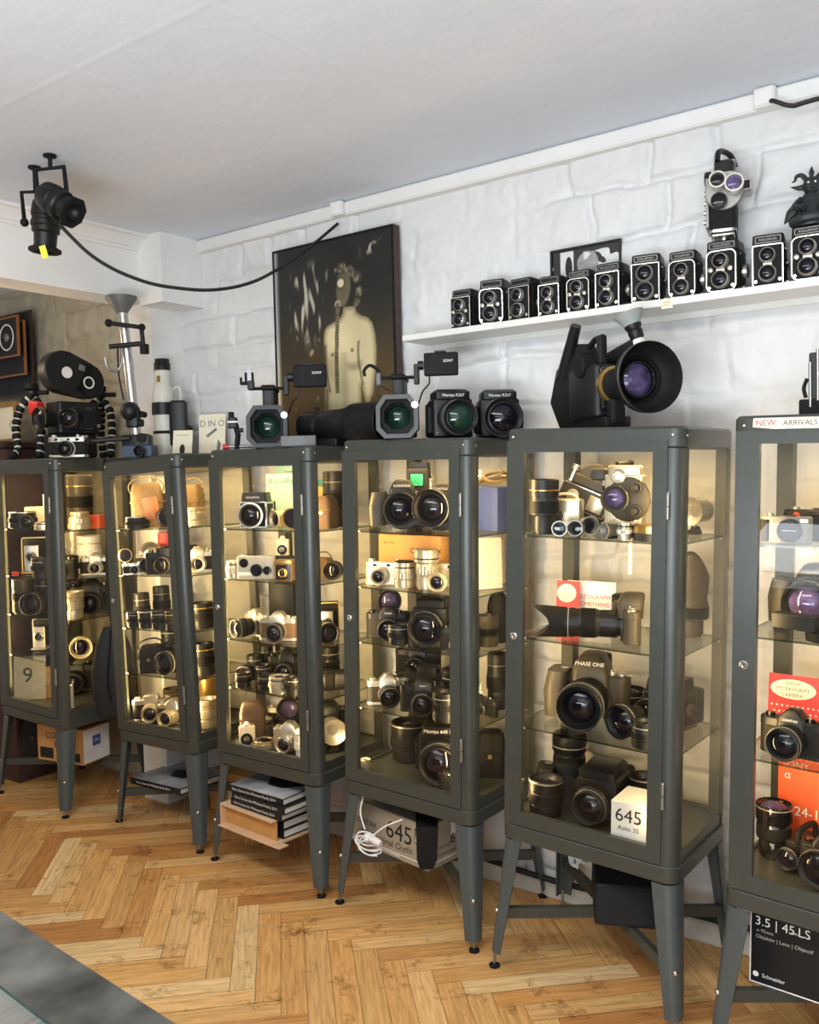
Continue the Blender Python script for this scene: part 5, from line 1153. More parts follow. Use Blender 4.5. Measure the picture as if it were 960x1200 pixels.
def gargoyle():
    m = mat('dark_bronze_figurine', (42, 47, 48), .42, .25, .2, 60, .3, 300); b = MB()
    b.lathe([(0, 0), (.052, 0), (.056, .012), (.05, .03), (.036, .05), (.03, .075), (.026, .09), (.018, .1), (0, .104)], m, 20)
    b.ball((0, -.004, .118), .025, m, 14, (1, 1, 1.1))
    b.tube(catmull([(-.052, -.02, .012), (-.02, -.05, .018), (.03, -.045, .02), (.052, -.02, .014)], 5), .014, m, 8)
    for s_ in (-1, 1):
        b.tube(catmull([(s_ * .012, 0, .136), (s_ * .026, -.002, .152), (s_ * .040, -.004, .150), (s_ * .044, -.006, .138), (s_ * .052, -.008, .134)], 5), [.008 - .0003 * i for i in range(21)], m, 8)
        b.tube([(s_ * .018, 0, .118), (s_ * .036, .002, .118), (s_ * .056, .004, .124)], [.010, .007, .001], m, 8)
        b.tube(catmull([(s_ * .028, 0, .085), (s_ * .046, -.02, .06), (s_ * .02, -.046, .05)], 5), .009, m, 8)
        b.tube([(s_ * .03, .02, .08), (s_ * .055, .022, .05), (s_ * .074, .022, .024)], [.014, .016, .001], m, 8)
    b.tube([(0, 0, .14), (0, 0, .158), (0, 0, .176)], [.004, .008, .0005], m, 8)
    b.ball((0, -.028, .112), .008, m, 8)
    e = MB()
    for s_ in (-1, 1): e.ball((s_ * .009, -.025, .124), .0035, WHITEI, 8)
    return [('figure', b), ('eyes', e)]
x, y, z = tops_w[10]
sp = S(gargoyle); s = 72 * depth((x, y, z)) / CF / (sp[2] - sp[1])
spawn(sp, 'figurine', TR(x + .002, y, z + .0005) @ RZ(14) @ Matrix.Diagonal((s, s, s, 1)), 'dark horned winged demon figurine sitting on a twin-lens camera', 'figurine')
def smallpic():
    f = MB(); f.ring([(-.118, 0), (.118, 0), (.118, .122), (-.118, .122)], [(-.112, .006), (.112, .006), (.112, .116), (-.112, .116)], -.006, .006, BLACK, '-y')
    p = MB(); p.quad(-.113, .113, .005, .117, .001, mat('dark_photo', (34, 33, 32), .4, 0, .4, 20)); p.quad(-.085, -.04, .02, .112, 0, mat('photo_white', (214, 212, 208), .5))
    p.add([(-.056 + .012 * math.cos(a), -.0006, .062 + .034 * math.sin(a)) for a in [2 * PI * i / 16 for i in range(16)]], [tuple(range(16))], INK)
    p.add([(.008 + .036 * math.cos(a), -.0005, .066 + .038 * math.sin(a)) for a in [2 * PI * i / 24 for i in range(24)]], [tuple(range(24))], mat('photo_grey', (150, 148, 144), .5, 0, .35, 40))
    return [('picture_frame', f), ('photograph', p)]
P = at(686, 300, y=2.578)
spawn(S(smallpic), 'framed_picture', TR(P.x, 2.578, 1.967), 'small wide black framed photograph on the wall above the shelf', 'picture')
def tagp(t): return [('paper', MB().quad(-.016, .016, -.012, .014, 0, CREAMP)), ('handwriting', MB().quad(-.011, .009, .003, .0045, -.0005, REDI)), ('lower_handwriting', MB().quad(-.011, .005, -.004, -.0025, -.0005, REDI))]
P = at(782, 364, y=2.4244); spawn(tagp(''), 'price_tag', TR(P.x, 2.4240, 1.848), 'cream paper price tag stuck on the shelf edge', 'tag')
# ------------------------------------------------------------------ painting behind the video cameras
def inside(poly, x, y):
    c = False; n = len(poly)
    for i in range(n):
        x0, y0 = poly[i]; x1, y1 = poly[(i + 1) % n]
        if (y0 > y) != (y1 > y) and x < (x1 - x0) * (y - y0) / (y1 - y0) + x0: c = not c
    return c
def edged(poly, x, y):
    d = 9
    for i in range(len(poly)):
        a = V(poly[i]); b_ = V(poly[(i + 1) % len(poly)]); p = V((x, y)); ab = b_ - a
        t = max(0, min(1, (p - a).dot(ab) / max(ab.dot(ab), 1e-9))); d = min(d, (p - a - ab * t).length)
    return d
PW, PH = .594, .77; AR = PH / PW
TORSO = [(.60, .33), (.70, .335), (.712, .365), (.75, .385), (.80, .398), (.838, .428), (.858, .48), (.865, .54), (.862, .62), (.83, .76), (.775, .85), (.76, .80), (.735, .72), (.735, .80), (.74, .95), (.43, .95), (.44, .80), (.445, .72), (.432, .82), (.42, .90), (.41, .90), (.425, .70), (.43, .55), (.424, .47), (.436, .43), (.462, .41), (.51, .398), (.565, .384), (.59, .365)]
MASK = [(.56, .17), (.62, .165), (.665, .19), (.672, .25), (.65, .30), (.615, .335), (.575, .33), (.545, .30), (.54, .24)]
def paint(s, t):
    n = noise.noise(V((s * 6, t * 6, 2))); n2 = noise.noise(V((s * 30, t * 9, 4)))
    k = sstep(.2, .9, t + .12 * n); c = [30 + 66 * k, 29 + 47 * k, 27 + 14 * k]
    streak = sstep(.12, .55, n2 + .6 * noise.noise(V((s * 9, t * 2.5, 8)))) * sstep(.04, .2, s) * sstep(.55, .40, s) * sstep(.05, .15, t) * sstep(.55, .35, t)
    top = sstep(.22, .5, noise.noise(V((s * 26, t * 26, 9)))) * sstep(.13, .0, abs(s - .84)) * sstep(.07, .0, abs(t - .07))
    spots = sstep(.38, .6, noise.noise(V((s * 18, t * 18, 31)))) * sstep(.5, .3, s) * sstep(.35, .5, t)
    for i in range(3): c[i] += (165, 160, 142)[i] * .95 * max(streak, top, spots * .6)
    if s < .05: c = [c[i] + (120, 130, 134)[i] * sstep(.05, .01, s) for i in range(3)]
    def mix(col_, f):
        for i in range(3): c[i] = c[i] * (1 - f) + col_[i] * f
    # loose hair
    for hx, hy, hr in ((.66, .17, .05), (.60, .145, .045), (.72, .20, .045), (.735, .27, .04), (.715, .32, .032), (.55, .15, .02)):
        d = math.hypot(s - hx, (t - hy) * AR); mix((138, 128, 98), .75 * sstep(hr, hr * .5, d) * (.5 + .8 * sstep(-.2, .4, noise.noise(V((s * 60, t * 40, 6))))))
    if inside(TORSO, s, t):
        d = edged([(a, b_ * AR) for a, b_ in TORSO], s, t * AR)
        sh_ = .55 + .45 * sstep(0, .05, d); f = .97 - .12 * sstep(.66, .9, t)
        f *= 1 - .12 * sstep(.05, .0, abs(s - .60)) * (t > .55) + .10 * noise.noise(V((s * 5, t * 5, 12)))
        for mx_, my_ in ((.50, .555), (.665, .545)): f *= 1 - .5 * sstep(.018, .006, math.hypot(s - mx_, (t - my_) * AR))
        f *= 1 - .25 * sstep(.035, .0, abs(t - .625 + .35 * (s - .68) ** 2 * 8)) * sstep(.58, .66, s) * sstep(.79, .70, s)
        if s < .455 + .0 * t and t > .5: f *= .85
        for ax in ((.735, .5, .72), (.455, .5, .74)): f *= 1 - .45 * sstep(.016, .0, abs(s - ax[0] + .02 * math.sin(t * 14))) * (ax[1] < t < ax[2])
        mix((214 * f, 198 * f, 152 * f), sstep(0, .006, d) * min(1, sh_ + .15)); 
        if sh_ < 1: mix((96, 84, 58), (1 - sh_) * .6)
    if inside(MASK, s, t):
        d = edged([(a, b_ * AR) for a, b_ in MASK], s, t * AR); mix((112 + 30 * n, 104 + 28 * n, 78 + 20 * n), sstep(0, .008, d)); mix((60, 54, 42), .6 * sstep(.02, .0, d))
    d = math.hypot((s - .585), (t - .215) * AR)
    mix((70, 64, 50), sstep(.042, .036, d)); mix((206, 196, 158), sstep(.030, .024, d))
    d = math.hypot((s - .555), (t - .315) * AR); mix((178, 168, 134), sstep(.028, .022, d) * sstep(.012, .016, d)); mix((50, 45, 36), sstep(.014, .010, d))
    hx = .553 - .02 * sstep(.3, .75, t) + .006 * math.sin(t * 9)
    if .31 < t < .745: w_ = abs(s - hx); mix((66, 58, 40) if math.sin(t * 520) > 0 else (128, 116, 82), sstep(.018, .014, w_))
    return c
def painting():
    nx, nz = 150, 190; vs = []; fs = []; cs = []
    for j in range(nz + 1):
        for i in range(nx + 1):
            s, t = i / nx, 1 - j / nz; vs.append((-PW / 2 + .008 + (PW - .016) * s, -.0175, .008 + (PH - .016) * (1 - t))); c = paint(s, t); cs.append(lin([max(0, min(255, q_)) for q_ in c]) + (1,))
    for j in range(nz):
        for i in range(nx): a = j * (nx + 1) + i; fs.append((a, a + 1, a + nx + 2, a + nx + 1))
    me = bpy.data.meshes.new('picture'); me.from_pydata(vs, [], fs); ca = me.color_attributes.new('paint', 'FLOAT_COLOR', 'POINT'); ca.data.foreach_set('color', [q_ for c in cs for q_ in c])
    m = mat('sepia_print', (200, 200, 200), .35); nt = m.node_tree; vc = nt.nodes.new('ShaderNodeVertexColor'); vc.layer_name = 'paint'; b = nt.nodes['Principled BSDF']
    nt.links.new(vc.outputs['Color'], b.inputs['Base Color']); me.materials.append(m); me.update()
    f = MB(); f.box(-PW / 2, PW / 2, -.016, .018, 0, PH, WOODD); f.ring([(-PW / 2, 0), (PW / 2, 0), (PW / 2, PH), (-PW / 2, PH)], [(-PW / 2 + .009, .009), (PW / 2 - .009, .009), (PW / 2 - .009, PH - .009), (-PW / 2 + .009, PH - .009)], .016, .019, BLACKM, '-y')
    return me, f
pm, pf = painting()
root = bpy.data.objects.new('framed_picture', None); col.objects.link(root); root.matrix_world = TR(-2.232, 2.545, 1.504)
root['label'] = 'large sepia picture of bare-chested person in gas mask leaning on wall'; root['category'] = 'picture'
for nm, me in (('canvas_frame', pf.mesh('canvas_frame')), ('print', pm)):
    o = bpy.data.objects.new(nm, me); col.objects.link(o); o.parent = root
# ------------------------------------------------------------------ on top of the cabinets
def top(c, x, y): return CM[c] @ V((x, y, CHT + .0006))
def on_top(c, u, y, spec, name, label, cat, yaw, h=None, sc=1, group=None, z=None):
    P = at(u, 510, y=y); lx = (CM[c].inverted() @ V((P.x, y, CHT))).x; z = top(c, lx, .2).z + abs(CAB[c][3]) * .07 if z is None else z
    P = V((P.x, y, z))
    if h: sc = h * depth(P) / CF / (spec[2] - spec[1])
    return spawn(spec, name, TR(P.x, y, z - spec[1] * sc) @ RZ(yaw) @ Matrix.Diagonal((sc, sc, sc, 1)), label, cat, group)
def videocam(dot=True, mic='prong'):
    P = []; oc = [(-.045, .0), (.045, .0), (.072, .03), (.072, .11), (.045, .148), (-.045, .148), (-.072, .11), (-.072, .03)]
    b = MB(); b.prism(rrect(-.05, .05, -.05, .22, .02, 3), .012, .14, BLACKM, .006); P.append(('body', b))
    h = MB(); h.ring(oc, [(x * .80, .074 + (z - .074) * .80) for x, z in oc], .05, .125, mat('mid_grey_plastic', (70, 73, 72), .5) if mic != 'prong' else mat('dark_grey_plastic', (36, 38, 40), .5), '-y'); h.ring([(x * .81, .074 + (z - .074) * .81) for x, z in oc], [(.05 * math.cos(R(-157.5 + 45 * i + 45)), .076 + .05 * math.sin(R(-157.5 + 45 * i + 45))) for i in range(8)], .06, .10, BLACKM, '-y'); P.append(('lens_shade', h))
    l = MB(TR(0, -.05, .076) @ AXM['-y']); l.lathe([(.05, 0), (.05, .03), (.046, .032), (.040, .02)], BLACK, 30); g = MB(TR(0, -.05, .076) @ AXM['-y']); g.lathe(dome(.041, .010, .014), LENSGG, 28)
    g2 = MB(TR(0, -.05, .076) @ AXM['-y']); g2.lathe([(.0405, .012), (.043, .017), (.0445, .018), (.0445, .014)], BLACK, 28); P.append(('lens', l, [('front_glass', g), ('inner_ring', g2)]))
    t = MB(); t.box(-.022, .022, -.03, .05, .14, .215, BLACK, .004); t.box(-.028, .028, -.04, .12, .208, .228, BLACKM, .006); t.box(-.022, .022, .08, .12, .13, .215, BLACK, .004); P.append(('top_handle', t))
    a = MB(); a.tube([(-.07, -.02, .216), (.075, -.02, .216)], .006, BLACKM, 8); a.box(.055, .075, -.03, -.01, .19, .262, BLACK, .003); a.cyl(.016, .02, .04, BLACK, 14, 'x', TR(.05, -.02, .256)); P.append(('screen_hinge', a))
    s = MB(T=TR(.15, -.03, .257) @ RZ(-4)); s.box(-.058, .062, -.012, .012, -.040, .040, BLACKM, .004); s.box(-.02, .02, -.013, .013, .038, .046, BLACK, .002); s.text('SONY', .013, WHITEI, TR(.028, -.0128, .010) @ FRONT)
    P.append(('flip_screen', s))
    c = MB(); c.tube(catmull([(.11, -.03, .216), (.108, -.032, .19), (.085, -.02, .165), (.07, 0, .13), (.055, .01, .10)], 6), .0032, CABLEB, 6); P.append(('screen_cable', c))
    k = MB()
    if mic == 'prong':
        k.box(-.075, -.050, -.03, -.01, .212, .245, BLACK, .003)
        for x in (-.098, -.080, -.056): k.box(x - .004, x + .004, -.026, -.014, .235 if x > -.09 else .232, .275 if x > -.09 else .258, BLACKM, .001)
        k.box(-.1, -.052, -.026, -.014, .23, .242, BLACKM, .001)
    else:
        k.tube(catmull([(-.06, -.02, .215), (-.072, -.02, .245), (-.10, -.02, .262), (-.12, -.02, .245), (-.118, -.02, .225)], 5), .006, BLACKM, 8); k.box(-.078, -.06, -.03, -.01, .19, .235, GREYP, .003); k.tube(catmull([(-.045, -.02, .14), (-.075, -.03, .16), (-.06, -.03, .185), (-.03, -.02, .17)], 5), .0025, CABLEB, 6)
    P.append(('microphone_holder', k))
    d = MB(); d.cyl(.0125, .126, .1275, WHITEP, 20, '-y', TR(.062, 0, .112)); P.append(('white_dot', d))
    ft = MB(); ft.box(-.04, .04, -.115, .1, 0, .013, BLACKM, .003); P.append(('base', ft))
    return P
on_top(3, 317, 2.27, S(videocam, True, 'prong'), 'video_camera', 'black video camera with open flip screen in front of picture', 'camera', 40, h=97, group='video cameras on the cabinets')
on_top(4, 469, 2.27, S(videocam, True, 'ring'), 'video_camera', 'grey hooded video camera with flip screen against white wall', 'camera', 33, h=100, group='video cameras on the cabinets')
on_top(3, 350, 2.20, S(carton, .115, .03, .034, 'grey'), 'flat_box', 'small flat grey box beside the prong-holder video camera', 'box', 38, h=12)
on_top(4, 528, 2.29, S(modular, .115, .085, .112, 'Mamiya RZ67', .085, .050, .052, .049, 'green'), 'studio_camera', 'left square medium-format camera with green shining lens', 'camera', 48, h=56, group='square cameras on the fourth cabinet')
on_top(4, 584, 2.43, S(modular, .115, .085, .112, 'Mamiya RZ67', .07, .050, .054, .055, 'dark'), 'studio_camera', 'right square medium-format camera with wide dark lens', 'camera', 40, h=56, group='square cameras on the fourth cabinet')
def bigtele():
    P = []; T = TR(0, .16, .075) @ AXM['-y']
    b = MB(T); b.lathe([(0, 0), (.048, 0), (.052, .01), (.052, .07), (.047, .075), (.047, .09), (.053, .10), (.056, .17), (.060, .19), (.060, .215)], BLACK, 34); P.append(('barrel', b))
    h = MB(T); h.lathe([(.0605, .20), (.066, .205), (.071, .22), (.072, .33), (.074, .334), (.072, .338), (.067, .336), (.062, .23)], BLACKM, 34); P.append(('lens_hood', h))
    P.append(('front_glass', MB(T).lathe([(.062, .235), (.04, .24), (0, .242)], LENSG, 30))); P.append(('locking_screw', MB().cyl(.008, .055, .068, BLACKM, 12, T=TR(0, .10, .075)))); P.append(('tripod_foot', MB().box(-.03, .03, .0, .09, 0, .03, BLACK, .004)))
    return P
on_top(3, 400, 2.38, S(bigtele), 'camera_lens', 'huge black telephoto lens lying between the video cameras', 'lens', 97, sc=1.0)
def miclight():
    P = [('post', MB().tube([(0, 0, .008), (.006, 0, .06), (-.002, 0, .10)], .010, BLACKM, 10)), ('lamp_head', MB().box(-.028, .006, -.014, .014, .085, .125, BLACK, .003).box(-.026, -.006, -.012, .012, .122, .145, BLACKM, .003)), ('chrome_band', MB().box(-.0285, .0065, -.0145, .0145, .106, .110, CHROME)), ('screw', MB().cyl(.008, .0, .022, BLACK, 12, 'x', TR(.004, 0, .078)))]
    P.append(('rod', MB().cyl(.006, -.04, .075, STEELD, 12, 'x', TR(0, 0, .018)).cyl(.011, -.05, -.03, RED, 14, 'x', TR(0, 0, .018))))
    return P
on_top(3, 277, 2.24, S(miclight), 'microphone_arm', 'little black jointed arm with red ended rod on cabinet corner', 'bracket', 42, h=44)
def whitetele():
    W_ = mat('ivory_lens_paint', (206, 204, 192), .4, 0, .04); P = []
    b = MB(); b.lathe([(0, 0), (.047, 0), (.049, .006), (.049, .11), (.045, .13), (.045, .24), (.047, .25), (.047, .30), (.042, .325), (.034, .335), (.033, .40), (0, .40)], W_, 32); P.append(('barrel', b))
    P.append(('black_ring', MB().lathe([(.0495, .114), (.0495, .126), (.045, .128)], BLACKM, 32))); P.append(('mount_cap', MB().lathe([(.033, .40), (.037, .402), (.037, .43), (.033, .436), (.033, .452), (0, .454)], BLACK, 28, ribs=.0012)))
    P.append(('tripod_collar', MB().lathe([(.0455, .20), (.052, .20), (.052, .255), (.0475, .255)], BLACK, 32)))
    P.append(('hand_grip', MB().box(.030, .110, -.050, .005, .055, .262, BLACK, .010).box(.060, .130, -.045, .0, .09, .15, BLACKM, .01).box(.060, .082, -.03, -.01, .0, .06, BLACKM, .004)))
    P.append(('carry_loop', MB().tube(catmull([(.042, 0, .31), (.066, -.01, .325), (.078, -.01, .31), (.080, -.01, .262)], 5), .006, W_, 8))); P.append(('gold_seal', MB().box(-.008, .008, -.0352, -.033, .345, .375, GOLD, T=RZ(-20))))
    return P
on_top(2, 193, 2.42, S(whitetele), 'camera_lens', 'tall white telephoto lens standing upright with black hand grip', 'lens', 40, h=117)
def columnstand():
    P = []; H = .70
    P.append(('pole', MB().tube([(0, 0, .03), (-.045, 0, H - .06)], .021, mat('brushed_aluminium', (200, 198, 192), .3, .9, .08), 14)))
    P.append(('base', MB().box(-.06, .075, -.05, .05, 0, .055, mat('slate_blue_base', (60, 74, 92), .5), .006)))
    P.append(('base_clamp', MB().box(-.06, .06, -.034, .034, .05, .10, BLACK, .006).cyl(.02, -.05, .05, BLACKM, 16, '-y', TR(.03, 0, .085))))
    P.append(('lamp_cup', MB(TR(-.047, 0, H - .1)).lathe([(0, .02), (.024, .02), (.03, .03), (.066, .082), (.066, .09), (.0, .086)], GREYP, 26)))
    k = .30; P.append(('middle_clamp', MB().ball((-.022, -.015, .20), .042, BLACK, 16).box(-.040, .012, -.03, .03, .13, .19, BLACK, .006).cyl(.014, -.07, .0, BLACKM, 12, '-y', TR(.012, 0, .19)).cyl(.016, 0, .03, BLACKM, 12, 'x', TR(.0, -.01, .15))))
    z = .52; P.append(('jointed_arm', MB().tube([(-.095, -.03, z + .055), (.045, -.035, z + .032)], .0095, BLACK, 10).tube([(.045, -.035, z + .032), (.05, -.035, z - .04)], .0095, BLACK, 10).tube([(.05, -.03, z - .035), (-.095, -.03, z - .045)], .011, BLACK, 10).ball((.047, -.035, z + .032), .016, BLACKM, 12).ball((-.095, -.03, z + .055), .017, BLACKM, 12).cyl(.019, -.02, .02, BLACKM, 14, 'z', TR(.055, -.035, z - .06))))
    P.append(('hook', MB().tube(catmull([(-.045, -.025, z - .05), (-.048, -.03, z - .12), (-.075, -.03, z - .15), (-.108, -.03, z - .13), (-.116, -.03, z - .09)], 5), .006, STEELD, 8)))
    P.append(('side_arm', MB().tube([(-.02, -.04, .085), (-.19, -.06, .075)], .010, BLACK, 12).ball((-.19, -.06, .075), .017, BLACKM, 12)))
    P.append(('side_cable', MB().tube(catmull([(-.062, -.026, z - .04), (-.062, -.026, z - .16), (-.045, -.026, .25)], 5), .004, CABLEB, 6)))
    return P
on_top(2, 161, 2.24, S(columnstand), 'column_stand', 'aluminium column stand with black jointed arm and grey cup on top', 'stand', 36, sc=.93)
on_top(2, 164, 2.195, S(eyelens, .03, .013, 'black'), 'finder_lens', 'tiny dark gadget beside the white telephoto lens', 'gadget', 30, h=13, sc=1)
P = at(255, 500, y=2.50)
def dino(pr):
    pr.text('D IN O', .037, GREYINK, TR(.0, -.0008, .135) @ FRONT)
    pr.add([(-.03, -.0008, .085), (.018, -.0008, .118), (.024, -.0008, .108), (-.018, -.0008, .078)], [(0, 1, 2, 3)], GREYINK); pr.add([(.02, -.0008, .0), (.032, -.0008, .0), (.044, -.0008, .05), (.028, -.0008, .07)], [(0, 1, 2, 3)], GREYINK)
spawn(S(card, .125, .175, 'cream', (), art=dino, lean=5), 'drawing_card', TR(-2.888, 2.50, top(2, -.2, .3).z + .002) @ RZ(18), 'cream card with pencilled letters D IN O and drawing', 'card')
spawn(S(card, .085, .11, 'cream', (), lean=10, art=lambda pr: pr.quad(-.03, .03, .088, .090, -.0006, GREYINK) and pr.add([(.0 + .012 * math.cos(a), -.0008, .03 + .022 * math.sin(a)) for a in [2 * PI * i / 14 for i in range(14)]], [tuple(range(14))], INK)), 'paper_card', TR(-2.955, 2.40, top(2, -.2, .3).z + .002) @ RZ(26), 'small cream card beside the white telephoto lens', 'card')
# the big shoulder camera
def shoulder():
    P = []; ax = .125
    b = MB(); b.prism(rrect(-.05, .05, -.02, .17, .02, 3), .03, .19, BLACK, .008); b.box(-.035, .035, -.04, .0, .05, .18, BLACKG, .006); b.cyl(.035, -.06, .06, BLACKM, 24, 'x', TR(0, .07, .19), bev=.004); P.append(('body', b))
    for nm, v in (('rear_plate', MB().loft([([(-.04, .14), (.055, .11), (.07, .24), (-.03, .26)], 0), ([(-.05, .16), (.06, .12), (.085, .30), (-.04, .32)], .10), ([(-.045, .15), (.055, .12), (.07, .26), (-.035, .28)], .20), ([(-.02, .15), (.03, .14), (.035, .19), (-.015, .20)], .27)], BLACKM)),
                  ('shoulder_bar', MB().tube([(-.03, .24, .17), (-.03, .19, .25), (-.03, .14, .325)], [.024, .020, .017], BLACK, 10))): P.append((nm, v))
    mt = MB(TR(0, -.03, ax) @ AXM['-y']); mt.lathe([(.034, 0), (.052, 0), (.054, .01), (.054, .022), (.046, .024)], GOLD, 34); P.append(('lens_mount', mt))
    l = MB(TR(0, -.045, ax) @ AXM['-y']); l.lathe([(.044, 0), (.046, .01), (.046, .05), (.043, .055), (.043, .08), (.048, .09), (.056, .12), (.062, .15)], BLACKM, 36)
    hd = MB(TR(0, -.045, ax) @ AXM['-y']); hd.lathe([(.056, .12), (.066, .14), (.088, .165), (.096, .175), (.097, .205), (.0955, .207), (.094, .205), (.09, .18), (.074, .15), (.058, .14)], BLACKM, 44)
    gl = MB(TR(0, -.045, ax) @ AXM['-y']); gl.lathe(dome(.045, .132, .014), LENSP, 32); rg = MB(TR(0, -.045, ax) @ AXM['-y']); rg.lathe([(.045, .137), (.047, .141), (.049, .141), (.054, .137), (.056, .143), (.06, .139)], BLACKG, 40)
    rim = MB(TR(0, -.045, ax) @ AXM['-y']); rim.lathe([(.0971, .196), (.0978, .1975), (.0978, .2), (.0971, .2015)], STEELD, 44)
    P.append(('lens', l, [('lens_hood', hd), ('front_glass', gl), ('glass_rings', rg), ('hood_rim', rim)]))
    vf = MB(); vf.tube([(.02, .06, .20), (.045, -.03, .225), (.055, -.09, .238)], .022, BLACK, 14); vf.ball((.02, .06, .20), .03, BLACKM, 14); vf.ball((.055, -.09, .24), .021, WHITEP, 14)
    ey = MB(TR(.055, -.09, .245) @ RX(-14) @ RY(-14)); ey.lathe([(.014, 0), (.020, .01), (.022, .03), (.019, .033), (.025, .045), (.025, .05)], BLACK, 24); cu = MB(TR(.055, -.09, .245) @ RX(-14) @ RY(-14)); cu.lathe([(.024, .05), (.025, .055), (.043, .083), (.044, .085), (.040, .084), (.02, .058)], mat('pale_rubber_cup', (150, 156, 150), .6), 28)
    P.append(('viewfinder_tube', vf, [('eyepiece', ey), ('eye_cup', cu)]))
    hdn = MB(); hdn.box(-.025, .0, -.005, .02, .19, .275, BLACK, .003); hdn.tube([(-.012, .0, .27), (-.012, .05, .268), (-.012, .09, .25)], .009, BLACKM, 8); P.append(('carry_handle', hdn))
    g = MB(); g.loft([(rrect(-.025, .025, -.075, -.03, .012, 3), .012), (rrect(-.022, .022, -.07, -.03, .012, 3), .08)], BLACKM); P.append(('hand_grip', g))
    P.append(('switch_plate', MB().box(.05, .053, -.015, .02, .02, .06, CHROME, .001))); P.append(('base', MB().box(-.04, .045, -.06, .16, 0, .032, BLACK, .004)))
    for z_ in (.07, .10, .14): P.append(('side_button', MB().cyl(.007, .05, .055, STEELD, 12, 'x', TR(0, .03, z_))))
    return P
sp = S(shoulder)
Pq = at(712, 470, y=2.33)
spawn(sp, 'film_camera', TR(Pq.x, 2.33, top(5, -.25, .2).z + .0045) @ RZ(52) @ Matrix.Diagonal((.93, .93, .93, 1)), 'big black shoulder film camera with wide hooded purple lens', 'camera')
def equipment():
    return [('base', MB().box(-.05, .06, -.03, .05, 0, .055, BLACKM, .004)), ('upright', MB().box(-.02, .03, -.02, .03, .05, .20, BLACK, .003)), ('rail', MB().cyl(.005, .03, .17, CHROME, 10, T=TR(-.018, -.026, 0)).cyl(.005, .05, .21, CHROME, 10, T=TR(.004, -.026, 0))), ('lever', MB().tube(catmull([(-.03, -.02, .06), (-.036, -.02, .09), (-.026, -.02, .12)], 5), .006, BLACKM, 8)), ('cross_bar', MB().box(.0, .05, -.03, -.022, .125, .14, CHROME, .001))]
on_top(6, 957, 2.30, S(equipment), 'enlarger_column', 'black upright gadget with chrome rods at right frame edge', 'equipment', 14, h=78)
# first cabinet's top: film camera with magazine, little camera, flexible tripods
def magcam():
    P = []
    P.append(('base', MB().box(-.06, .06, -.08, .10, 0, .10, BLACKM, .006))); 
    b = MB(); b.prism(rrect(-.055, .055, -.07, .12, .015, 3), .10, .235, BLACK, .006); b.box(.055, .066, -.02, .10, .115, .215, BLACKG, .004); P.append(('body', b))
    T = TR(.0, .03, .345) @ RX(-16); m_ = MB(T); m_.cyl(.088, -.032, .032, BLACK, 40, 'x', TR(0, -.055, .0), bev=.006); m_.cyl(.075, -.03, .031, BLACK, 40, 'x', TR(0, .062, .0), bev=.006); m_.prism([(-.05, -.083), (.062, -.072), (.062, .072), (-.05, .083)], -.028, .03, BLACK, 0, 'x', T=Matrix(((1, 0, 0, 0), (0, 0, 1, 0), (0, -1, 0, 0), (0, 0, 0, 1))) @ RZ(0)) if False else None
    m_.add([(.031, -.055, .088), (.031, .062, .0745), (.031, .062, -.0745), (.031, -.055, -.088), (-.031, -.055, .088), (-.031, .062, .0745), (-.031, .062, -.0745), (-.031, -.055, -.088)], [(0, 3, 2, 1), (4, 5, 6, 7), (0, 1, 5, 4), (3, 7, 6, 2)], BLACK)
    w = MB(T).cyl(.024, .032, .0335, WHITEP, 26, 'x', TR(0, -.045, .0)); r_ = MB(T).lathe([(.020, .033), (.026, .034), (.026, .0345), (.020, .0345)], WHITEP, 30, 'x', TR(0, .06, -.008)); s_ = MB(T).box(.0325, .034, .0, .03, .03, .055, STEELD, .001)
    P.append(('film_magazine', m_, [('white_disc', w), ('ring_dial', r_), ('latch', s_)]))
    bits = lens_bits(TR(-.01, -.07, .165) @ AXM['-y'], .06, .034, .038, .046, 'black', 'steel', 'dark'); P.append(('lens', bits[0][1], bits[1:]))
    bits = lens_bits(TR(.055, -.02, .165) @ RZ(40) @ AXM['-y'], .04, .03, .034, .04, 'black', 'white', 'dark'); P.append(('side_lens', bits[0][1], bits[1:]))
    mo = MB(); mo.box(.04, .07, .03, .12, .125, .20, BLACKM, .004); mo.cyl(.008, .07, .074, STEELD, 12, 'x', TR(0, .1, .135)); P.append(('motor', mo))
    P.append(('red_cap', MB().loft([(rrect(-.02, .02, -.016, .016, .006, 3), 0), (rrect(-.03, .03, -.024, .024, .008, 3), .055)], RED, T=TR(-.05, -.09, .215) @ RY(-90) @ TR(0, 0, 0))))
    return P
on_top(1, 80, 2.23, S(magcam), 'film_camera', 'black film camera with double round magazine at far left', 'camera', -2, h=124)
on_top(1, 80, 2.155, S(slr, .14, .056, .04, 'silver', 'leather', 'finder', .035, .028, .028, .025), 'rangefinder_camera', 'old silver and black camera standing before the magazine film camera', 'camera', 40, h=27)
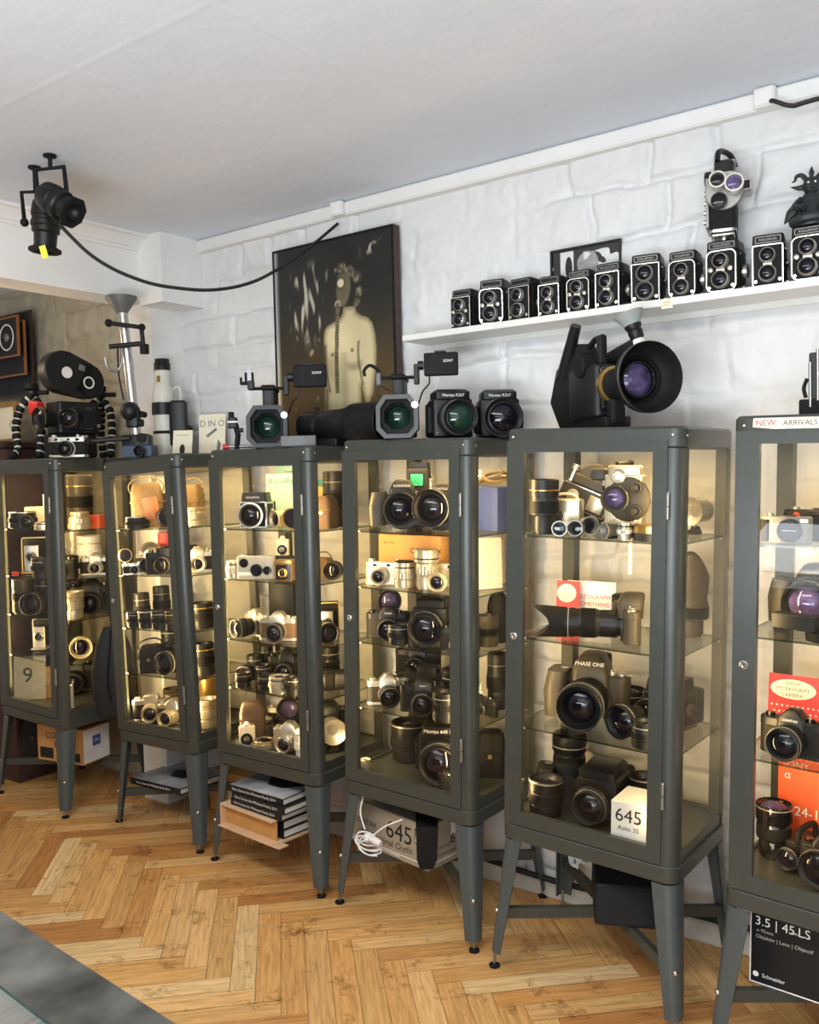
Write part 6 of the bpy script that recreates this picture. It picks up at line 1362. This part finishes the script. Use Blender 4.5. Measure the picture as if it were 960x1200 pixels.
def gorilla():
    P = []; G = mat('pale_joint_ring', (190, 190, 186), .5)
    for k, pts in enumerate((((0, 0, .19), (-.03, -.01, .15), (-.04, -.02, .09), (-.03, -.03, .03), (-.035, -.05, .012)), ((0, .01, .19), (.03, .0, .15), (.035, -.01, .08), (.03, -.02, .012)), ((0, .02, .19), (.0, .05, .14), (-.005, .06, .08), (.0, .07, .012)))):
        b = MB(); r_ = MB(); C = catmull(pts, 6); acc = 0; last = V(C[0]); 
        for p in C:
            p = V(p)
            if (p - last).length >= .019 or p == V(C[0]): b.ball(p, .0135, BLACKM, 10); r_.ball((p + last) / 2, .0105, G, 8); last = p
        b.tube(C, .006, BLACK, 6); P.append(('leg', b, [('joint_rings', r_)]))
    P.append(('ball_head', MB().ball((0, .01, .20), .02, BLACK, 14).cyl(.022, .21, .225, BLACKM, 16).cyl(.007, 0, .05, BLACKM, 10, 'x', TR(0, .01, .2))))
    return P
on_top(1, 38, 2.24, S(gorilla), 'flexible_tripod', 'flexible ball-jointed tripod left of the magazine film camera', 'tripod', 30, h=88, group='flexible ball-jointed tripods')
on_top(1, 118, 2.45, S(gorilla), 'flexible_tripod', 'flexible ball-jointed tripod right of the magazine film camera', 'tripod', 50, h=84, group='flexible ball-jointed tripods')
# ------------------------------------------------------------------ back room: display frames, chest
def cabframe(w, h, ringd=False, tm=WOODR):
    f = MB(); f.ring([(-w / 2, 0), (w / 2, 0), (w / 2, h), (-w / 2, h)], [(-w / 2 + .009, .009), (w / 2 - .009, .009), (w / 2 - .009, h - .009), (-w / 2 + .009, h - .009)], -.006, .006, tm, '-y'); P = [('wooden_frame', f)]
    p = MB(); p.box(-w / 2 + .008, w / 2 - .008, -.004, .005, .008, h - .008, mat('navy_velvet', (26, 28, 36), .7)); P.append(('dark_panel', p))
    if ringd:
        r_ = MB().lathe([(.058, 0), (.062, .003), (.066, 0)], WHITEP, 34, '-y', TR(w / 2 - .105, -.0045, h * .5)); r_.lathe([(.02, 0), (.016, .004), (0, .004)], STEELD, 24, '-y', TR(w / 2 - .105, -.0045, h * .5)); P.append(('round_emblem', r_))
    return P
def hang(u, v, y, spec, w, name, label, yaw=0):
    P = at(u, v, y=y); spawn(spec, name, TR(P.x - w / 2, y, P.z) @ RZ(yaw), label, 'picture')
hang(23, 417, 2.42, cabframe(.42, .20, True), .42, 'velvet_picture', 'orange wooden frame with white ring emblem, back room')
hang(31, 439, 2.465, cabframe(.46, .27), .46, 'velvet_picture', 'orange wooden frame behind the ring emblem frame')
hang(40, 462, 2.51, cabframe(.50, .42, False, WOODD), .50, 'velvet_picture', 'dark wooden frame rearmost on the back room wall')
g = MB(); w, h = .30, .20
g.ring([(-w / 2, 0), (w / 2, 0), (w / 2, h), (-w / 2, h)], [(-w / 2 + .022, .022), (w / 2 - .022, .022), (w / 2 - .022, h - .022), (-w / 2 + .022, h - .022)], -.012, .014, FRAMEG, '-y')
pp = MB(); pp.quad(-w / 2 + .02, w / 2 - .02, .02, h - .02, .0, CREAMP); pp.text('O', .05, GREYINK, TR(w / 2 - .06, -.001, h * .45) @ FRONT)
hang(23, 519, 2.35, [('gilt_frame', g), ('drawing', pp)], w, 'framed_drawing', 'gilt framed pale drawing standing in the back room')
P = at(60, 470, y=2.53)
ch = MB(); ch.box(-.9, 0, -.36, 0, 0, P.z - .02, mat('dark_stained_chest', (60, 38, 34), .5, 0, .2, 12), .006); cl = MB(); cl.box(-.91, .01, -.37, .005, P.z - .02, P.z + .012, mat('dark_stained_top', (48, 30, 30), .4, 0, .2, 12), .006)
zc = at(23, 519, y=2.35).z
spawn([('chest_body', MB().box(-.95, 0, -.30, .0, 0, zc - .03, mat('dark_stained_chest', (60, 38, 34), .5, 0, .2, 12), .006)), ('chest_top', MB().box(-.96, .01, -.31, .005, zc - .03, zc - .0005, mat('dark_stained_top', (48, 30, 30), .4, 0, .2, 12), .004))], 'wooden_chest', TR(-3.96, 2.50, 0), 'dark brown wooden chest in the back room behind first cabinet', 'chest')
# ------------------------------------------------------------------ stage lamps and cables
o3 = at(62, 250, y=1.66); o3.z = 0
LM = TR(o3.x, 1.66, 0) @ Matrix.Rotation(CYAW, 4, 'Z')
kx = .00278
def LP(u, v, d=0): return V(((u - 62) * kx, d, at(62, v, y=1.66).z))
def parcan(p0, p1, s=1):
    """a can lamp from tail p0 to mouth p1"""
    p0, p1 = V(p0), V(p1); ax = (p1 - p0); L = ax.length; T = TR(*p0) @ ax.to_track_quat('Z', 'Y').to_matrix().to_4x4(); P = []
    b = MB(T); b.lathe([(0, -.012), (.025, -.008), (.043, .012), (.047, .04), (.047, .055), (.044, .058), (.044, .07), (.047, .073), (.047, .085), (.043, .09), (.043, L * .62), (.036, L * .66), (.034, L * .95), (.03, L), (.028, L * .9), (0, L * .7)], BLACK, 30); P.append(('can', b))
    f = MB(T); oc = [(.05 * math.cos(R(22.5 + 45 * i)), .05 * math.sin(R(22.5 + 45 * i))) for i in range(8)]; f.ring(oc, [(x * .62, y * .62) for x, y in oc], L * .93, L * 1.0, BLACKM); P.append(('filter_frame', f))
    return P, T, L
def yoke(a, b_, c, d):
    return MB().tube([a, b_, c, d], .0075, BLACKM, 6).ball(a, .014, BLACKM, 10).ball(d, .014, BLACKM, 10)
zc_ = 2.4045
P1, T1, L1 = parcan(LP(56, 233), LP(51, 296)); 
ya = yoke(LP(29, 260), LP(27, 224), LP(58, 224), LP(66, 262)); P1.append(('yoke', ya))
P1.append(('ceiling_mount', MB().tube([LP(43, 224), V(((43 - 62) * kx, 0, zc_))], .007, BLACKM, 8).cyl(.02, zc_ - .006, zc_, BLACKM, 16, T=TR((43 - 62) * kx, 0, 0))))
tp = MB(); q0 = LP(55, 294, -.047); q1 = LP(59, 306, -.052); tp.box(-.010, .010, -.0006, .0006, -.036, .004, YELLOW, T=TR(*q0) @ RY(-14)); P1.append(('tape_tab', tp, [], 'yellow tape tab'))
spawn(P1, 'stage_lamp', LM, 'black can spotlight pointing down with yellow tape tab', 'lamp', 'can spotlights on the ceiling')
P2, T2, L2 = parcan(LP(66, 238, -.10), LP(104, 266, -.14))
P2.append(('yoke', yoke(LP(60, 250, -.10), LP(59, 211, -.10), LP(90, 208, -.10), LP(95, 246, -.12))))
P2.append(('ceiling_mount', MB().tube([LP(75, 209, -.10), V(((75 - 62) * kx, -.10, zc_))], .007, BLACKM, 8).cyl(.02, zc_ - .006, zc_, BLACKM, 16, T=TR((75 - 62) * kx, -.10, 0))))
spawn(P2, 'stage_lamp', LM, 'black can spotlight tilted to the right, cable hanging from it', 'lamp', 'can spotlights on the ceiling')
A = at(69, 262, y=1.65); B = at(396, 262, y=2.535)
nrm = V((B.y - A.y, -(B.x - A.x), 0)); cp = []
for u, v in ((69, 262), (84, 278), (103, 296), (125, 311), (150, 323), (180, 333), (212, 338), (242, 340), (272, 337), (300, 329), (325, 316), (348, 301), (370, 284), (396, 262)):
    d = ray(u, v); t = (A - EYE).dot(nrm) / d.dot(nrm); p_ = EYE + d * t; cp.append(tuple(p_))
m_ = MB().tube(catmull(cp, 4), .0058, CABLEB, 8)
spawn(m_, 'power_cable', Matrix(), 'black cable sagging from the spotlights to the wall batten', 'cable')
for (u, v), lb in (((396, 252), 'white junction box where the lamp cable ends'), ((897, 108), 'white junction box on the batten at upper right')):
    P = at(u, v, y=2.535); b = MB(); b.box(-.028, .028, -.012, .012, -.022, .03, PLASTER, .004)
    spawn([('box_body', b), ('box_lid', MB().box(-.024, .024, -.0155, -.0118, -.018, .026, PLASTER, .003))], 'junction_box', TR(P.x, 2.5335, 2.372), lb, 'junction box', 'white junction boxes on the wall batten')
q0 = at(901, 120, y=2.515); q1 = at(960, 116, y=2.515)
spawn(MB().tube(catmull([(q0.x, 2.53, q0.z + .008), (q0.x + .015, 2.51, q0.z - .002), ((q0.x + q1.x) / 2, 2.512, q1.z - .002), (q1.x, 2.512, q1.z), (q1.x + .5, 2.512, q1.z + .01)], 6), .006, CABLEB, 8), 'power_cable', Matrix(), 'short black cable under the batten at upper right', 'cable')
cp = [tuple(V((x, 2.552 + .006 * math.sin(x * 9), .082 + .012 * math.sin(x * 6)))) for x in [-1.9 + .08 * i for i in range(28)]]
spawn(MB().tube(catmull(cp, 3), .010, CABLEB, 8), 'floor_cable', Matrix(), 'thick black cable running along the skirting', 'cable')
# ------------------------------------------------------------------ under the cabinets
BR = .1585
def under(c, x, y, spec, name, label, cat, yaw=0, z=BR, group=None): return spawn(spec, name, CM[c] @ TR(x, y, z) @ RZ(yaw), label, cat, group)
def outfit():
    P = carton(.37, .24, .142, GREYBOX, (('645', .058, .086, .082, INK), ('CONTAX', -.10, .080, .026, INK), ('Professional Outfit', .0, .042, .031, INK)), (('645', .02, .072, .05, INK), ('CONTAX', -.055, .058, .018, INK), ('Professional Outfit', -.01, .036, .019, INK)),
               plate=(('f', .128, .172, .075, .122, INK), ('f', .131, .169, .078, .119, WHITEI), ('f', -.18, .17, .0165, .0195, WHITEI), ('f', -.18, .06, .0095, .0125, WHITEI), ('s', -.10, .11, .0165, .0195, WHITEI), ('s', -.012, .025, .085, .125, WHITEI)))
    pic = MB(); pic.box(.138, .162, -.1212, -.1208, .084, .104, GREYBOXD); pic.box(.144, .156, -.1212, -.1208, .103, .113, GREYBOXD); pic.add([(.150 + .008 * math.cos(a), -.1216, .094 + .008 * math.sin(a)) for a in [2 * PI * i / 14 for i in range(14)]], [tuple(range(14))], INK); P.append(('printed_camera_picture', pic))
    lid = MB(); lid.box(-.182, .182, -.118, .02, .1422, .1445, GREYBOXD, T=TR(0, 0, 0)); P.append(('lid_flap', lid))
    return P
under(4, -.365, .188, outfit(), 'product_box', 'grey camera carton printed 645 Professional Outfit', 'box', -7)
cp = [(-.40, -.02, .36), (-.395, .0, .30), (-.388, .005, .262), (-.36, -.005, .27), (-.30, .0, .29), (-.27, .03, .305)]
loop = []
for k in range(5):
    for i in range(8):
        a = 2 * PI * i / 8; loop.append((-.395 + .005 * k + (.040 + .007 * (k % 3)) * math.cos(a), -.014 - .002 * k + .004 * math.sin(a), .235 + (.020 + .007 * (k % 2)) * math.sin(a) - .006 * k))
under(4, .0, .0, [('cord', MB().tube(catmull([(-.44, .03, .358), (-.43, -.0, .31), (-.40, -.015, .265)], 6), .0026, CABLEW, 8).tube(catmull(loop, 3), .0024, CABLEW, 7).tube(catmull([(-.37, -.012, .25), (-.33, .0, .285), (-.29, .04, .305)], 6), .0026, CABLEW, 8)), ('plug', MB().tube([(-.375, -.02, .246), (-.345, -.026, .243), (-.325, -.026, .24)], [.009, .013, .009], WHITEP, 10)), ('cord_wrap', MB().tube([(-.385, -.016, .255), (-.382, -.022, .235)], .012, CABLEW, 10))], 'white_cord', 'white electric cord looped in front of the grey carton', 'cord', z=0)
st = MB(); st.loft([([(-.022, -.005), (.018, -.005), (.018, .005), (-.022, .005)], 0), ([(-.032, -.006), (.030, -.006), (.030, .006), (-.032, .006)], .03), ([(-.034, -.006), (.034, -.006), (.034, .006), (-.034, .006)], .13)], BLACKM)
under(4, -.187, .030, [('strap_band', st), ('strap_over_top', MB().box(-.034, .034, -.006, .12, .128, .133, BLACKM, .002))], 'black_strap', 'wide black strap hanging over the corner of the grey carton', 'strap', 38, z=BR + .019)
# books under the third and second cabinets
def slipcase():
    w, d, h = .305, .23, .078; s = MB(); t = .005
    s.box(-w / 2, w / 2, -d / 2, d / 2, 0, t, KRAFTP); s.box(-w / 2, w / 2 - .02, -d / 2, d / 2, h - t, h, KRAFTP); s.box(-w / 2, -w / 2 + t, -d / 2, d / 2, t, h - t, KRAFTP); s.box(-w / 2, w / 2, d / 2 - t, d / 2, t, h - t, KRAFTP)
    return [('shell', s), ('inner_board', MB().box(-w / 2 + t, w / 2 - .022, -d / 2 + .022, -d / 2 + .027, t, h - t, KRAFT)), ('torn_flap', MB().box(-w / 2, w / 2 + .03, -d / 2 - .012, -d / 2 + .03, -.0, .003, KRAFTP))]
TITLE = 'Here Comes the Whitened Family 2014'
under(3, -.275, .055, slipcase(), 'slipcase', 'open pale cardboard slipcase lying under the third cabinet', 'slipcase', -5)
for k in range(2): under(3, -.268, .071, S(book, .265, .17, .030, BLACKC, BLACKC), 'book', ('lower', 'upper')[k] + ' black book inside the pale slipcase', 'book', -5, BR + .0056 + .031 * k, 'books under the third cabinet')
for k in range(3):
    o_ = ((.0, .0), (.012, -.004), (-.006, .002))[k]
    under(3, -.252 + o_[0], .065 + o_[1], S(book, .27, .215, .0245, BLACKC, BLACKC, TITLE, .0135, k == 2), 'book', ('bottom black book of three stacked on the slipcase', 'middle black book of three stacked on the slipcase', 'top book on the slipcase with black and white cover')[k], 'book', -4 + k * 1.5, BR + .0785 + .0248 * k, 'books under the third cabinet')
under(2, -.36, .185, S(book, .33, .25, .026, BLACKC, BLACKC, TITLE, .0135, True), 'book', 'single black photo book lying under the leaning cabinet', 'book', 1, BR + .001, None)
P = at(252, 944, z=0)
spawn(carton(.24, .08, .17, 'kraft', (), (), plate=(('f', -.01, .03, .04, .12, CREAMP),)), 'carton', TR(P.x + .13, 2.53, .001) @ RZ(2), 'plain brown carton standing by the wall between cabinets', 'box')
# first cabinet
under(1, -.235, .19, carton(.27, .16, .158, 'kraft', (('CONTAX', .0, .115, .040, INK), ('645', .0, .078, .046, INK)), (('ZEISS', .0, .095, .015, WHITEI),), plate=(('f', -.12, -.04, .012, .06, INK), ('f', .03, .115, .012, .05, INK), ('s', -.078, .078, .006, .152, WHITEI), ('s', -.024, .024, .072, .118, BLUE))), 'product_box', 'brown camera carton printed CONTAX 645 with white end', 'box', 13)
under(1, -.452, .16, S(case, .13, .11, .15, 'leather'), 'bag', 'black leather bag under the leftmost cabinet', 'bag', 20)
def pouch():
    b = MB(); b.loft([(rrect(-.055, .055, -.035, .035, .03, 4), 0), (rrect(-.075, .075, -.05, .05, .045, 4), .06), (rrect(-.08, .08, -.05, .05, .045, 4), .17), (rrect(-.06, .06, -.04, .04, .035, 4), .27), (rrect(-.032, .032, -.022, .022, .018, 4), .335)], mat('black_padded_cloth', (26, 28, 32), .7, 0, .2, 30, .4, 80))
    return [('bag_body', b), ('piping', MB().tube(catmull([(0, -.052, .06), (-.01, -.054, .12), (-.006, -.052, .19), (0, -.040, .27), (0, -.024, .33)], 5), .004, BLACKM, 6)), ('shoulder_strap', MB().tube(catmull([(0, 0, .33), (-.02, .03, .5), (-.02, .05, .7), (-.02, .055, .985)], 6), .006, BLACKM, 6))]
P = at(122, 800, y=2.30)
spawn(pouch(), 'shoulder_bag', TR(-3.296, 2.275, .41) @ RZ(40) @ Matrix.Diagonal((1.15, 1.15, 1.1, 1)), 'black padded bag hanging between the two left cabinets', 'bag')
# fifth cabinet
under(5, -.20, .205, [('speaker_box', MB().box(-.105, .105, -.105, .105, 0, .115, BLACKC, .006)), ('front_cloth', MB().box(-.098, .098, -.108, -.104, .008, .107, mat('speaker_cloth', (24, 25, 27), .9, 0, .2, 200), .002))], 'speaker', 'plain black box speaker under the fifth cabinet', 'speaker', 28)
P0 = CM[5] @ V((-.42, .30, 0)); cb = MB(); rr = random.Random(4)
for k in range(7):
    dx = rr.uniform(-.02, .02); cb.tube(catmull([(-.42 + dx, .30, .36), (-.415 + dx * 1.5, .29 + dx, .30), (-.40 + dx * 2, .28, .24), (-.395 + dx, .275 + dx, .19 + abs(dx)), (-.405 - dx, .28, .23), (-.40 + dx, .29, .30)], 5), .0028, CABLEW, 6)
spawn([('cord_bundle', cb), ('tie', MB().tube([(-.415, .285, .285), (-.412, .285, .265)], .018, CABLEW, 10))], 'cord_bundle', CM[5], 'bundle of thin white cords hanging under the fifth cabinet', 'cord')
# NEW ARRIVALS cabinet: black carton behind it
W6 = .36
def bt(t, dx, dz, sz, ink): return (t, dx - W6 / 2, dz - (.011 if dz > .1 else 0), sz, ink)
spawn(carton(W6, .18, .198, BLACKC, (bt('3.5 | 45', .056, .163, .030, WHITEI), bt('mm', .1005, .158, .010, WHITEI), bt('LS', .121, .163, .030, WHITEI), bt('\u00f8 95mm', .034, .141, .0115, LGREY), bt('Objektiv | Lens | Objectif', .077, .126, .0125, LGREY), bt('Schneider', .055, .022, .013, WHITEI), bt('\u25cf', .0145, .021, .018, WHITEI)), (), plate=(('f', -W6 / 2, -W6 / 2 + .003, 0, .198, WHITEI), ('f', -W6 / 2 + .003, W6 / 2, 0, .003, WHITEI))), 'product_box', CM[6] @ TR(-.462 + W6 / 2, .163, BR) @ RZ(1), 'black lens carton with white lettering 3.5 | 45 LS', 'box')
# ------------------------------------------------------------------ counter near the camera
A = at(0, 1065, z=.9); B = at(210, 1200, z=.9); ang = math.atan2(B.y - A.y, B.x - A.x)
CT = mat('worn_grey_counter', (58, 59, 56), .42, 0, .9, 14, .1, 60)
K = TR(B.x + .012, B.y, 0) @ Matrix.Rotation(ang, 4, 'Z')
gp = MB(); g0 = K.inverted() @ at(30, 1177, z=.908)
gp.add([(x, y, z) for z in (.9008, .9078) for x, y in ((-1.35, g0.y), (-.06, g0.y), (-.06, g0.y - .45), (-1.35, g0.y - .45))], [(4, 5, 6, 7)][::1], GLASS)
ge = MB().box(-1.35, -.06, g0.y - .003, g0.y, .9008, .9078, mat('green_glass_edge', (34, 62, 56), .15, 0, .1))
spawn([('worktop', MB().box(-1.4, 0, -.75, 0, .868, .90, CT, .003)), ('front_panel', MB().box(-1.39, -.012, -.74, -.012, .0, .868, mat('counter_side', (70, 70, 68), .5, 0, .1), .003)), ('end_trim', MB().box(0, .003, -.75, 0, .866, .9005, WHITEP)), ('glass_plate', gp, [('glass_edge', ge)])], 'shop_counter', K, 'worn dark grey counter top with glass plate in lower left corner', 'counter')
